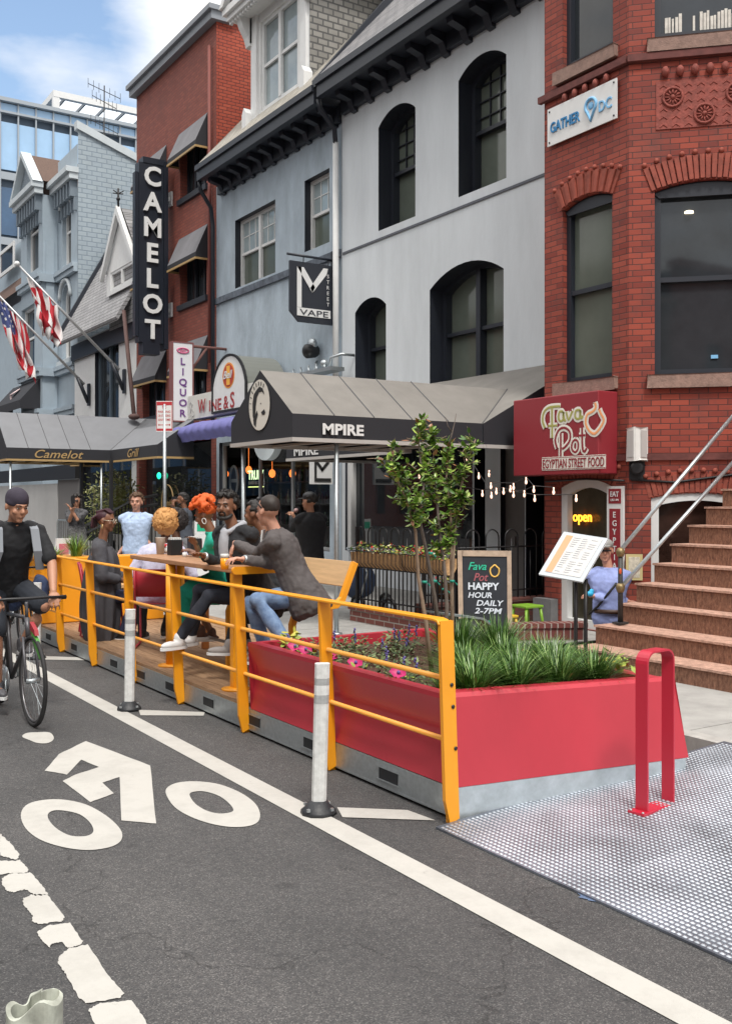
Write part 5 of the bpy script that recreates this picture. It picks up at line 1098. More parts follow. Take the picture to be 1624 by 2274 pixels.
# red chairs
def chair(loc, rz, lab):
    T = thing('wire_leg_chair', lab, 'chair', (0,0,0), 'red metal chairs on the platform')
    b = MB(); n = 8
    b.add([(x, y, .45+(.02 if y < -.15 else 0)-.012*math.cos(x*6)) for y in (-.21,-.05,.1,.2) for x in [-.21+.42*k/n for k in range(n+1)]], [(j*(n+1)+k,j*(n+1)+k+1,(j+1)*(n+1)+k+1,(j+1)*(n+1)+k) for j in range(3) for k in range(n)], True); s_ = part(T, 'seat', b, redp)
    b = MB(); V = []
    for z, yo in ((.52,-.20),(.65,-.225),(.8,-.26)):
        V += [(-.215+.43*k/n, yo-.03*(1-(2*k/n-1)**2)+.02, z) for k in range(n+1)]
    b.add(V, [(j*(n+1)+k,j*(n+1)+k+1,(j+1)*(n+1)+k+1,(j+1)*(n+1)+k) for j in range(2) for k in range(n)], True); o = part(T, 'backrest', b, redp); o.modifiers.new('solid','SOLIDIFY').thickness = .012; s_.modifiers.new('solid','SOLIDIFY').thickness = .012
    for x in (-.2,.2):
        b = MB(); b.tube([(x,-.25,.8),(x,-.2,.5),(x,-.18,.44),(x*1.0,-.24,.02),(x*1.0,-.22,.012),(x,.2,.012),(x,.215,.03),(x,.18,.44)], .011, 8); part(T, 'leg', b, redp)
    T.location = loc; T.rotation_euler.z = rz; return T
CHAIRS = [chair((4.05,10.9,.207), R(-55), 'red metal chair under the woman in the grey shawl')]
c = copy_tree(CHAIRS[0]); c.location = (3.72,9.95,.207); c.rotation_euler.z = R(-30); c['label'] = 'red metal chair under the person in the pale lilac jumper'; CHR2 = c
# ------------------------------------------------------------ far yellow planter
T = thing('planter', 'yellow steel planter cabinet at the far end of the platform', 'planter', (3.9,12.5,.2))
b = MB(); b.box((3.2,12.25,.21), (3.95,12.9,1.0)); part(T, 'planter_box', b, yel, bev=.01)
b = MB(); b.box((3.951,12.25,.66), (4.6,12.6,1.0)); part(T, 'back_panel', b, yel, bev=.01)
b = MB(); b.box((3.96,12.0,.21), (4.85,12.24,.6)); part(T, 'bench_box', b, yel, bev=.01)
b = MB(); b.box((3.96,11.95,.62), (4.85,12.24,.66)); part(T, 'seat_board', b, woodl)
b = MB(); b.box((3.6,13.4,.15), (3.95,13.46,1.18)); p_ = at(121,1210,Y=13.4); b = MB(); b.prism([(p_.x,13.4,.88),(p_.x+.25,13.4,.88),(p_.x+.22,13.4,1.19),(p_.x+.03,13.4,1.19)], (0,.05,0)); T = thing('notice_board', 'small white notice board with a pink poster behind the yellow planter', 'board', (p_.x,13.4,.9)); part(T, 'board', b, trim_w)
b = MB(); b.box((p_.x+.06,13.392,.93), (p_.x+.19,13.398,1.12)); part(T, 'poster', b, mat('pink_poster', (.6,.15,.2), .6)); b = MB(); b.box((p_.x+.05,13.42,.15), (p_.x+.2,13.44,.9)); part(T, 'stand', b, metal_k)
# ------------------------------------------------------------ plants
def blade(mb, p, ang, h, lean, w_, n=5, curl=1.6):
    p = Vector(p); d = Vector((math.cos(ang), math.sin(ang), 0)); s_ = Vector((-d.y, d.x, 0)); V = []
    for i in range(n+1):
        t = i/n; q_ = p+d*(lean*t**curl)+Vector((0,0,h*(t-.35*t*t*min(1.6,lean/h)))); ww = w_*(1-t)**.7*(.7+.6*t)
        V += [q_-s_*ww, q_+s_*ww]
    mb.add(V, [(2*i,2*i+1,2*i+3,2*i+2) for i in range(n)], True)
gm = [mat('grass_blade_dark', (.04,.10,.018), .33), mat('grass_blade_mid', (.09,.19,.035), .3), mat('grass_blade_light', (.24,.36,.11), .3)]
def clump(p, r, h, n, name, lab, grp, mats_=gm, wdt=.006):
    mb = MB()
    for i in range(n):
        a = random.uniform(0, 6.28); rr = r*.35*math.sqrt(random.random()); mb.c = random.choices((0,1,2), (4,4,1.6))[0]
        hh = h*random.uniform(.6,1.1); blade(mb, (p[0]+rr*math.cos(a), p[1]+rr*math.sin(a), p[2]-.02), a+random.uniform(-.7,.7), hh, r*random.uniform(.25,1.5), wdt*random.uniform(.7,1.3))
    return solo(name, lab, 'grass clump', mb, mats_, p, grp)
pos = [(3.62,4.48),(3.92,4.45),(4.22,4.41),(4.47,4.37),(3.82,4.72),(4.15,4.7),(4.45,4.68),(4.62,4.95),(4.35,5.05),(4.0,5.02),(4.55,5.35),(4.28,5.45),(3.44,4.5)]
wh = ['at the front left edge','second from the left at the front','third from the left at the front','at the front right corner','in the second row on the left','in the middle of the second row','on the right of the second row','by the right rear rim','behind the middle','near the tree stems','tallest, at the back right','tallest, beside the grey bracket','small, right behind the yellow corner post']
for (x, y), s_ in zip(pos, wh):
    big = 'tallest' in s_; sm = 'small' in s_
    clump((x,y,.59), .2 if not sm else .1, (.36 if big else .27)*(.7 if sm else 1), 430 if not sm else 120, 'lilyturf', 'clump of dark strappy grass %s of the red planter' % s_ if s_[0] != 't' and not sm else 'clump of strappy grass, %s of the red planter' % s_, 'grass clumps in the red planter')
def leafy(mb, c, r, n, size, cols=(0,1,2), wts=(3,4,2), flat=.6):
    for i in range(n):
        v = Vector((random.gauss(0,1), random.gauss(0,1), random.gauss(0,1))).normalized()*random.random()**.4
        p = Vector(c)+Vector((v.x*r[0], v.y*r[1], v.z*r[2])); mb.c = random.choices(cols, wts)[0]; leaf(mb, p, size*random.uniform(.6,1.25))
def leaf(mb, p, s_, dirn=None):
    d = dirn or Vector((random.uniform(-1,1), random.uniform(-1,1), random.uniform(-.5,.6))); d.normalize(); x = d.cross(Vector((random.uniform(-.5,.5), random.uniform(-.5,.5), 1))).normalized(); up = x.cross(d)
    mb.add([p, p+d*s_*.35+x*s_*.26-up*s_*.05, p+d*s_*.75+x*s_*.2-up*s_*.04, p+d*s_, p+d*s_*.75-x*s_*.2-up*s_*.04, p+d*s_*.35-x*s_*.26-up*s_*.05, p+d*s_*.5+up*s_*.04], [(0,1,6),(1,2,6),(2,3,6),(3,4,6),(4,5,6),(5,0,6)], True)
sage = [mat('sage_leaf_dark', (.04,.07,.025), .55), mat('sage_leaf', (.10,.14,.05), .55), mat('sage_leaf_pale', (.20,.25,.10), .55)]
def low(p, r, n, lab, col=None, spikes=0, mats_=sage):
    mb = MB(); leafy(mb, (p[0],p[1],p[2]+.04), (r,r,.075), n, .035)
    for k in range((spikes+1)//2):
        a = random.uniform(0,6.28); rr = random.uniform(0,r); x, y = p[0]+rr*math.cos(a), p[1]+rr*math.sin(a); h = random.uniform(.10,.19)
        mb.c = 1; mb.tube([(x,y,p[2]),(x+.015,y,p[2]+h)], .003, 4)
        mb.c = 3
        for q_ in range(6): mb.ell((x+.012+random.uniform(-.006,.006),y+random.uniform(-.006,.006),p[2]+h*(.55+.08*q_)), .009, 5, 4)
    return solo('flowering_plant', lab, 'plant', mb, mats_+[col or sage[0]], p, 'low flowering plants in the red planter')
lav = mat('lavender_flower', (.10,.08,.26), .6)
for x, y, s_, k in ((3.55,6.3,'at the far left corner',2),(3.6,5.95,'beside the far left petunia',2),(3.9,6.25,'at the far end near the bench',6),(3.75,5.6,'in the middle of the left half',3),(4.1,5.95,'behind the middle, tallest spikes',5),(4.35,6.25,'at the far right corner',4),(3.62,5.2,'just left of the tree stems',4),(3.45,4.9,'along the near left rim',2),(4.45,5.75,'right of the tree stems',5)):
    low((x,y,.6), .18, 190, 'lavender spiked plant %s of the red planter' % s_, lav, k)
mag = mat('magenta_petal', (.45,.005,.12), .5); 
def petunia(p, lab):
    mb = MB(); mb.c = 0; leafy(mb, p, (.07,.07,.03), 26, .04, (0,1), (1,1)); mb.c = 2
    c = Vector(p)+Vector((-.02,-.02,.04)); ax = Vector((-.5,-.6,.6)).normalized(); n = 15; q_ = Vector((0,0,1)).rotation_difference(ax).to_matrix()
    rim = [c+q_ @ Vector((.048*(1+.14*math.cos(5*t))*math.cos(t), .048*(1+.14*math.cos(5*t))*math.sin(t), .0)) for t in [2*math.pi*k/n for k in range(n)]]
    mb.add([c-ax*.03]+rim, [(0,1+k,1+(k+1) % n) for k in range(n)], True); mb.c = 3; mb.ell(c-ax*.018, .012, 6, 4)
    return solo('petunia', lab, 'flower', mb, [sage[1], mat('lime_leaf', (.28,.36,.06), .5), mag, lav], p, 'magenta petunias along the planter rim')
for x, y, z, s_ in ((3.37,5.95,.66,'by the second railing post'),(3.38,6.12,.66,'farthest along the rim'),(3.37,5.62,.66,'largest, in the middle of the rim'),(3.39,5.35,.65,'half hidden next to the largest'),(3.37,4.85,.66,'nearest the yellow corner post')): petunia((x,y,z), 'magenta petunia flower '+s_+' of the red planter')
def lime(p, lab, n=26):
    mb = MB(); leafy(mb, (p[0],p[1],p[2]+.05), (.10,.10,.07), n, .075, (0,1), (1,2)); solo('lime_leaf_plant', lab, 'plant', mb, [_m['lime_leaf'], mat('yellow_leaf', (.45,.42,.06), .5)], p, 'lime leaved plants in the red planter')
lime((3.5,6.42,.64), 'lime green leaved plant at the far left corner of the red planter'); lime((3.42,5.78,.63), 'lime green leaves between the petunias of the red planter', 14); lime((4.66,4.33,.66), 'yellow leaved plant at the right corner of the red planter behind the bike rack', 20)
# small tree with four slim stems
T = thing('crape_myrtle', 'young multi stemmed crape myrtle with glossy green leaves in the red planter', 'tree', (4.06,5.37,.6))
lm = [mat('tree_leaf_dark', (.05,.12,.018), .3), mat('tree_leaf', (.14,.26,.035), .28), mat('tree_leaf_light', (.34,.45,.10), .3), mat('tree_leaf_bronze', (.30,.13,.06), .4)]
bark = mat('tan_bark', (.24,.17,.12), .8, var=.35, vs=14, stretch=(4,4,1)); bark2 = mat('grey_bark', (.12,.095,.08), .8, var=.35, vs=14)
YT = 5.37
stems = [([(958,1480),(945,1380),(928,1280),(922,1180),(905,1120),(880,1060),(865,1000)], 0), ([(983,1470),(965,1330),(945,1220),(930,1150),(940,1080),(930,1000),(928,935)], 1), ([(978,1480),(992,1350),(986,1260),(975,1180),(968,1100),(960,1030),(965,960)], 1), ([(1006,1460),(1002,1300),(1006,1220),(1010,1160),(1018,1100),(1035,1030),(1055,975)], 0), ([(1004,1470),(1003,1340),(1001,1240),(1000,1140),(990,1060),(1000,990)], 0)]
tips = []; lf = MB()
for i, (pp, km) in enumerate(stems):
    yy = YT+(i-2)*.07; P_ = [at(x, y, Y=yy+.04*math.sin(i*2+k)) for k, (x, y) in enumerate(pp)]; P_[0].z = .58
    b = MB(); b.tube(P_, [.016-.0125*k/(len(P_)-1) for k in range(len(P_))], 7); part(T, 'trunk', b, bark2 if km else bark)
    for k in range(2 if i in (2,4) else 3, len(P_)-1):
        for m_ in range(8):
            t = random.random(); o = P_[k].lerp(P_[k+1], t)
            e = o+Vector((random.uniform(-1,1), random.uniform(-1,1), random.uniform(.0,.9))).normalized()*random.uniform(.06,.17)*(1 if k > 3 else .7)
            tips.append((o, e))
    tips.append((P_[-2], P_[-1]))
b = MB()
for o, e in tips: b.tube([o, (o+e)/2+Vector((0,0,.01)), e], [.004,.003,.0015], 4)
part(T, 'twigs', b, bark)['kind'] = 'stuff'
for o, e in tips:
    hi = e.z > 1.95
    for j in range(15 if o.z < 1.9 else 10):
        t = .1+.9*(j+.5)/15; q_ = o.lerp(e, min(1, t)); dv = Vector((random.uniform(-1,1), random.uniform(-1,1), random.uniform(-.5,.8)))
        lf.c = random.choices((0,1,2,3), (3,4,3,.9 if hi else .25))[0]; leaf(lf, q_, random.uniform(.035,.068), dv)
cr_ = part(T, 'crown', lf, lm)
b = MB(); q0 = at(997,985,Y=5.4); b.tube([q0, at(1003,960,Y=5.4), at(1008,940,Y=5.4), at(1012,918,Y=5.4)], [.006,.005,.003,.002], 5); b.tube([at(1003,960,Y=5.4), at(993,945,Y=5.4), at(988,925,Y=5.4)], [.004,.003,.002], 5); part(T, 'bare_branch', b, bark2)
tie = mat('green_tie', (.01,.25,.18), .5)
for i, (x, y) in enumerate(((942,1292),(964,1290),(986,1308),(1003,1290),(983,1425),(955,1228))): b = MB(); c = at(x, y, Y=YT+(-.14,-.07,0,.07,0,-.07)[i]); b.lathe(c, [(.016,-.008),(.018,0),(.016,.008)], 8); b.add([c+Vector((.01,-.01,0)), c+Vector((.04,-.01,-.02)), c+Vector((.035,-.01,-.03))], [(0,1,2)]); part(T, 'plant_tie', b, tie)
# grey folded bracket in the planter
b = MB(); c = at(1040,1425,Y=5.75); b.box((c.x-.07,c.y-.05,.57), (c.x+.07,c.y+.07,.83)); T = thing('steel_bracket', 'grey steel bracket with angled top plate standing behind the grass in the planter', 'bracket', (c.x,c.y,.57)); gr_p = mat('grey_painted_steel', (.24,.27,.28), .5, metal=.3); part(T, 'upright', b, gr_p, bev=.004)
b = MB(); b.prism([(c.x-.28,c.y-.1,.90),(c.x+.06,c.y-.1,.845),(c.x+.24,c.y-.1,.73),(c.x+.23,c.y-.1,.715),(c.x+.05,c.y-.1,.832),(c.x-.28,c.y-.1,.885)], (0,.25,0)); part(T, 'top_plate', b, gr_p)
# yellow planter plants
lg = [mat('lime_grass', (.16,.30,.04), .4), mat('lime_grass_dark', (.06,.14,.02), .4), mat('lime_grass_pale', (.34,.40,.12), .4)]
clump((3.45,12.45,.98), .3, .22, 150, 'ornamental_grass', 'low pale leaved plant in the yellow planter by the railing', 'plants in the yellow planter', lg, .009)
clump((3.78,12.5,.98), .16, .36, 170, 'ornamental_grass', 'upright lime green grass in the yellow planter', 'plants in the yellow planter', lg, .006)
# ------------------------------------------------------------ bike rack
T = thing('bike_rack', 'coral red steel hoop bike rack bolted to the tread plate ramp', 'bike rack', (4.1,3.6,.08))
c0, c1 = at(1424,1808,Z=.06), at(1477,1790,Z=.06); dirx = (c1-c0).normalized(); ww = (c1-c0).length+.02; nrm = Vector((-dirx.y, dirx.x, 0)); H_ = .845
pth = [c0+Vector((0,0,0))]; rr = .06
for k in range(7): a = math.pi/2*k/6; pth.append(c0+dirx*(rr-rr*math.cos(a))+Vector((0,0,H_-rr+rr*math.sin(a))))
for k in range(7): a = math.pi/2*k/6; pth.append(c0+dirx*(ww-rr+rr*math.sin(a))+Vector((0,0,H_-rr+rr*math.cos(a))))
pth.append(c0+dirx*ww); b = MB(); b.flatbar(pth, .012, nrm*.075); part(T, 'hoop', b, mat('bright_red_coat', (.46,.02,.045), .3), bev=.002)
b = MB(); b.obox(c0-dirx*.055-nrm*.05+Vector((0,0,.01)), dirx*(ww+.11), nrm*.10, Vector((0,0,.012))); part(T, 'base_plate', b, _m['bright_red_coat'])
b = MB()
for u_ in (-.045, ww+.045):
    for v_ in (-.037,.037): b.ell(c0+dirx*u_+nrm*v_+Vector((0,0,.024)), (.008,.008,.006), 8, 4)
part(T, 'bolt', b, steel_g)['kind'] = 'stuff'
# ------------------------------------------------------------ flexible lane posts
def flex(p, tilt, lab):
    T = thing('flex_post', lab, 'lane post', p, 'white flexible posts beside the bike lane'); p = Vector(p)
    ux = Vector((CT,-ST,0)); uy = Vector((ST,CT,0)); h = .775
    prof = [(-.04,-.012),(-.028,-.03),(.0,-.034),(.028,-.03),(.04,-.012),(.04,.012),(.028,.03),(-.028,.03),(-.04,.012)]
    zs_ = [.04,.60,.601,.645,.646,.70,.701,.735,.736,h+.04]; V = []; n = len(prof); b = MB()
    for i in range(len(zs_)-1):
        b.c = 1 if i in (2, 6) else 0
        A = [p+ux*(a+tilt*zs_[i])+uy*c_+Vector((0,0,zs_[i])) for a, c_ in prof]; B_ = [p+ux*(a+tilt*zs_[i+1])+uy*c_+Vector((0,0,zs_[i+1])) for a, c_ in prof]
        if zs_[i+1]-zs_[i] > .002: b.add(A+B_, [(k,(k+1) % n,(k+1) % n+n,k+n) for k in range(n)])
    b.c = 0; b.add([p+ux*(a+tilt*(h+.04))+uy*c_+Vector((0,0,h+.04)) for a, c_ in prof], [tuple(range(n))]); part(T, 'tube', b, [mat('scuffed_white_plastic', (.62,.63,.62), .55, var=.18, vs=22), mat('grey_reflective_band', (.36,.37,.37), .4, var=.15, vs=60)])
    b = MB(); b.lathe(p+Vector((0,0,.003)), [(.10,0),(.097,.02),(.065,.045),(.05,.07),(.03,.07)], 10); part(T, 'rubber_base', b, mat('black_rubber', (.02,.022,.026), .5, bump=.2))
    b = MB()
    for k in range(4): a = k*1.57+.4; b.box(p+Vector((.09*math.cos(a)-.008,.09*math.sin(a)-.008,.03)), p+Vector((.09*math.cos(a)+.008,.09*math.sin(a)+.008,.045)))
    part(T, 'bolt', b, steel_g)['kind'] = 'stuff'
    return T
flex(at(707,1806,Z=0), .025, 'nearer white flexible lane post with grey bands on a black rubber base')
flex(at(287,1576,Z=0), .012, 'middle white flexible lane post in front of the wooden deck')
flex(at(82,1462,Z=0), .01, 'farthest flexible lane post, just behind the cyclist')
# cut off channel post in the corner
b = MB(); c = at(84,2215,Z=.62); ux = Vector((CT,-ST,0)); uy = Vector((ST,CT,0))
out = [(-.075,-.03),(-.05,-.05),(.0,-.045),(.055,-.05),(.075,-.03),(.07,.005),(.03,.0),(.0,.025),(-.015,.055),(-.045,.05),(-.04,.01),(-.07,.0)]
o2 = cat_(out, 4); n = len(o2); pin = [(x*.86+.0, y*.80) for x, y in o2]; sc = .75
ring_ = lambda L_, z: [Vector((c.x,c.y,0))+ux*(a*sc)+uy*(d*sc*1.6)+Vector((0,0,z+.02*math.sin(a*40))) for a, d in L_]
b.add(ring_(o2,.0)+ring_(o2,.62)+ring_(pin,.62)+ring_(pin,.40), [(k,(k+1) % n,(k+1) % n+n,k+n) for k in range(n)]+[(k+n,(k+1) % n+n,(k+1) % n+2*n,k+2*n) for k in range(n)]+[(k+2*n,(k+1) % n+2*n,(k+1) % n+3*n,k+3*n) for k in range(n)]+[tuple(range(3*n,4*n))])
solo('broken_post', 'broken grimy off white plastic post stub at the bottom left corner', 'lane post', b, mat('grimy_plastic', (.42,.44,.38), .6, var=.35, vs=14), (c.x,c.y,0))
# ------------------------------------------------------------ iron fences with hoops
def fence(p0, p1, z0, zt, n, lab, boxes=()):
    p0, p1 = Vector(p0), Vector(p1); d = p1-p0; T = thing('iron_fence', lab, 'fence', (*p0.xy, z0)); b = MB()
    for k in range(n+1):
        p = p0+d*k/n; b.tube([Vector((*p.xy,z0)), Vector((*p.xy,zt-.12 if k % 2 else zt-.28))], .008, 5)
    part(T, 'pickets', b, metal_k)['kind'] = 'stuff'
    b = MB(); 
    for k in range(0, n-1, 3):
        a, c_ = p0+d*k/n, p0+d*(k+2)/n; m_ = (a+c_)/2; r_ = (c_-a).length/2; u_ = (c_-a).normalized()
        b.tube([Vector((*a.xy,z0+.02))]+[Vector(((m_-u_*(r_*math.cos(t))).x,(m_-u_*(r_*math.cos(t))).y,zt-r_+r_*math.sin(t))) for t in [math.pi*j/10 for j in range(11)]]+[Vector((*c_.xy,z0+.02))], .010, 5)
    part(T, 'hoops', b, metal_k)['kind'] = 'stuff'
    b = MB(); 
    for z in (z0+.1, zt-.22): b.tube([Vector((*p0.xy,z)), Vector((*p1.xy,z))], .011, 5)
    part(T, 'rail', b, metal_k)
    for p in (p0, p1): b = MB(); b.box((p.x-.02,p.y-.02,z0-.1), (p.x+.02,p.y+.02,zt)); part(T, 'post', b, metal_k)
    return T
b = MB(); b.box((6.84,8.45,.14), (7.0,10.95,.30)); b.box((6.82,8.43,.3001), (7.02,10.97,.34)); solo('low_wall', 'low brick wall carrying the front iron fence and flower boxes', 'wall', b, knee, (6.9,9.7,.15))
b = MB(); b.box((7.03,9.62,.14), (10.0,9.78,.42)); b.box((7.03,9.60,.42), (10.0,9.80,.46)); solo('low_wall', 'low brick wall under the side iron fence towards the house', 'wall', b, brick('low_wall_brick_side', (.10,.035,.03), (.13,.045,.035), (.09,.05,.045), .21, .07, .009), (8.5,9.7,.15))
b = MB(); b.obox((7.30,8.38,.14),(.76,-.37,0),(.08,.16,0),(0,0,.15)); b.obox((7.28,8.37,.291),(.80,-.39,0),(.09,.19,0),(0,0,.05)); T_ = solo('low_wall', 'low brick edging wall with worn coping beside the steps', 'wall', b, brick('edging_brick', (.15,.04,.035), (.19,.055,.045), (.34,.3,.27), .08, .3, .010, u=(1.,-.4)), (7.6,8.2,.15))
fence((6.92,10.9), (6.92,8.86), .34, 1.36, 24, 'black hooped iron fence in front of the shop window behind flower boxes')
fence((7.1,9.7), (9.95,9.7), .46, 1.33, 27, 'black hooped iron fence running from the sign to the red brick house')
flw = [mat('flower_red', (.55,.03,.03), .5), mat('flower_cream', (.65,.6,.4), .5), mat('box_leaf', (.10,.19,.04), .45), mat('box_leaf_yellow', (.35,.38,.08), .45)]
def fbox(y0, y1, lab, x=6.80, z=.87):
    T = thing('flower_box', lab, 'flower box', (x,(y0+y1)/2,z), 'flower boxes on the iron fence'); b = MB(); n = 26; V = []
    for i in range(n+1):
        y = y0+(y1-y0)*i/n; bl_ = .012*abs(math.sin(math.pi*i*.5))
        V += [(x+.09,y,z+.18),(x+.09+bl_,y,z+.08),(x+.04,y,z+.0),(x-.04,y,z+.0),(x-.09-bl_,y,z+.07),(x-.10,y,z+.18)]
    b.add(V, [(i*6+k,i*6+k+1,i*6+k+7,i*6+k+6) for i in range(n) for k in range(5)]+[tuple(range(6)), tuple(n*6+k for k in range(6))], True); part(T, 'coco_liner', b, mat('coco_fibre', (.38,.23,.11), .9, var=.25, vs=30, bump=.5))
    b = MB()
    for i in range(0, n+1, 2): y = y0+(y1-y0)*i/n; b.tube([(x-.11,y,z+.2),(x-.112,y,z+.06),(x-.04,y,z-.012),(x+.04,y,z-.012)], .005, 4)
    b.tube([(x-.115,y0,z+.2),(x-.115,y1,z+.2)], .007, 5); part(T, 'basket_wires', b, metal_k)['kind'] = 'stuff'
    b = MB()
    for i in range(260): b.c = random.choices((0,1,2,3), (1.3,1.2,3,2))[0]; leaf(b, Vector((x+random.uniform(-.1,.1),random.uniform(y0,y1),z+.17+random.uniform(0,.12))), random.uniform(.035,.06))
    part(T, 'flowers', b, flw)['kind'] = 'stuff'
fbox(9.62, 10.72, 'left coco lined flower box on the front iron fence'); fbox(8.80, 9.57, 'right coco lined flower box on the front iron fence'); fbox(9.3, 9.9, 'low box of red flowers behind the fence pickets', 7.5, .5)
# a-frame sign
c = Vector((7.06,8.51,.15)); vd = Vector((c.x,c.y,0)).normalized(); ux = Vector((vd.y,-vd.x,0)); uy = vd; kz = (c.x*ST+c.y*CT)/F; ux = (ux+Vector((0,-.12,0))).normalized()
T = thing('sandwich_board', 'wood framed chalkboard sandwich sign reading HAPPY beside the flower boxes', 'sign', c)
def Q3(u, v, d=0): return c+ux*u+Vector((0,0,v))+uy*(.10*v+d)   # leaning back
hw, hh = .29, .99
b = MB()
for q_ in ([(-hw,0),(-hw+.05,0),(-hw+.03,hh),(-hw-.02+.0,hh)], [(hw-.05,0),(hw,0),(hw-.01,hh),(hw-.055,hh)]): b.prism([Q3(u, v) for u, v in q_], uy*.03)
for z_ in (0.02, hh-.06): b.prism([Q3(-hw+.04,z_,.001),Q3(hw-.04,z_,.001),Q3(hw-.04,z_+.06,.001),Q3(-hw+.04,z_+.06,.001)], uy*.028)
part(T, 'frame', b, mat('raw_wood_frame', (.42,.32,.24), .7, var=.2, vs=12), bev=.003)
b = MB(); b.prism([Q3(-hw+.04,.05,.012),Q3(hw-.04,.05,.012),Q3(hw-.04,hh-.05,.012),Q3(-hw+.03,hh-.05,.012)], uy*.01); part(T, 'blackboard', b, mat('chalkboard', (.018,.022,.03), .6, var=.2, vs=9))
b = MB(); b.prism([Q3(-hw+.02,0,.35),Q3(-hw+.06,0,.35),Q3(-hw+.06,hh,.02),Q3(-hw+.02,hh,.02)], uy*.02); b.prism([Q3(hw-.06,0,.35),Q3(hw-.02,0,.35),Q3(hw-.02,hh,.02),Q3(hw-.06,hh,.02)], uy*.02); part(T, 'rear_leg', b, _m['raw_wood_frame'])
up3 = (Vector((0,0,1))+uy*.10).normalized()
chk = mat('chalk_white', (.62,.68,.75), .8); chg = mat('chalk_green', (.03,.45,.28), .8); chr_ = mat('chalk_red', (.35,.10,.12), .8); chy = mat('chalk_yellow', (.8,.5,.12), .8)
b = MB(); text_mb(b, 'Fava', Q3(-.09,.78,.008), ux, up3, .085, .012, .003, .3, width=.2); part(T, 'chalk_title', b, chg)
b = MB(); text_mb(b, 'Pot', Q3(-.05,.66,.008), ux, up3, .085, .010, .003, .3, width=.16); part(T, 'chalk_title', b, chr_)
b = MB(); b.tube([Q3(.1+.05*math.cos(t)*(1 if math.sin(t) < .5 else .6), .77+.065*math.sin(t), .01) for t in [2*math.pi*k/14 for k in range(14)]], .009, 5, closed=True); part(T, 'chalk_fruit', b, chy)
b = MB(); text_mb(b, 'HAPPY', Q3(-.02,.565,.006), ux, up3, .075, .03, .003, width=.34)
for j, tx in enumerate(('HOUR','DAILY','2-7PM')): text_mb(b, tx, Q3((-.06,.05,.03)[j],.475-.085*j,.006), ux, up3, .06, .02, .003, .2, width=(.26,.3,.3)[j])
part(T, 'chalk_text', b, chk)['kind'] = 'stuff'
b = MB(); text_mb(b, 'Fava', Q3(-.02,.20,.006), ux, up3, .045, .008, .003, 0, width=.15); text_mb(b, 'fava', Q3(-.02,.12,.006), ux, up3, .045, .008, .003, 0, width=.15); part(T, 'chalk_handles', b, chg)
b = MB(); b.prism([Q3(-.17+.025*math.cos(t),.225+.025*math.sin(t),.006) for t in [2*math.pi*k/12 for k in range(12)]], uy*.003); part(T, 'chalk_badge', b, bl2)
b = MB(); b.tube([Q3(-.17+.022*sx_,.14+.022*sy_,.008) for sx_, sy_ in ((-1,-1),(1,-1),(1,1),(-1,1))], .004, 4, closed=True); b.tube([Q3(-.17+.011*math.cos(t),.14+.011*math.sin(t),.008) for t in [2*math.pi*k/8 for k in range(8)]], .003, 4, closed=True); part(T, 'chalk_badge', b, chk)
# children's table and stool
def kid(c, w_, h, m_, name, lab, cat_n):
    T = thing(name, lab, cat_n, c); c = Vector(c); b = MB(); b.box(c+Vector((-w_,-w_,h-.03)), c+Vector((w_,w_,h))); part(T, 'top', b, m_, bev=.008)
    for sx_ in (-1,1):
        for sy_ in (-1,1): b = MB(); b.tube([c+Vector((sx_*(w_-.03),sy_*(w_-.03),h-.03)), c+Vector((sx_*w_,sy_*w_,0))], .018, 8); part(T, 'leg', b, m_)
kid((8.13,9.03,.15), .14, .30, mat('lime_plastic', (.22,.42,.04), .4), 'play_table', 'lime green plastic childrens table on the patio', 'table'); kid((7.78,8.92,.15), .065, .21, mat('yellow_plastic', (.75,.5,.04), .4), 'play_stool', 'yellow plastic childrens stool beside the lime green table', 'stool')
b = MB(); b.box((7.66,8.80,.15),(7.74,8.86,.24)); b.box((7.67,8.79,.241),(7.73,8.87,.26)); solo('toy_crate', 'blue toy crate below the yellow stool', 'crate', b, mat('blue_plastic', (.02,.16,.45), .4), (7.57,8.56,.15), bev=.01)
# menu lectern
T = thing('menu_stand', 'tilted clear menu board with orange striped sheet on two black legs', 'menu stand', (6.7,6.8,.15))
def onz(x, y, zc): d = ray(x, y); return Vector((d.x*zc, d.y*zc, CH_+d.z*zc))
CH_ = 1.7
P4 = [onz(1251,1180.5,9.35), onz(1349,1195,9.2), onz(1292,1291,8.95), onz(1195.5,1274,9.1)]
nn = (P4[1]-P4[0]).cross(P4[3]-P4[0]).normalized(); nn = nn if nn.z < 0 else -nn
b = MB(); b.prism(P4, nn*.02); part(T, 'board', b, mat('clear_board', (.45,.49,.52), .12, spec=.8, coat=.6), bev=.003)
def bi(u, v, d=.002): return (P4[0]*(1-u)*(1-v)+P4[1]*u*(1-v)+P4[2]*u*v+P4[3]*(1-u)*v)-nn*d
b = MB(); b.c = 0; b.prism([bi(.09,.06),bi(.9,.05),bi(.9,.93),bi(.09,.93)], -nn*.002); b.c = 1; b.prism([bi(.1,.07,.005),bi(.25,.07,.005),bi(.25,.92,.005),bi(.1,.92,.005)], -nn*.001); b.c = 2
for i in range(3):
    for j in range(17):
        if random.random() < .85: u0 = .29+i*.2; b.prism([bi(u0,.1+j*.048,.005),bi(u0+random.uniform(.09,.17),.1+j*.048,.005),bi(u0+.1,.112+j*.048,.005),bi(u0,.112+j*.048,.005)], -nn*.001)
part(T, 'menu_sheet', b, [mat('menu_paper', (.52,.52,.51), .35), mat('menu_orange', (.75,.30,.15), .4), mat('menu_text', (.28,.29,.32), .5)])
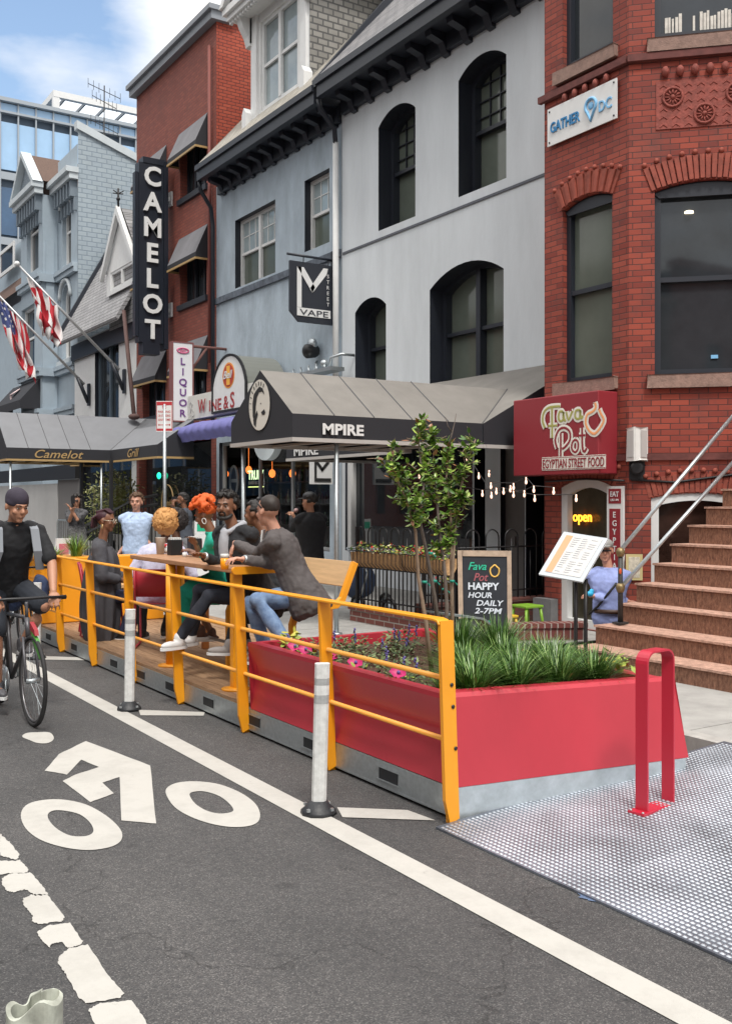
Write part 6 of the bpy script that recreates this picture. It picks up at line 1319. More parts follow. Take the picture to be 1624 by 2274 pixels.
for x in (1277, 1299): b = MB(); a = onz(x,1285,9.15); b.tube([a, Vector((a.x+(.0 if x < 1290 else .0),a.y,.16))], .018, 8); part(T, 'leg', b, metal_k)
b = MB(); a = onz(1285,1285,9.15); b.lathe((a.x,a.y,.15), [(.2,0),(.2,.015),(.05,.03)], 20); part(T, 'base', b, metal_k)
# string lights
T = thing('string_lights', 'string of small warm bulbs strung from the red brick house over the patio', 'string lights', (7.6,9.5,1.7))
bulbs = [(1062,1059),(1085,1054),(1089,1081),(1090,1102),(1101,1093),(1117,1093),(1132,1088),(1139,1083),(1139,1100),(1163,1099),(1186,1109),(1070,1098),(1167,1070),(1184,1089),(1036,1019),(1228,1093),(1278,1109),(930,1058),(955,1075),(1000,1085)]
gw_ = mat('warm_bulb', (1,.62,.45), .3, emit=1.1)
for i, (x, y) in enumerate(bulbs): b = MB(); p = at(x, y, X=7.7); b.ell(p, (.014,.014,.026), 8, 6); b.tube([p+Vector((0,0,.025)), p+Vector((0,0,.055))], .008, 5); part(T, 'bulb', b, gw_)
b = MB()
for idx in ((14,0,3,9,13,15),(17,18,19,11,4,5,8,10,16),(1,2,7,12,13)): b.tube([at(*bulbs[i], X=7.7)+Vector((0,0,.055)) for i in idx], .004, 4)
part(T, 'cable', b, metal_k)
# neon and lanterns in the wine store
T = thing('neon_sign', 'pale yellow green TRULY neon lettering in the wine store window', 'neon sign', (10.2,19,2)); a = at(568,1068,X=10.3)
b = MB(); text_mb(b, 'TRULY', a+Vector((0,0,.04)), UY, UZ, .21, .012, .01, width=.78); part(T, 'lettering', b, mat('neon_pale', (.75,1,.55), .5, emit=1.1)); b = MB(); text_mb(b, 'HARD SELTZER', a+Vector((0,0,-.07)), UY, UZ, .07, .008, .01, width=.72); part(T, 'subtitle', b, trim_w); b = MB(); b.tube([a+Vector((0,.38,-.13)), a+Vector((0,-.38,-.13))], .012, 5); part(T, 'underline', b, mat('neon_lime', (.8,.9,.3), .5, emit=1.1))
T = thing('neon_sign', 'small red and green neon sign in the left wine store window', 'neon sign', (10.2,20.6,2)); a = at(470,1066,X=10.3)
b = MB(); b.ell(a+Vector((0,0,.22)), (.02,.05,.14), 8, 6); part(T, 'red_tube', b, mat('neon_red', (1,.06,.05), .5, emit=1.4)); b = MB(); b.tube([a+Vector((0,.2-.05*k,.03*(-1)**k)) for k in range(9)], .022, 5); b.tube([a+Vector((0,.2-.05*k,-.06+.03*(-1)**k)) for k in range(9)], .022, 5); part(T, 'green_tube', b, mat('neon_green', (.05,1,.25), .5, emit=1.0)); b = MB(); b.ell(a+Vector((0,0,-.22)), (.02,.05,.1), 8, 6); part(T, 'white_tube', b, trim_w)
T = thing('oval_sign', 'grey rimmed oval sign in the wine store window', 'sign', (10.2,19.8,2)); a = at(519,1068,X=10.3); b = MB(); b.tube([a+Vector((0,.21*math.cos(t),.36*math.sin(t))) for t in [2*math.pi*k/24 for k in range(24)]], .03, 6, closed=True); part(T, 'rim', b, mat('sign_rim', (.5,.5,.5), .5)); b = MB(); b.ell(a+Vector((.02,0,0)), (.01,.19,.34), 20, 10); part(T, 'face', b, mat('dark_face', (.06,.05,.05), .5)); b = MB(); b.box(a+Vector((-.01,-.17,-.03)), a+Vector((.0,.17,.05))); part(T, 'band', b, _m['sign_rim'])
gl_o = mat('orange_glass', (1,.22,.04), .4, emit=1.5)
for (x, y, s_) in ((501,1052,'left'),(604,1051,'middle'),(649,1051,'right'),(552,1043,'second')): b = MB(); p = at(x, y, X=10.6); b.ell(p, (.075,.075,.095), 12, 8); b.tube([p+Vector((0,0,.08)), (p.x,p.y,3.0)], .006, 4); solo('hanging_lantern', 'orange glass lantern hanging in the wine store, %s of the row' % {'left':'leftmost','second':'small second','middle':'third','right':'rightmost'}[s_], 'lantern', b, gl_o, p, 'orange lanterns in the wine store')
T = thing('window_poster', 'blue and yellow poster in the wine store window', 'poster', (10.1,18,1.2)); a = at(575,1135,X=10.2); b = MB(); b.box(a+Vector((0,-.3,-.4)), a+Vector((.02,.3,.25))); part(T, 'sheet', b, mat('poster_blue', (.05,.3,.6), .6)); b = MB(); b.lathe(a+Vector((-.002,0,-.1)), [(.17,0),(.17,.004)], 18, (-1,0,0)); part(T, 'print', b, mat('poster_yellow_disc', (.8,.6,.05), .6))
# ------------------------------------------------------------ nightclub forecourt
T = thing('entry_stairs', 'black railed entry stairs of the nightclub forecourt', 'stairs', (9,23.8,.15))
p0 = at(185,1180,X=8.6); b = MB(); bx = MB(); s_c = mat('pale_stair_panel', (.38,.38,.37), .7)
A = at(188,1168,X=8.7); B_ = at(345,1098,X=8.7)
for dz in (0,-.22):
    q_ = MB(); q_.tube([A+Vector((0,0,dz)), at(300,1108,X=8.7)+Vector((0,0,dz)), B_+Vector((0,-.2,dz))], .035, 6); part(T, 'handrail', q_, metal_k)
q_ = MB()
for k in range(22): y = A.y+(B_.y-A.y)*k/21; z = A.z+(at(300,1108,X=8.7).z-A.z)*min(1, k/15); q_.tube([(8.7,y,.15),(8.7,y,z)], .016, 5)
part(T, 'balusters', q_, metal_k)['kind'] = 'stuff'
q_ = MB()
for k in range(6): q_.box((8.8,A.y+(B_.y-A.y)*(k+1)/7,.15), (9.7,A.y+(B_.y-A.y)*k/7+.3,.3+.17*k))
q_.box((8.8,B_.y-1.2,.15),(9.7,B_.y+.4,1.2)); part(T, 'steps', q_, s_c)
for (x, nm) in ((181,'left'),(247,'right')): b = MB(); p = at(x,1200,X=7.6); b.box((7.57,p.y-.05,.15), (7.63,p.y+.05,2.62)); solo('canopy_post', 'slim black post under the nightclub canopy, %s of the pair' % nm, 'post', b, metal_k, (7.6,p.y,.15), 'black posts under the nightclub canopy')
def barr(x0, x1, y0, lab):
    a, c_ = at(x0,y0,X=6.9), at(x1,y0,X=6.9); T = thing('crowd_barrier', lab, 'barrier', (6.9,(a.y+c_.y)/2,.15)); b = MB(); z1 = 1.22
    b.tube([(6.9,a.y,.3),(6.9,a.y,z1-.08),(6.9,a.y-.08 if a.y > c_.y else a.y+.08,z1),(6.9,c_.y+.08 if a.y > c_.y else c_.y-.08,z1),(6.9,c_.y,z1-.08),(6.9,c_.y,.3),(6.9,a.y,.3)], .022, 6); part(T, 'frame', b, steel_g); b = MB()
    for k in range(1, 14): y = a.y+(c_.y-a.y)*k/14; b.tube([(6.9,y,.3),(6.9,y,z1)], .009, 4)
    part(T, 'bars', b, steel_g)['kind'] = 'stuff'; b = MB()
    for y in (a.y, c_.y): b.tube([(6.6,y,.16),(6.9,y,.3),(7.2,y,.16)], .015, 5)
    part(T, 'foot', b, steel_g)
barr(128, 186, 1170, 'silver crowd barrier on the pavement behind the cyclist')
T = thing('bamboo', 'tall thin leaved bamboo in front of the nightclub windows', 'bamboo', (8.9,27,.15)); b = MB(); st = MB(); bm = [mat('bamboo_leaf', (.24,.27,.07), .5), mat('bamboo_leaf_pale', (.42,.42,.2), .5)]
for k in range(26):
    x = random.uniform(205,300); p = at(x,1180,X=9.2); h = random.uniform(1.9,2.55); st.tube([(9.2+random.uniform(-.2,.2),p.y,.15),(9.2,p.y+random.uniform(-.1,.1),h)], .012, 4)
    for j in range(60): b.c = random.choice((0,0,1)); leaf(b, Vector((9.1+random.uniform(-.3,.3),p.y+random.uniform(-.3,.3),random.uniform(.7,h+.1))), random.uniform(.08,.16))
part(T, 'crown', b, bm); part(T, 'canes', st, mat('bamboo_cane', (.25,.22,.08), .6))['kind'] = 'stuff'
T = thing('garage_entry', 'grey panelled entry screens left of the nightclub stairs', 'screen wall', (8.5,31,.15)); b = MB(); GW2 = Wall((8.6,0,0),(0,1,0),(1,0,0))
a0 = GW2.px(0,1100)[0]; a1 = GW2.px(128,1100)[0]; a2 = GW2.px(175,1100)[0]; GW2.box(b, a1, a0+3, .15, 2.2, 0, .1); part(T, 'pale_panel', b, mat('pale_grey_panel', (.36,.36,.36), .7, var=.1, vs=1)); b = MB(); GW2.box(b, a2, a1-.01, .15, 2.3, .02, .1); part(T, 'grey_panel', b, mat('mid_grey_panel', (.12,.115,.115), .7)); b = MB(); GW2.box(b, a2, a0+3, 2.31, 2.72, -.1, .1); part(T, 'lintel', b, metal_k)
T = thing('club_window_logo', 'gold ring logo on the dark nightclub window', 'logo', at(375,1110,X=10.15)); b = MB(); a = at(372,1118,X=10.12); b.tube([a+Vector((0,.42*math.cos(t),.5*math.sin(t))) for t in [R(-60+300*k/20) for k in range(21)]], .02, 5); part(T, 'ring', b, gold); b = MB(); text_mb(b, 'Camelot', a+Vector((0,-.05,-.05)), UY, UZ, .16, .005, .01, .35, width=.6); part(T, 'lettering', b, gold)['kind'] = 'stuff'
b = MB(); p = at(353,1056,X=10.1); b.ell(p, (.05,.09,.09), 10, 8); solo('green_light', 'small green signal light glowing in the nightclub window', 'light', b, mat('green_glow', (.02,.9,.45), .5, emit=1.2), p)
# ------------------------------------------------------------ people
folds = bpy.data.textures.new('folds', 'CLOUDS'); folds.noise_scale = .11; folds.noise_depth = 2
crease = bpy.data.textures.new('creases', 'CLOUDS'); crease.noise_scale = .07; crease.noise_depth = 3
curlt = bpy.data.textures.new('curls', 'CLOUDS'); curlt.noise_scale = .025; curlt.noise_depth = 2
skins = {'light': mat('skin_light', (.52,.27,.19), .5, var=.06, vs=20), 'tan': mat('skin_tan', (.42,.21,.13), .5, var=.06, vs=20), 'brown': mat('skin_brown', (.20,.09,.05), .45, var=.08, vs=20), 'deep': mat('skin_deep', (.10,.045,.027), .45, var=.08, vs=20)}
eye_w = mat('eye_white', (.34,.31,.29), .4); eye_d = mat('iris_dark', (.012,.008,.006), .2)
def organic(parent, name, mb, m, vox, sm=4, fold=0, tex=None, label=None):
    o = part(parent, name, mb, m, label)
    r = o.modifiers.new('remesh', 'REMESH'); r.mode = 'VOXEL'; r.voxel_size = vox; r.use_smooth_shade = True
    if sm: s_ = o.modifiers.new('smooth', 'SMOOTH'); s_.factor = .5; s_.iterations = sm
    if fold: d = o.modifiers.new('folds', 'DISPLACE'); d.texture = tex or folds; d.strength = fold; d.mid_level = .5; d.texture_coords = 'LOCAL'
    return o
def chain(mb, pts, n=12):
    mb.tube([p for p, r in pts], [r for p, r in pts], n)
    for p, r in pts: mb.ell(p, r*.995, n, 8)
def basis(x, y, z): return Matrix((x, y, z)).transposed()
def ik(a, c, l1, l2, pole):
    d = c-a; L_ = d.length; k = max(1, L_/(l1+l2)*1.002); l1 *= k; l2 *= k; d.normalize()
    x = (l1*l1-l2*l2+L_*L_)/(2*L_); h = math.sqrt(max(0, l1*l1-x*x)); p = pole-d*pole.dot(d); p.normalize(); return a+d*x+p*h
V3 = Vector
def person(label, hip, neck, f, head, look, hands, feet, skin='tan', top=None, topm=None, sleeve='long', pants=None, shoe=None, hair='short', hairm=None, vox=.0075, s=1., beard=None, elbow=None, knee=None, extra=None, shl=.185, bulk=1., legs_bare=False, skirt=None, hdir=None, curl=.5):
    hip, neck, head = V3(hip), V3(neck), V3(head); f = V3((f[0], f[1], 0)).normalized(); up = V3((0,0,1)); r = f.cross(up)
    look = V3(look).normalized(); T = thing('person', label, 'person', (hip.x, hip.y, min(p[2] for p in feet)-.08))
    sp = (neck-hip).normalized(); fb = r.cross(sp)*-1.; fb = sp.cross(r)*-1 if sp.cross(r).dot(f) < 0 else sp.cross(r); B_ = basis(r, fb, sp); ln = (neck-hip).length
    sh = [neck-sp*.058*s+r*q_*shl*s for q_ in (-1, 1)]; hp = [hip+r*q_*.09*s for q_ in (-1, 1)]
    feet = [V3(p) for p in feet]; hands = [V3(p) for p in hands]; elb = []; kn = []
    for i, q_ in enumerate((-1, 1)):
        pole = V3(elbow[i]) if elbow else (-up*1.-f*.5+r*q_*.6); elb.append(ik(sh[i], hands[i], .29*s, .26*s, pole))
        pole = V3(knee[i]) if knee else (f+up*.4+r*q_*.1); kn.append(ik(hp[i], feet[i], .43*s, .42*s, pole))
    def torso(mb, g, jacket=False):
        sec = [(-.22,.10,.075,0),(-.12,.145,.11,0),(0,.162,.118,0),(.2,.148,.108,.004),(.4,.143,.104,.006),(.6,.160,.112,.004),(.78,.178,.112,-.004),(.88,.165,.098,-.01),(.96,.115,.078,-.012),(1.02,.062,.06,-.006)]
        if jacket: sec = [(-.34,.15,.13,-.02),(-.26,.188,.15,-.015),(-.1,.186,.145,-.008),(.1,.175,.13,0)]+sec[4:]
        V = []; n = 20
        for t, w1, d1, o in sec:
            c = hip+sp*(ln*t)+fb*o*s
            for k in range(n): a = 2*math.pi*k/n; ca, sa = math.cos(a), math.sin(a); V.append(c+r*((w1*s*bulk+g)*(abs(ca)**.85)*(1 if ca > 0 else -1))+fb*((d1*s*bulk+g)*(abs(sa)**.85)*(1 if sa > 0 else -1)))
        m = len(sec); mb.add(V, [(i*n+k, i*n+(k+1) % n, (i+1)*n+(k+1) % n, (i+1)*n+k) for i in range(m-1) for k in range(n)]+[tuple(reversed(range(n))), tuple((m-1)*n+k for k in range(n))])
        for i in range(2): chain(mb, [(neck-sp*.035*s+(sh[i]-neck)*.15, .05*s+g), (neck.lerp(sh[i], .6)+sp*.012*s, .05*s+g), (sh[i], .055*s+g)])
    b = MB(); torso(b, -.012)
    chain(b, [(neck-sp*.05, .055*s), (neck+(head-neck)*.35, .05*s), (head-up*.03, .05*s)])
    hr = look.cross(up).normalized(); hu = hr.cross(look).normalized(); HB = basis(hr, look, hu)
    P_ = lambda x, y, z: head+(hr*x+look*y+hu*z)*s
    b.ell(P_(0,-.012,.035), (.075*s,.095*s,.088*s), 16, 12, HB); b.ell(P_(0,.02,-.03), (.060*s,.07*s,.078*s), 14, 10, HB); b.ell(P_(0,.06,-.088), (.028*s,.024*s,.02*s), 10, 8, HB)
    b.tube([P_(0,.078,.022), P_(0,.106,-.018)], [.008*s,.015*s], 8); b.ell(P_(0,.1,-.02), (.017*s,.014*s,.011*s), 8, 6, HB)
    b.tube([P_(-.045,.074,.03), P_(0,.086,.032), P_(.045,.074,.03)], .010*s, 6)
    for q_ in (-1, 1): b.ell(P_(.079*q_,-.012,.0), (.010*s,.021*s,.031*s), 8, 6, HB); b.ell(P_(.042*q_,.06,-.02), (.022*s,.02*s,.022*s), 8, 6, HB)
    b.ell(P_(0,.083,-.052), (.022*s,.012*s,.011*s), 8, 6, HB)
    for i, q_ in enumerate((-1, 1)):
        chain(b, [(sh[i], .048*s), ((sh[i]+elb[i])/2, .045*s), (elb[i], .038*s), (elb[i].lerp(hands[i], .4), .037*s), (hands[i], .026*s)])
        fd = (hands[i]-elb[i]).normalized(); hd = V3(hdir[i]).normalized() if hdir and hdir[i] else fd; sd = hd.cross(up); sd = sd.normalized() if sd.length > .1 else r; pn = sd.cross(hd).normalized()
        if pn.z > 0: pn = -pn
        palm = hands[i]+hd*.045*s; b.ell(palm, (.040*s,.045*s,.016*s), 10, 8, basis(sd, hd, pn))
        for k in range(4):
            l_ = (.068,.078,.074,.058)[k]*s; o = palm+hd*.034*s+sd*((k-1.5)*.021*s)*(1 if q_ < 0 else -1); sp_ = sd*((k-1.5)*.004*s)*(1 if q_ < 0 else -1)
            m1 = o+hd*l_*.5+sp_+pn*l_*.25*curl; m2 = o+hd*l_*(.5+.5*(1-curl*.7))+sp_*2+pn*l_*(.25*curl+.62*curl)
            chain(b, [(o, .0088*s), (m1, .0082*s), (m2, .0072*s)], 7)
        ts = sd*(-1 if q_ < 0 else 1); o = palm-hd*.02*s+ts*.028*s*-1*(-1); o = palm-hd*.02*s+ts*.03*s; chain(b, [(o, .011*s), (o+hd*.028*s+ts*.018*s+pn*.008, .0095*s), (o+hd*.055*s+ts*.016*s+pn*.02, .0085*s)], 7)
        chain(b, [(hp[i], .07*s), (kn[i], .048*s), (kn[i].lerp(feet[i], .35), .046*s), (feet[i], .032*s)])
        td = V3((f.x, f.y, 0)); 
        if knee is None or True: b.ell(feet[i]+td*.05*s-up*.035*s, (.035*s,.09*s,.028*s), 10, 6, basis(r, f, up))
    body = organic(T, 'body', b, skins[skin], vox, 3)
    # face
    for q_ in (-1, 1):
        b = MB(); b.mat(0).ell(P_(.031*q_,.0775,.012), (.011*s,.007*s,.005*s), 10, 6, HB); b.mat(1).ell(P_(.031*q_,.0825,.012), (.0065*s,.004*s,.0052*s), 8, 6, HB); part(T, 'eye', b, [eye_w, eye_d])
    b = MB(); b.ell(P_(0,.094,-.052), (.021*s,.005*s,.005*s), 10, 6, HB); part(T, 'mouth', b, mat('lips_'+skin, tuple(c*.6 for c in skins[skin].node_tree.nodes['Principled BSDF'].inputs['Base Color'].default_value[:3]), .5))
    hm = hairm or mat('hair_black', (.012,.01,.009), .6)
    b = MB()
    for q_ in (-1, 1): b.tube([P_(.014*q_,.089,.032), P_(.032*q_,.086,.037), P_(.048*q_,.074,.031)], .0042*s, 6)
    part(T, 'eyebrow', b, hm)
    if beard:
        b = MB(); 
        for t in range(13): a = math.pi*(t/12); b.ell(P_(.058*math.cos(a),.028+.052*math.sin(a),-.065-.028*math.sin(a)), .017*s, 8, 6)
        for q_ in (-1,1): b.ell(P_(.018*q_,.094,-.038), (.016*s,.008*s,.006*s), 8, 6, HB); b.ell(P_(.027*q_,.084,-.058), (.008*s,.01*s,.018*s), 8, 6, HB)
        b.ell(P_(0,.072,-.09), (.03*s,.025*s,.022*s), 8, 6, HB); organic(T, 'beard', b, hm, .006, 1)
    if hair:
        b = MB(); rnd = random.Random(len(label)); hb = {'short':(.006,.018,200), 'curly':(.016,.019,300), 'tall':(.035,.024,300), 'afro':(.045,.024,420), 'long':(.03,.03,120), 'buzz':(.002,.012,200), 'bald':(0,0,0)}[hair]
        for k in range(hb[2]):
            d = V3((rnd.gauss(0,1), rnd.gauss(0,1), rnd.gauss(0,1))).normalized()
            if d.y > .15 and d.z < .55: continue
            if d.z < -.35 and hair != 'afro': continue
            if d.y > -.25 and d.z < .05 and hair in ('short','buzz','tall'): continue
            if hair == 'curly' and d.y > -.5 and d.z < -.1: continue
            if hair == 'tall' and d.z < .25 : off = .004
            else: off = hb[0]
            if hair == 'tall': off += max(0, d.z)*.045
            c = P_(d.x*(.072+off), -.015+d.y*(.094+off), .035+d.z*(.086+off)); b.ell(c, hb[1]*s*rnd.uniform(.7,1.1)*(.6 if off < .005 else 1), 7, 5)
        b.ell(P_(0,-.028,.05), (.0765*s,.088*s,.083*s), 14, 10, HB)
        if hair == 'long':
            for q_ in (-1,1): chain(b, [(P_(.07*q_,-.02,.03), .04*s), (P_(.088*q_,-.02,-.08), .035*s), (P_(.085*q_,.0,-.20), .03*s)], 8)
            chain(b, [(P_(0,-.08,0), .06*s), (P_(0,-.09,-.16), .06*s)], 8)
        if hair in ('curly','afro','tall','long'):
            st_ = MB(); off2 = {'curly':.024,'afro':.055,'tall':.03,'long':.03}[hair]
            for k in range(620):
                d = V3((rnd.gauss(0,1), rnd.gauss(0,1), rnd.gauss(0,1))).normalized()
                if d.y > .15 and d.z < .5: continue
                if d.z < (-.5 if hair == 'afro' else -.05 if hair == 'tall' else -.3): continue
                o2 = off2+(max(0, d.z)*.05 if hair == 'tall' else 0); c = P_(d.x*(.070+o2), -.015+d.y*(.09+o2), .035+d.z*(.082+o2)); w2 = V3((rnd.uniform(-1,1), rnd.uniform(-1,1), rnd.uniform(-1,1)))*.014; up2 = (c-head).normalized()
                st_.tube([c-up2*.012, c+w2*.5+up2*.004, c+w2+up2*.010, c+w2*.4+up2*.017], [.0045,.004,.0035,.002], 4)
            part(T, 'curls', st_, hm)['kind'] = 'stuff'
        organic(T, 'hair', b, hm, .009, 1 if hair in ('curly','afro','tall','long') else 2, .012 if hair in ('curly','afro','tall','long') else .003, curlt)
    # clothes
    if topm:
        b = MB(); torso(b, .010, top == 'jacket')
        if sleeve != 'none':
            for i in range(2):
                if sleeve == 'long': chain(b, [(sh[i], .064*s), ((sh[i]+elb[i])/2, .058*s), (elb[i], .052*s), (elb[i].lerp(hands[i], .5), .048*s), (elb[i].lerp(hands[i], .9), .04*s)])
                else: chain(b, [(sh[i], .064*s), (sh[i].lerp(elb[i], .5), .062*s), (sh[i].lerp(elb[i], .8), .062*s)])
        if top == 'jacket':
            b.tube([neck+r*.05+sp*.03-f*.02, neck-f*.065+sp*.035, neck-r*.05+sp*.03-f*.02], .02, 8)
        if top == 'shirt': b.tube([neck+sp*.02+V3((math.cos(t)*r.x*.058-math.sin(t)*f.x*.055, math.cos(t)*r.y*.058-math.sin(t)*f.y*.055, 0)) for t in [2*math.pi*k/12 for k in range(12)]], .014, 6, closed=True)
        organic(T, {'jacket':'jacket','shirt':'shirt'}.get(top, 'shirt'), b, topm, .0095, 3, .028 if top == 'jacket' else .018, crease)
    if pants:
        b = MB(); b.ell(hip, (.165*s*bulk,.125*s*bulk,.125*s), 14, 10, B_); 
        for i in range(2): chain(b, [(hp[i], .088*s), (hp[i].lerp(kn[i], .5), .080*s), (kn[i], .063*s), (kn[i].lerp(feet[i], .4), .060*s), (kn[i].lerp(feet[i], .93), .048*s)] if not legs_bare else [(hp[i], .092*s), (hp[i].lerp(kn[i], .9), .082*s)])
        organic(T, 'trousers' if not legs_bare else 'shorts', b, pants, .010, 3, .014)
    if skirt:
        b = MB(); w0 = .14; pr = []
        for k in range(6): t = k/5; pr.append((w0+.07*t+.015*(k % 2), -(.42*t)))
        b.lathe(hip+up*.12, pr, 20); o = part(T, 'skirt', b, skirt)
    if shoe:
        for i in range(2):
            b = MB(); c = feet[i]; b.ell(c+f*.055*s-up*.045*s, (.047*s,.135*s,.036*s), 12, 8, basis(r, f, up)); chain(b, [(c+up*.01, .047*s), (c-up*.03, .047*s)], 10)
            so_ = organic(T, 'shoe', b, shoe, .009, 2); b = MB(); b.prism([c+f*(.055+.138*math.cos(t))*s+r*(.047*math.sin(t))*s-up*.082*s for t in [2*math.pi*k/14 for k in range(14)]], up*.022*s); part(so_, 'sole', b, trim_w)
    return T, P_, dict(hip=hip, neck=neck, sp=sp, f=f, r=r, hr=hr, look=look, hu=hu, sh=sh, elb=elb, hands=hands, kn=kn, feet=feet, HB=HB, up=up, s=s)
def zpt(x, y, zc): d = ray(x, y); return V3((d.x*zc, d.y*zc, CH_+d.z*zc))
def dirc(rt, fw): return V3((rt*CT+fw*ST, -rt*ST+fw*CT, 0))     # compass direction from right / away parts
fab = lambda n, c, **k: mat(n, c, .85, var=.14, vs=14, bump=.15, bs=300, **k)
blk = fab('black_cloth', (.014,.015,.018)); nav = fab('dark_navy_denim', (.016,.02,.032)); whs = mat('white_sneaker', (.6,.6,.6), .5)
# man in the grey blazer, leaning on the bar table
ZB = 7.75
T, P_, k = person('man in a grey blazer and blue jeans leaning on the bar table', zpt(674,1320,ZB), zpt(612,1185,ZB), dirc(-1,.15), zpt(594,1136,ZB-.02), dirc(-.75,.75)+V3((0,0,-.05)),
    [zpt(522,1206,7.95), zpt(540,1242,7.55)], [zpt(596,1452,7.8), zpt(640,1432,7.5)], 'light', 'jacket', fab('grey_blazer', (.085,.075,.075)), 'long', fab('blue_denim', (.10,.17,.32), col2=(.22,.32,.48)), mat('grey_suede', (.2,.18,.17), .8), 'buzz', mat('hair_dark_brown', (.022,.015,.012), .6), elbow=[dirc(.2,.6)-V3((0,0,1)), dirc(.3,-.5)-V3((0,0,1))], knee=[dirc(-1,.2)+V3((0,0,.5)), dirc(-1,-.3)+V3((0,0,.4))], curl=.9, hdir=[dirc(-.4,0)-V3((0,0,.8)), None])
b = MB(); b.tube([P_(-.085,-.03,.03),P_(-.08,.03,.075),P_(0,.055,.11),P_(.08,.03,.075),P_(.085,-.03,.03)], .007, 6); b.ell(P_(-.04,.045,.10), (.028,.01,.02), 8, 6); b.ell(P_(.04,.045,.10), (.028,.01,.02), 8, 6); part(T, 'sunglasses', b, metal_k)
b = MB(); n_ = k['neck']; f_, r_ = k['f'], k['r']; b.prism([n_+f_*.09-r_*.05+V3((0,0,.03)), n_+f_*.09+r_*.05+V3((0,0,.03)), n_+f_*.128+V3((0,0,-.25))], f_*.012); part(T, 'white_tee', b, trim_w)
w_ = k['hands'][1]; d = (k['elb'][1]-w_).normalized(); b = MB(); b.lathe(w_+d*.015, [(.034,-.012),(.036,0),(.034,.012)], 12, d); wt = part(T, 'watch', b, steel_g)
# bearded man in hoodie and black jacket looking to the camera
ZC = 8.45
T, P_, k = person('bearded man in black jacket over grey hoodie, looking back from the bar table', zpt(562,1322,ZC+.05), zpt(518,1172,ZC-.02), dirc(-.7,-.8), zpt(502,1126,ZC-.03), dirc(-.28,-1)+V3((0,0,-.02)),
    [zpt(500,1212,8.75), zpt(452,1234,8.2)], [zpt(398,1418,8.3), zpt(425,1412,8.75)], 'brown', 'jacket', blk, 'long', nav, whs, 'curly', None, elbow=[dirc(.3,.4)-V3((0,0,1)), dirc(.3,-.2)-V3((0,0,1))], knee=[dirc(-1,-.2)+V3((0,0,.7)), dirc(-1,.2)+V3((0,0,.6))], beard=True, curl=.35, bulk=1.2, shl=.20)
hood = fab('heather_grey_hoodie', (.34,.35,.38)); n_ = k['neck']; f_, r_ = k['f'], k['r']
b = MB(); chain(b, [(n_+f_*.085-r_*.04+V3((0,0,-.03)), .022), (n_-r_*.075+V3((0,0,.02)), .026), (n_-r_*.06-f_*.06+V3((0,0,.035)), .032), (n_-f_*.085+V3((0,0,.03)), .036), (n_+r_*.06-f_*.06+V3((0,0,.035)), .032), (n_+r_*.075+V3((0,0,.02)), .026), (n_+f_*.085+r_*.04+V3((0,0,-.03)), .022)]); b.ell(n_+f_*.10+V3((0,0,-.16)), (.05,.05,.17), 12, 10, basis(r_, f_, V3((0,0,1)))); organic(T, 'hoodie', b, hood, .009, 3, .006)
w_ = k['hands'][1]; d = (k['elb'][1]-w_).normalized(); b = MB(); b.lathe(w_+d*.02, [(.034,-.014),(.037,0),(.034,.014)], 12, d); part(T, 'watch', b, steel_g)
# someone mostly hidden between them
person('dark haired person in black mostly hidden between the two men at the bar', zpt(625,1312,8.95), zpt(590,1190,9.0), dirc(-1,0), zpt(566,1142,9.0), dirc(-1,.4), [zpt(520,1222,9.15), zpt(530,1238,8.9)], [zpt(510,1432,8.3), zpt(548,1430,8.9)], 'brown', 'jacket', blk, 'long', blk, mat('grey_canvas_shoe', (.30,.28,.27), .8), 'short', None, vox=.01, knee=[dirc(-1,-.2)+V3((0,0,.6)), dirc(-1,.2)+V3((0,0,.6))])
# woman with orange hair
ZO = 9.3
T, P_, k = person('woman with tall orange hair, hoop earrings and emerald green dress', zpt(500,1300,ZO), zpt(472,1188,ZO), dirc(-1,-.1), zpt(455,1145,ZO), dirc(-1,.25)+V3((0,0,-.35)), [zpt(424,1224,9.5), zpt(436,1212,9.3)], [zpt(446,1400,9.3), zpt(470,1405,9.6)], 'brown', 'shirt', fab('emerald_cloth', (.01,.33,.24)), 'short', None, mat('brown_boot', (.09,.04,.025), .6), 'tall', mat('orange_hair', (.62,.10,.012), .7), vox=.009, s=.95, curl=.8, knee=[dirc(-1,-.2)+V3((0,0,.6)), dirc(-1,.2)+V3((0,0,.6))])
b = MB(); chain(b, [(k['hip'], .17), (k['hip'].lerp(k['kn'][0], .7), .12)]); chain(b, [(k['hip'], .17), (k['hip'].lerp(k['kn'][1], .8), .11)]); chain(b, [(k['kn'][0]+V3((0,0,-.02)), .09), (k['kn'][0]+V3((0,0,-.25)), .1)]); organic(T, 'skirt', b, _m['emerald_cloth'], .011, 3, .03)
for q_ in (-1,1): b = MB(); b.tube([P_(.083*q_, -.01+.02*math.cos(t), -.055+.028*math.sin(t)) for t in [2*math.pi*j/14 for j in range(14)]], .004, 5, closed=True); part(T, 'earring', b, trim_w)
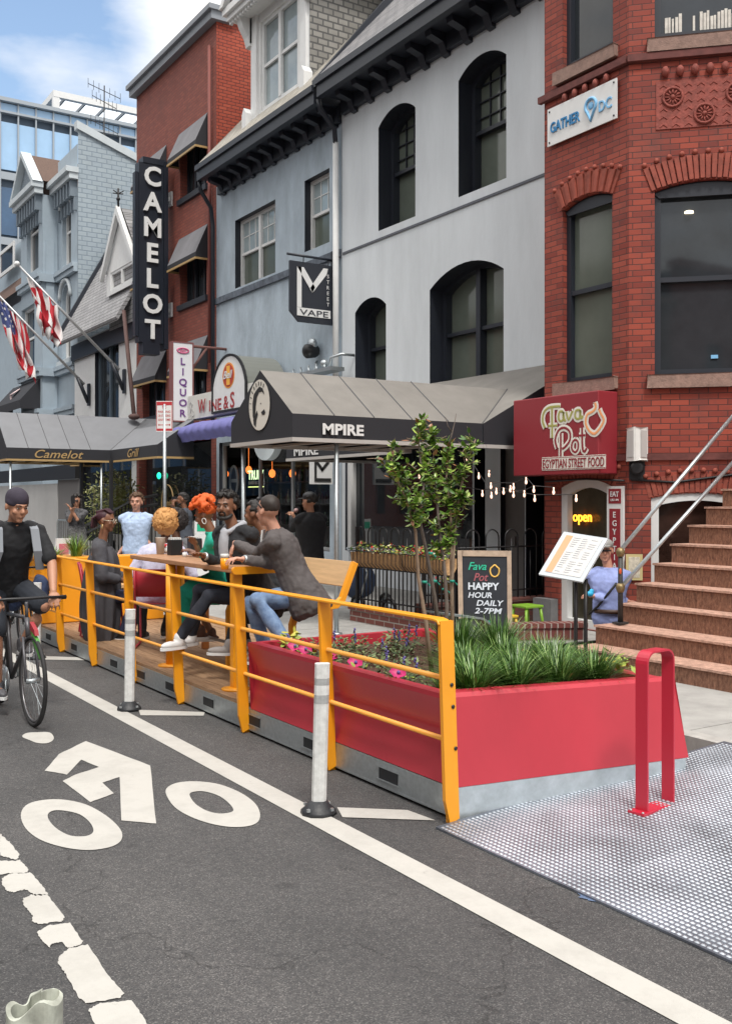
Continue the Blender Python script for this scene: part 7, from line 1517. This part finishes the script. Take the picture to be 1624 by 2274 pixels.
# person in the lilac jumper seen from behind
ZL = 10.35
chl = CHR2; chl.location = (3.80,9.80,.207); chl.rotation_euler.z = R(-28)
T, P_, k = person('person with sandy curls in a pale lilac jumper seen from behind', zpt(342,1325,ZL), zpt(364,1212,ZL+.1), dirc(.1,1), zpt(371,1165,ZL+.12), dirc(.35,1), [zpt(325,1262,ZL+.25), zpt(425,1255,ZL+.3)], [zpt(316,1402,ZL+.3), zpt(366,1398,ZL+.35)], 'deep', 'shirt', fab('lilac_knit', (.50,.50,.64)), 'long', blk, mat('black_boot', (.012,.012,.012), .5), 'afro', mat('sandy_hair', (.50,.26,.09), .8), vox=.01, knee=[dirc(-.3,1)+V3((0,0,.5)), dirc(.3,1)+V3((0,0,.5))], bulk=1.12, curl=.6)
# woman in the shawl
ZS = 10.8
CHAIRS[0].location = (3.60,10.95,.207); CHAIRS[0].rotation_euler.z = R(-105)
T, P_, k = person('woman with braids, glasses and a draped charcoal shawl in a red chair', zpt(218,1325,ZS), zpt(226,1205,ZS), dirc(1,.15), zpt(236,1157,ZS), dirc(1,-.1)+V3((0,0,-.1)), [zpt(285,1285,ZS+.1), zpt(278,1290,ZS-.1)], [zpt(272,1405,ZS), zpt(292,1400,ZS+.2)], 'brown', None, None, 'long', fab('indigo_skirt', (.02,.025,.06)), mat('black_shoe', (.012,.012,.014), .4), None, None, vox=.009, curl=.5, knee=[dirc(1,-.1)+V3((0,0,.6)), dirc(1,.2)+V3((0,0,.6))])
shw = fab('charcoal_shawl', (.055,.055,.064)); b = MB(); sp = k['sp']; n_ = k['neck']; h_ = k['hip']; f_, r_ = k['f'], k['r']
n = 44; V = []; rows_ = [(.565,.08,.08),(.54,.12,.10),(.49,.185,.14),(.38,.22,.17),(.22,.23,.185),(.06,.24,.20),(-.10,.24,.205),(-.24,.225,.20),(-.36,.20,.18),(-.46,.165,.15)]
for i, (z_, a_, d_) in enumerate(rows_):
    for j in range(n):
        t = 2*math.pi*j/n; rp = 1+(.09*math.sin(8*t+i*.22)+.05*math.sin(15*t+1+i*.3)+.03*math.sin(27*t+i))*min(1.2, i/4); hang = -(.5+.5*math.cos(t-.3))*(.0 if i < 6 else .045*(i-5))+.07*(i > 5)
        lean_ = (n_-h_)*(max(0, z_)/.5); V.append(V3((h_.x+lean_.x,h_.y+lean_.y,h_.z+z_-.02+hang*.5))+r_*(a_*rp*math.cos(t))+f_*(d_*rp*math.sin(t)+.02))
m = len(rows_); b.add(V, [(i*n+j,(i+1)*n+j,(i+1)*n+(j+1) % n,i*n+(j+1) % n) for i in range(m-1) for j in range(n)], True)
part(T, 'shawl', b, shw).modifiers.new('sub', 'SUBSURF').levels = 1; b = MB()
for i in range(2): chain(b, [(k['sh'][i], .085), (k['elb'][i], .08), (k['elb'][i].lerp(k['hands'][i], .6), .06)])
chain(b, [(k['sh'][0], .075), (n_-f_*.02-V3((0,0,.02)), .085), (k['sh'][1], .075)])
organic(T, 'shawl_sleeves', b, shw, .011, 2, .02)
b = MB(); b.ell(P_(0,-.03,.05), (.08,.092,.082), 14, 10, k['HB'])
for j in range(26):
    a = random.uniform(-1.2,1.2); chain(b, [(P_(.06*math.sin(a),-.07,.07), .014), (P_(.085*math.sin(a),-.12-.02*math.cos(a),.02), .014), (P_(.09*math.sin(a),-.13,-.05-.03*random.random()), .012)], 6)
for j in range(9): x = -.065+.13*j/8; chain(b, [(P_(x*.8,.055,.095), .010), (P_(x,.0,.13-.3*x*x), .012), (P_(x*.6,-.1,.09), .014)], 6)
organic(T, 'braids', b, mat('plum_hair', (.045,.012,.02), .6), .008, 1)
b = MB()
for q_ in (-1,1): b.tube([P_(.034*q_+.024*math.cos(t), .098, .01+.022*math.sin(t)) for t in [2*math.pi*j/14 for j in range(14)]], .0035, 5, closed=True); b.tube([P_(.056*q_,.096,.012), P_(.084*q_,0,.012)], .003, 5)
part(T, 'glasses', b, mat('pale_frame_glasses', (.6,.55,.45), .3, metal=.5)); b = MB(); b.tube([P_(.085,-.005,-.03), P_(.09,-.005,-.085)], .008, 6); part(T, 'earring', b, gold)
# dark curly head beyond
person('person with dark curly hair in a grey top seated beyond the lilac jumper', zpt(405,1300,12.), zpt(392,1200,12.), dirc(-.2,-1), zpt(388,1160,12.), dirc(-.6,-.5), [zpt(372,1235,11.8), zpt(410,1235,11.8)], [zpt(380,1345,11.6), zpt(420,1345,11.6)], 'deep', 'shirt', fab('mid_grey_top', (.12,.12,.13)), 'long', blk, _m['black_boot'], 'afro', mat('hair_soft_black', (.025,.02,.02), .8), vox=.012)
# standing young man in the light blue shirt
ZY = 14.6; g = .15
T, P_, k = person('young man with tousled brown hair in a pale blue short sleeved shirt', zpt(302,1224,ZY), zpt(303,1142,ZY), dirc(.05,-1), zpt(303,1116,ZY), dirc(.0,-1), [zpt(266,1226,ZY-.05), zpt(340,1215,ZY)], [(*zpt(293,1300,ZY).xy,g+.09), (*zpt(313,1300,ZY).xy,g+.09)], 'light', 'shirt', fab('pale_blue_shirt', (.40,.52,.72)), 'short', fab('charcoal_trousers', (.04,.04,.045)), _m['black_shoe'], 'curly', mat('hair_brown', (.10,.055,.03), .7), vox=.009, s=1.06, bulk=1.12, elbow=[dirc(-.5,.5)-V3((0,0,.3)), dirc(.5,.5)-V3((0,0,.3))])
b = MB(); f_, n_ = k['f'], k['neck']; 
for q_ in (-1,1): b.prism([n_+f_*.055+k['r']*q_*.01+V3((0,0,.015)), n_+f_*.03+k['r']*q_*.07+V3((0,0,.04)), n_+f_*.105+k['r']*q_*.075+V3((0,0,-.05))], f_*.01)
part(T, 'collar', b, _m['pale_blue_shirt'])
# photographer in black
ZP = 13.6
T, P_, k = person('man in black with a cap photographing with his back turned', zpt(690,1262,ZP), zpt(690,1142,ZP), dirc(-.6,.8), zpt(686,1115,ZP), dirc(-.8,.6), [zpt(648,1146,ZP+.35), zpt(655,1150,ZP+.1)], [(*zpt(684,1330,ZP).xy,g+.09), (*zpt(706,1330,ZP).xy,g+.09)], 'tan', 'shirt', blk, 'long', blk, _m['black_shoe'], 'short', None, vox=.01, s=1.05, elbow=[dirc(-.3,.4)-V3((0,0,1)), dirc(.1,-.4)-V3((0,0,1))], curl=1., bulk=1.15)
b = MB(); b.ell(P_(0,-.01,.07), (.09,.105,.075), 14, 10, k['HB']); b.prism([P_(-.06,.08,.06), P_(.06,.08,.06), P_(.045,.16,.045), P_(-.045,.16,.045)], V3((0,0,.012))); part(T, 'cap', b, metal_k)
b = MB(); c = zpt(652,1141,ZP+.2); b.obox(c, dirc(1,0)*.08, dirc(0,1)*.04, V3((0,0,.1))); T2 = thing('camera', 'small camera raised in the hands of the man in black', 'camera', c); part(T2, 'body', b, metal_k); b = MB(); b.lathe(c+dirc(.5,-.3)*.06+V3((0,0,.05)), [(.03,0),(.03,.03)], 12, dirc(.3,-1)); part(T2, 'screen', b, mat('pinkish_screen', (.6,.4,.4), .3))
# woman in the dotted dress, photographing
ZW = 18.5
T, P_, k = person('woman in sunglasses and a short dark dotted dress holding up a phone', zpt(171,1182,ZW), zpt(170,1132,ZW), dirc(-.2,-1), zpt(171,1113,ZW), dirc(-.1,-1), [zpt(156,1128,ZW-.3), zpt(162,1134,ZW-.3)], [(*zpt(165,1250,ZW).xy,g+.08), (*zpt(178,1250,ZW).xy,g+.08)], 'tan', 'shirt', mat('dotted_dress', (.02,.02,.025), .8, var=.9, vs=28, col2=(.12,.12,.13)), 'short', None, whs, 'long', None, vox=.012, s=.93, skirt=mat('dotted_skirt', (.02,.02,.025), .8, var=.9, vs=28, col2=(.2,.2,.2)), curl=1.)
b = MB(); b.tube([P_(-.06,.08,.012), P_(-.03,.096,.012), P_(.03,.096,.012), P_(.06,.08,.012)], .014, 6); part(T, 'sunglasses', b, metal_k); c = zpt(158,1118,ZW-.32); b = MB(); b.obox(c, dirc(1,0)*.07, dirc(0,1)*.01, V3((0,0,.14))); solo('phone', 'dark phone held up by the woman in the dotted dress', 'phone', b, metal_k, c)
# bearded man by the club window
ZM = 17.5
T, P_, k = person('bearded man in a dark grey tee raising a camera by the nightclub window', zpt(415,1195,ZM), zpt(411,1132,ZM), dirc(-1,-.1), zpt(405,1110,ZM), dirc(-1,.0), [zpt(385,1118,ZM), zpt(388,1130,ZM-.2)], [(*zpt(410,1250,ZM).xy,g+.08), (*zpt(423,1250,ZM).xy,g+.08)], 'brown', 'shirt', fab('slate_tee', (.06,.07,.09)), 'short', blk, _m['black_shoe'], 'short', None, vox=.012, beard=True, curl=1.)
b = MB(); c = zpt(381,1112,ZM); b.obox(c, dirc(1,0)*.09, dirc(0,1)*.05, V3((0,0,.08))); solo('camera', 'black camera held by the bearded man at the nightclub window', 'camera', b, metal_k, c)
# man by the steps
ZT = 10.35
T, P_, k = person('man in a cap and light blue shirt with shoulder strap beside the steps', zpt(1352,1372,ZT), zpt(1350,1266,ZT), dirc(-.3,-1), zpt(1342,1224,ZT), dirc(-.25,-1), [zpt(1318,1324,ZT-.12), zpt(1392,1335,ZT)], [(*zpt(1338,1460,ZT).xy,-.27), (*zpt(1362,1460,ZT).xy,-.27)], 'light', 'shirt', fab('lavender_blue_shirt', (.27,.33,.62)), 'long', fab('dark_jeans', (.02,.03,.07)), _m['black_shoe'], 'buzz', mat('hair_grey', (.2,.19,.18), .7), vox=.008, curl=.8, s=.98, knee=[dirc(-.5,-1), dirc(.5,-1)], bulk=1.1)
b = MB(); b.ell(P_(0,-.01,.075), (.085,.1,.06), 14, 10, k['HB']); b.prism([P_(-.06,.08,.06), P_(.06,.08,.06), P_(.045,.15,.05), P_(-.045,.15,.05)], V3((0,0,.012))); part(T, 'cap', b, mat('grey_cap', (.25,.25,.24), .8))
b = MB(); b.tube([P_(-.06,.086,.012), P_(-.03,.098,.012), P_(.03,.098,.012), P_(.06,.086,.012)], .010, 6); part(T, 'sunglasses', b, metal_k)
f_, n_ = k['f'], k['neck']; b = MB(); b.tube([n_-k['r']*.12+V3((0,0,.0)), n_-k['r']*.07+f_*.13+V3((0,0,-.14)), n_+k['r']*.1+f_*.15+V3((0,0,-.36)), n_+k['r']*.2+V3((0,0,-.46))], .012, 6); part(T, 'shoulder_strap', b, metal_k)
b = MB(); b.lathe(k['hip']+V3((0,0,.06)), [(.172,0),(.172,.04)], 18); part(T, 'belt', b, mat('brown_belt', (.06,.03,.02), .5)); c = zpt(1309,1318,ZT-.2); b = MB(); b.ell(c, (.04,.03,.03), 8, 6); b.ell(c+V3((.02,0,.02)), (.03,.02,.03), 8, 6); solo('blue_cloth', 'bright blue crumpled glove in the hand of the man by the steps', 'glove', b, mat('cyan_plastic', (.03,.4,.7), .5), c)
# ------------------------------------------------------------ bicycles
def bicycle(loc, fwd, label, frame_m, r_=.34, steer=0., drop=False):
    loc = V3(loc); f_ = V3(fwd).normalized(); r2 = f_.cross(V3((0,0,1))); T = thing('bicycle', label, 'bicycle', loc)
    P_ = lambda x, z, y=0: loc+f_*x+V3((0,0,z))+r2*y
    for x0 in (0, 1.02):
        ff = f_ if x0 == 0 else f_; b = MB(); b.tube([P_(x0+(r_-.015)*math.cos(t), r_+(r_-.015)*math.sin(t)) for t in [2*math.pi*j/40 for j in range(40)]], .017, 8, closed=True); wl = part(T, 'wheel', b, mat('tyre_black', (.015,.015,.016), .7))
        b = MB(); b.tube([P_(x0+(r_-.04)*math.cos(t), r_+(r_-.04)*math.sin(t)) for t in [2*math.pi*j/40 for j in range(40)]], .009, 6, closed=True); part(wl, 'rim', b, mat('rim_grey', (.2,.2,.21), .3, metal=.8)); b = MB()
        for j in range(20): t = 2*math.pi*j/20; b.tube([P_(x0, r_, .02*(-1)**j), P_(x0+(r_-.045)*math.cos(t), r_+(r_-.045)*math.sin(t))], .0014, 3)
        b.tube([P_(x0, r_, -.05), P_(x0, r_, .05)], .02, 8); part(wl, 'spokes', b, steel_g)
    bb = P_(.43,.28); st = P_(.30,.78); hd = P_(.86,.80); hb = P_(.90,.66); b = MB()
    for a, c, rad in ((bb,st,.016),(st,hd,.016),(bb,hb,.019),(hd,hb,.02)): b.tube([a, c], rad, 8)
    for q_ in (-1,1): b.tube([bb+r2*.03*q_, P_(0,r_,.05*q_)], .010, 6); b.tube([P_(.33,.72,.02*q_), P_(0,r_,.05*q_)], .008, 6)
    part(T, 'frame', b, frame_m); b = MB()
    for q_ in (-1,1): b.tube([hb+r2*.04*q_, P_(.96,.5,.045*q_), P_(1.02,r_,.05*q_)], .012, 6)
    b.tube([hd, P_(.85,.92)], .014, 6); part(T, 'fork', b, frame_m)
    b = MB(); b.tube([P_(.84,.94,-.29), P_(.88,.95,-.15), P_(.90,.95,0), P_(.88,.95,.15), P_(.84,.94,.29)], .012, 8); part(T, 'handlebar', b, metal_k)
    for q_ in (-1,1): b = MB(); b.tube([P_(.84,.94,.20*q_), P_(.83,.94,.31*q_)], .017, 8); part(T, 'grip', b, metal_k)
    b = MB(); b.tube([st, P_(.28,.90)], .012, 6); b.ell(P_(.24,.93), (.07,.07,.03), 12, 8); b.ell(P_(.33,.93), (.05,.03,.02), 10, 6); part(T, 'saddle', b, metal_k)
    b = MB(); b.tube([bb+r2*.05+(P_(.43,.28)-bb), bb+r2*.05+V3((0,0,-.16))+f_*.03], .009, 6); b.tube([bb-r2*.05, bb-r2*.05+V3((0,0,.16))-f_*.03], .009, 6); b.lathe(bb+r2*.04, [(.09,0),(.09,.006)], 18, r2); part(T, 'crank', b, steel_g)
    b = MB()
    for q_ in (-1,1): c = bb+r2*.09*q_+V3((0,0,-.16*q_))+f_*.03*q_; b.box(c-V3((.04,.04,.01)), c+V3((.04,.04,.01)))
    part(T, 'pedal', b, metal_k)
    return T, P_, bb
fwd = V3((.02,-1,0)).normalized(); B0 = V3((1.98,8.72,0))
T, BP, bb = bicycle(B0, fwd, 'grey bicycle ridden towards the camera by the man in the dark beanie', mat('gunmetal_frame', (.10,.10,.11), .4, metal=.4))
r2 = fwd.cross(V3((0,0,1)))
b = MB(); b.prism([BP(1.0,.72,.01), BP(1.14,.66,.01), BP(1.26,.54,.01), BP(1.22,.53,.01), BP(1.05,.64,.01)], -r2*.025); part(T, 'mudguard', b, mat('lime_red_tag', (.07,.26,.04), .6)); b = MB(); b.prism([BP(.98,.78,.012), BP(1.1,.73,.012), BP(1.12,.69,.012), BP(.98,.725,.012)], -r2*.03); part(T, 'red_bag', b, mat('dark_red_bag', (.3,.02,.03), .6))
hl = BP(.84,.96,.24); hr_ = BP(.84,.96,-.24)
T, P_, k = person('cyclist in a dark beanie and black tee riding towards the camera', BP(.25,1.0), BP(.50,1.50), fwd, BP(.58,1.645), fwd-r2*.25+V3((0,0,-.3)), [BP(.80,.985,-.22), BP(.80,.985,.22)], [bb-r2*.10+V3((0,0,.26))-fwd*.03+fwd*-.02, bb+r2*.10+V3((0,0,-.06))-fwd*.03], 'tan', 'shirt', blk, 'short', fab('dark_shorts', (.02,.025,.035)), mat('grey_trainer', (.09,.09,.1), .6), None, None, vox=.008, elbow=[-r2*.8-V3((0,0,.6)), r2*.8-V3((0,0,.6))], knee=[fwd-r2*.25+V3((0,0,.4)), fwd+r2*.25+V3((0,0,.4))], curl=.95, legs_bare=True, s=1.05)
b = MB(); b.ell(P_(0,-.015,.06), (.087,.108,.092), 16, 12, k['HB']); b.lathe(P_(0,-.01,.04), [(.088,-.02),(.092,0),(.088,.02)], 18, k['hu']); organic(T, 'beanie', b, fab('dark_beanie', (.035,.028,.045)), .008, 2)
bpk = fab('grey_backpack', (.12,.13,.15))
T2 = thing('backpack', 'grey backpack with pale straps on the cyclist', 'backpack', k['hip']); b = MB(); b.ell(k['hip'].lerp(k['neck'], .6)-fwd*.2, (.16,.12,.22), 14, 10); organic(T2, 'bag', b, bpk, .012, 3, .02)
for i in range(2): s_ = k['sh'][i]; q_ = -1 if i == 0 else 1; b = MB(); b.flatbar([s_-r2*q_*.06-fwd*.12+V3((0,0,.03)), s_-r2*q_*.06+V3((0,0,.082)), s_-r2*q_*.055+fwd*.10+V3((0,0,.02)), s_-r2*q_*.045+fwd*.15+V3((0,0,-.15)), s_-r2*q_*.01+fwd*.09+V3((0,0,-.30))], .014, r2*.065); part(T2, 'strap', b, mat('pale_grey_strap', (.22,.24,.27), .7))
c = BP(.86,.93,.27); b = MB(); b.prism([c+r2*.03+V3((0,0,.06)), c+r2*.06+V3((0,0,.05)), c+r2*.10+V3((0,0,-.08)), c+r2*.05+V3((0,0,-.06))], fwd*.03); solo('folded_paper', 'white folded paper tucked in the hand of the cyclist', 'paper', b, trim_w, c)
# parked bicycle with panniers
f2 = V3((.1,-1,0)).normalized(); B1 = V3((2.78,12.3,0)); T, BP2, _ = bicycle(B1, f2, 'dark bicycle leaning at the yellow planter with navy panniers and a helmet', metal_k); r3 = f2.cross(V3((0,0,1)))
pan_m = fab('navy_pannier', (.02,.035,.085)); 
for q_ in (-1,1): b = MB(); b.ell(BP2(.98,.68,.15*q_), (.10,.16,.20), 12, 10); T3 = thing('pannier', 'navy blue pannier bag on the %s of the parked bicycle' % ('left' if q_ < 0 else 'right'), 'bag', BP2(.98,.5,.15*q_), 'navy panniers'); organic(T3, 'bag', b, pan_m, .012, 2, .05); b = MB(); b.tube([BP2(.93,.86,.17*q_), BP2(.93,.62,.25*q_), BP2(.95,.5,.22*q_)], .008, 5); part(T3, 'strap', b, mat('bright_blue_strap', (.02,.2,.5), .6))
c = BP2(.92,1.07,.02); T3 = thing('helmet', 'blue grey cycle helmet hanging on the parked bicycle', 'helmet', c); b = MB(); b.ell(c, (.11,.14,.09), 14, 10); o = organic(T3, 'shell', b, mat('helmet_shell', (.09,.12,.16), .35), .01, 1)
b = MB()
for q_ in range(4): b.tube([c+V3((.11*math.cos(t)*math.cos(q_*.5-.75)*.97,.143*math.sin(t),.092*abs(math.cos(t))+.003)) for t in [R(-70+140*j/8) for j in range(9)]], .009, 5)
part(T3, 'vent_rib', b, metal_k)['kind'] = 'stuff'
# ------------------------------------------------------------ things on the bar table
b = MB(); c = zpt(499,1243,7.72); c.z = 1.166; T = thing('glass', 'stemless glass of orange juice in front of the man in the blazer', 'glass', c); b.lathe(c, [(.028,0),(.034,.04),(.033,.09)], 14); part(T, 'juice', b, mat('orange_juice', (.85,.33,.01), .25)); b = MB(); b.lathe(c+V3((0,0,.0905)), [(.034,0),(.033,.03)], 14); part(T, 'rim', b, mat('cup_rim', (.6,.6,.58), .2))
for (x, y, zc, nm) in ((388,1232,9.0,'nearer'),(432,1228,9.25,'farther')):
    p = at(x, y, Z=1.166); b = MB(); b.box(p+V3((-.06,-.05,0)), p+V3((.06,.05,.15))); T = thing('table_caddy', nm+' black condiment caddy on the bar table', 'caddy', (p.x,p.y,1.166), 'black caddies on the bar table'); part(T, 'box', b, metal_k, bev=.005); b = MB()
    for j in range(6): b.box(p+V3((-.05+.018*j,-.04,.1505)), p+V3((-.04+.018*j,.04,.17)))
    part(T, 'packets', b, trim_w)['kind'] = 'stuff'; b = MB(); b.box(p+V3((.061,-.03,0)), p+V3((.07,.03,.13))); part(T, 'red_packet', b, mar)
p = at(356,1230,Z=1.166); b = MB(); b.lathe(p, [(.035,0),(.048,.16),(.05,.165)], 14); solo('paper_cup', 'tall beige paper cup at the far end of the bar table', 'cup', b, mat('beige_cup', (.5,.45,.4), .7), p)
p = at(372,1228,Z=1.166); b = MB(); b.c = 0; b.lathe(p, [(.05,0),(.075,.05)], 12); b.c = 1
for j in range(14): b.ell(p+V3((random.uniform(-.05,.05),random.uniform(-.05,.05),.06+random.uniform(0,.02))), .02, 6, 4); b.c = 1+(j % 2)
T = solo('food_basket', 'small red and white paper food basket on the bar table', 'basket', b, [trim_w, trim_w, mat('ketchup_red', (.5,.02,.03), .4)], p); p2 = at(410,1236,Z=1.166)
b = MB(); b.lathe(p2, [(.022,0),(.022,.04)], 10); solo('ramekin', 'small white dip cup on the bar table near the resting hand', 'cup', b, trim_w, p2)
# open laptop far behind, pushchair behind the fence, buildings across the street
p = at(432,1185,Z=1.02); b = MB(); b.obox(p+V3((0,0,.0)), dirc(1,0)*.42, dirc(0,1)*.02, V3((0,0,.26))); T = thing('counter_screen', 'pale framed green screen standing on the far counter', 'screen', p); part(T, 'frame', b, trim_w); b = MB(); b.obox(p+dirc(1,0)*.05+dirc(0,-1)*.004+V3((0,0,.05)), dirc(1,0)*.3, dirc(0,1)*.002, V3((0,0,.15))); part(T, 'display', b, mat('green_display', (.02,.42,.24), .4)); b = MB(); b.obox(p-V3((0,0,.85)), dirc(1,0)*.42, dirc(0,1)*.3, V3((0,0,.84))); part(T, 'counter', b, trim_w)
T = thing('pushchair', 'blue pushchair with spoked wheels parked behind the bar bench', 'pushchair', (7.0,11.6,.15)); p = at(798,1300,Z=.40); b = MB(); c = at(795,1280,X=7.3); b.ell(c+V3((0,0,-.05)), (.22,.3,.25), 12, 8); organic(T, 'seat', b, fab('slate_blue_cloth', (.06,.09,.16)), .015, 2, .05); w_ = at(793,1300,X=7.1)
for dx, dy in ((0,0),(.45,0),(.1,-.6)): b = MB(); c2 = V3((w_.x+dx,w_.y+dy,.30)); b.tube([c2+V3((0,.14*math.cos(t),.14*math.sin(t))) for t in [2*math.pi*j/20 for j in range(20)]], .022, 6, closed=True); wl = part(T, 'wheel', b, metal_k); b = MB(); b.lathe(c2, [(.11,-.01),(.11,.01)], 16, (1,0,0)); part(wl, 'rim', b, steel_g)
b = MB(); b.tube([(w_.x,w_.y,.3),(w_.x+.1,w_.y-.1,.75),(w_.x+.05,w_.y+.35,1.05)], .014, 6); b.tube([(w_.x+.45,w_.y,.3),(w_.x+.4,w_.y-.1,.75),(w_.x+.4,w_.y+.35,1.05),(w_.x+.05,w_.y+.35,1.05)], .014, 6); part(T, 'frame', b, steel_g); b = MB(); b.ell(at(790,1240,X=7.2), (.06,.08,.05), 8, 6); part(T, 'red_strap', b, mar)
OB = [(-16,-40,-22,13,red_d),(-16,-22,-8,11,mat('umber_render', (.16,.12,.10), .8)),(-16,-8,6,14,mat('tan_stone', (.20,.16,.13), .8, var=.1)),(-16,6,17,12,red_d),(-16,17,32,15,mat('grey_stone', (.14,.14,.14), .8, var=.1)),(-16,32,60,12,red_d)]
names = ('tall brick','umber','tan stone','mid red brick','grey stone','far red brick')
for (x, y0, y1, h, m_), nm in zip(OB, names):
    T = thing('street_building', nm+' building across the street, reflected in the shop glass', 'building', (x-5,(y0+y1)/2,0)); OW = Wall((x,0,0),(0,1,0),(-1,0,0)); hs = []; y = y0+1.2
    while y < y1-1.8:
        z = .8
        while z < h-2: hs.append([(y,z),(y+1.2,z),(y+1.2,z+1.9),(y,z+1.9)]); z += 3.4
        y += 2.6
    b = MB(); OW.holes(b, [(y0,0),(y1,0),(y1,h),(y0,h)], hs, .2, 0); part(T, 'facade', b, m_); b = MB(); b.box((x-12,y0,0), (x-.25,y1,h-.1)); part(T, 'building_body', b, _m['dark_inside'])
    b = MB(); b.box((x-.3,y0-.02,h), (x+.4,y1-.02,h+.4)); part(T, 'cornice', b, m_)
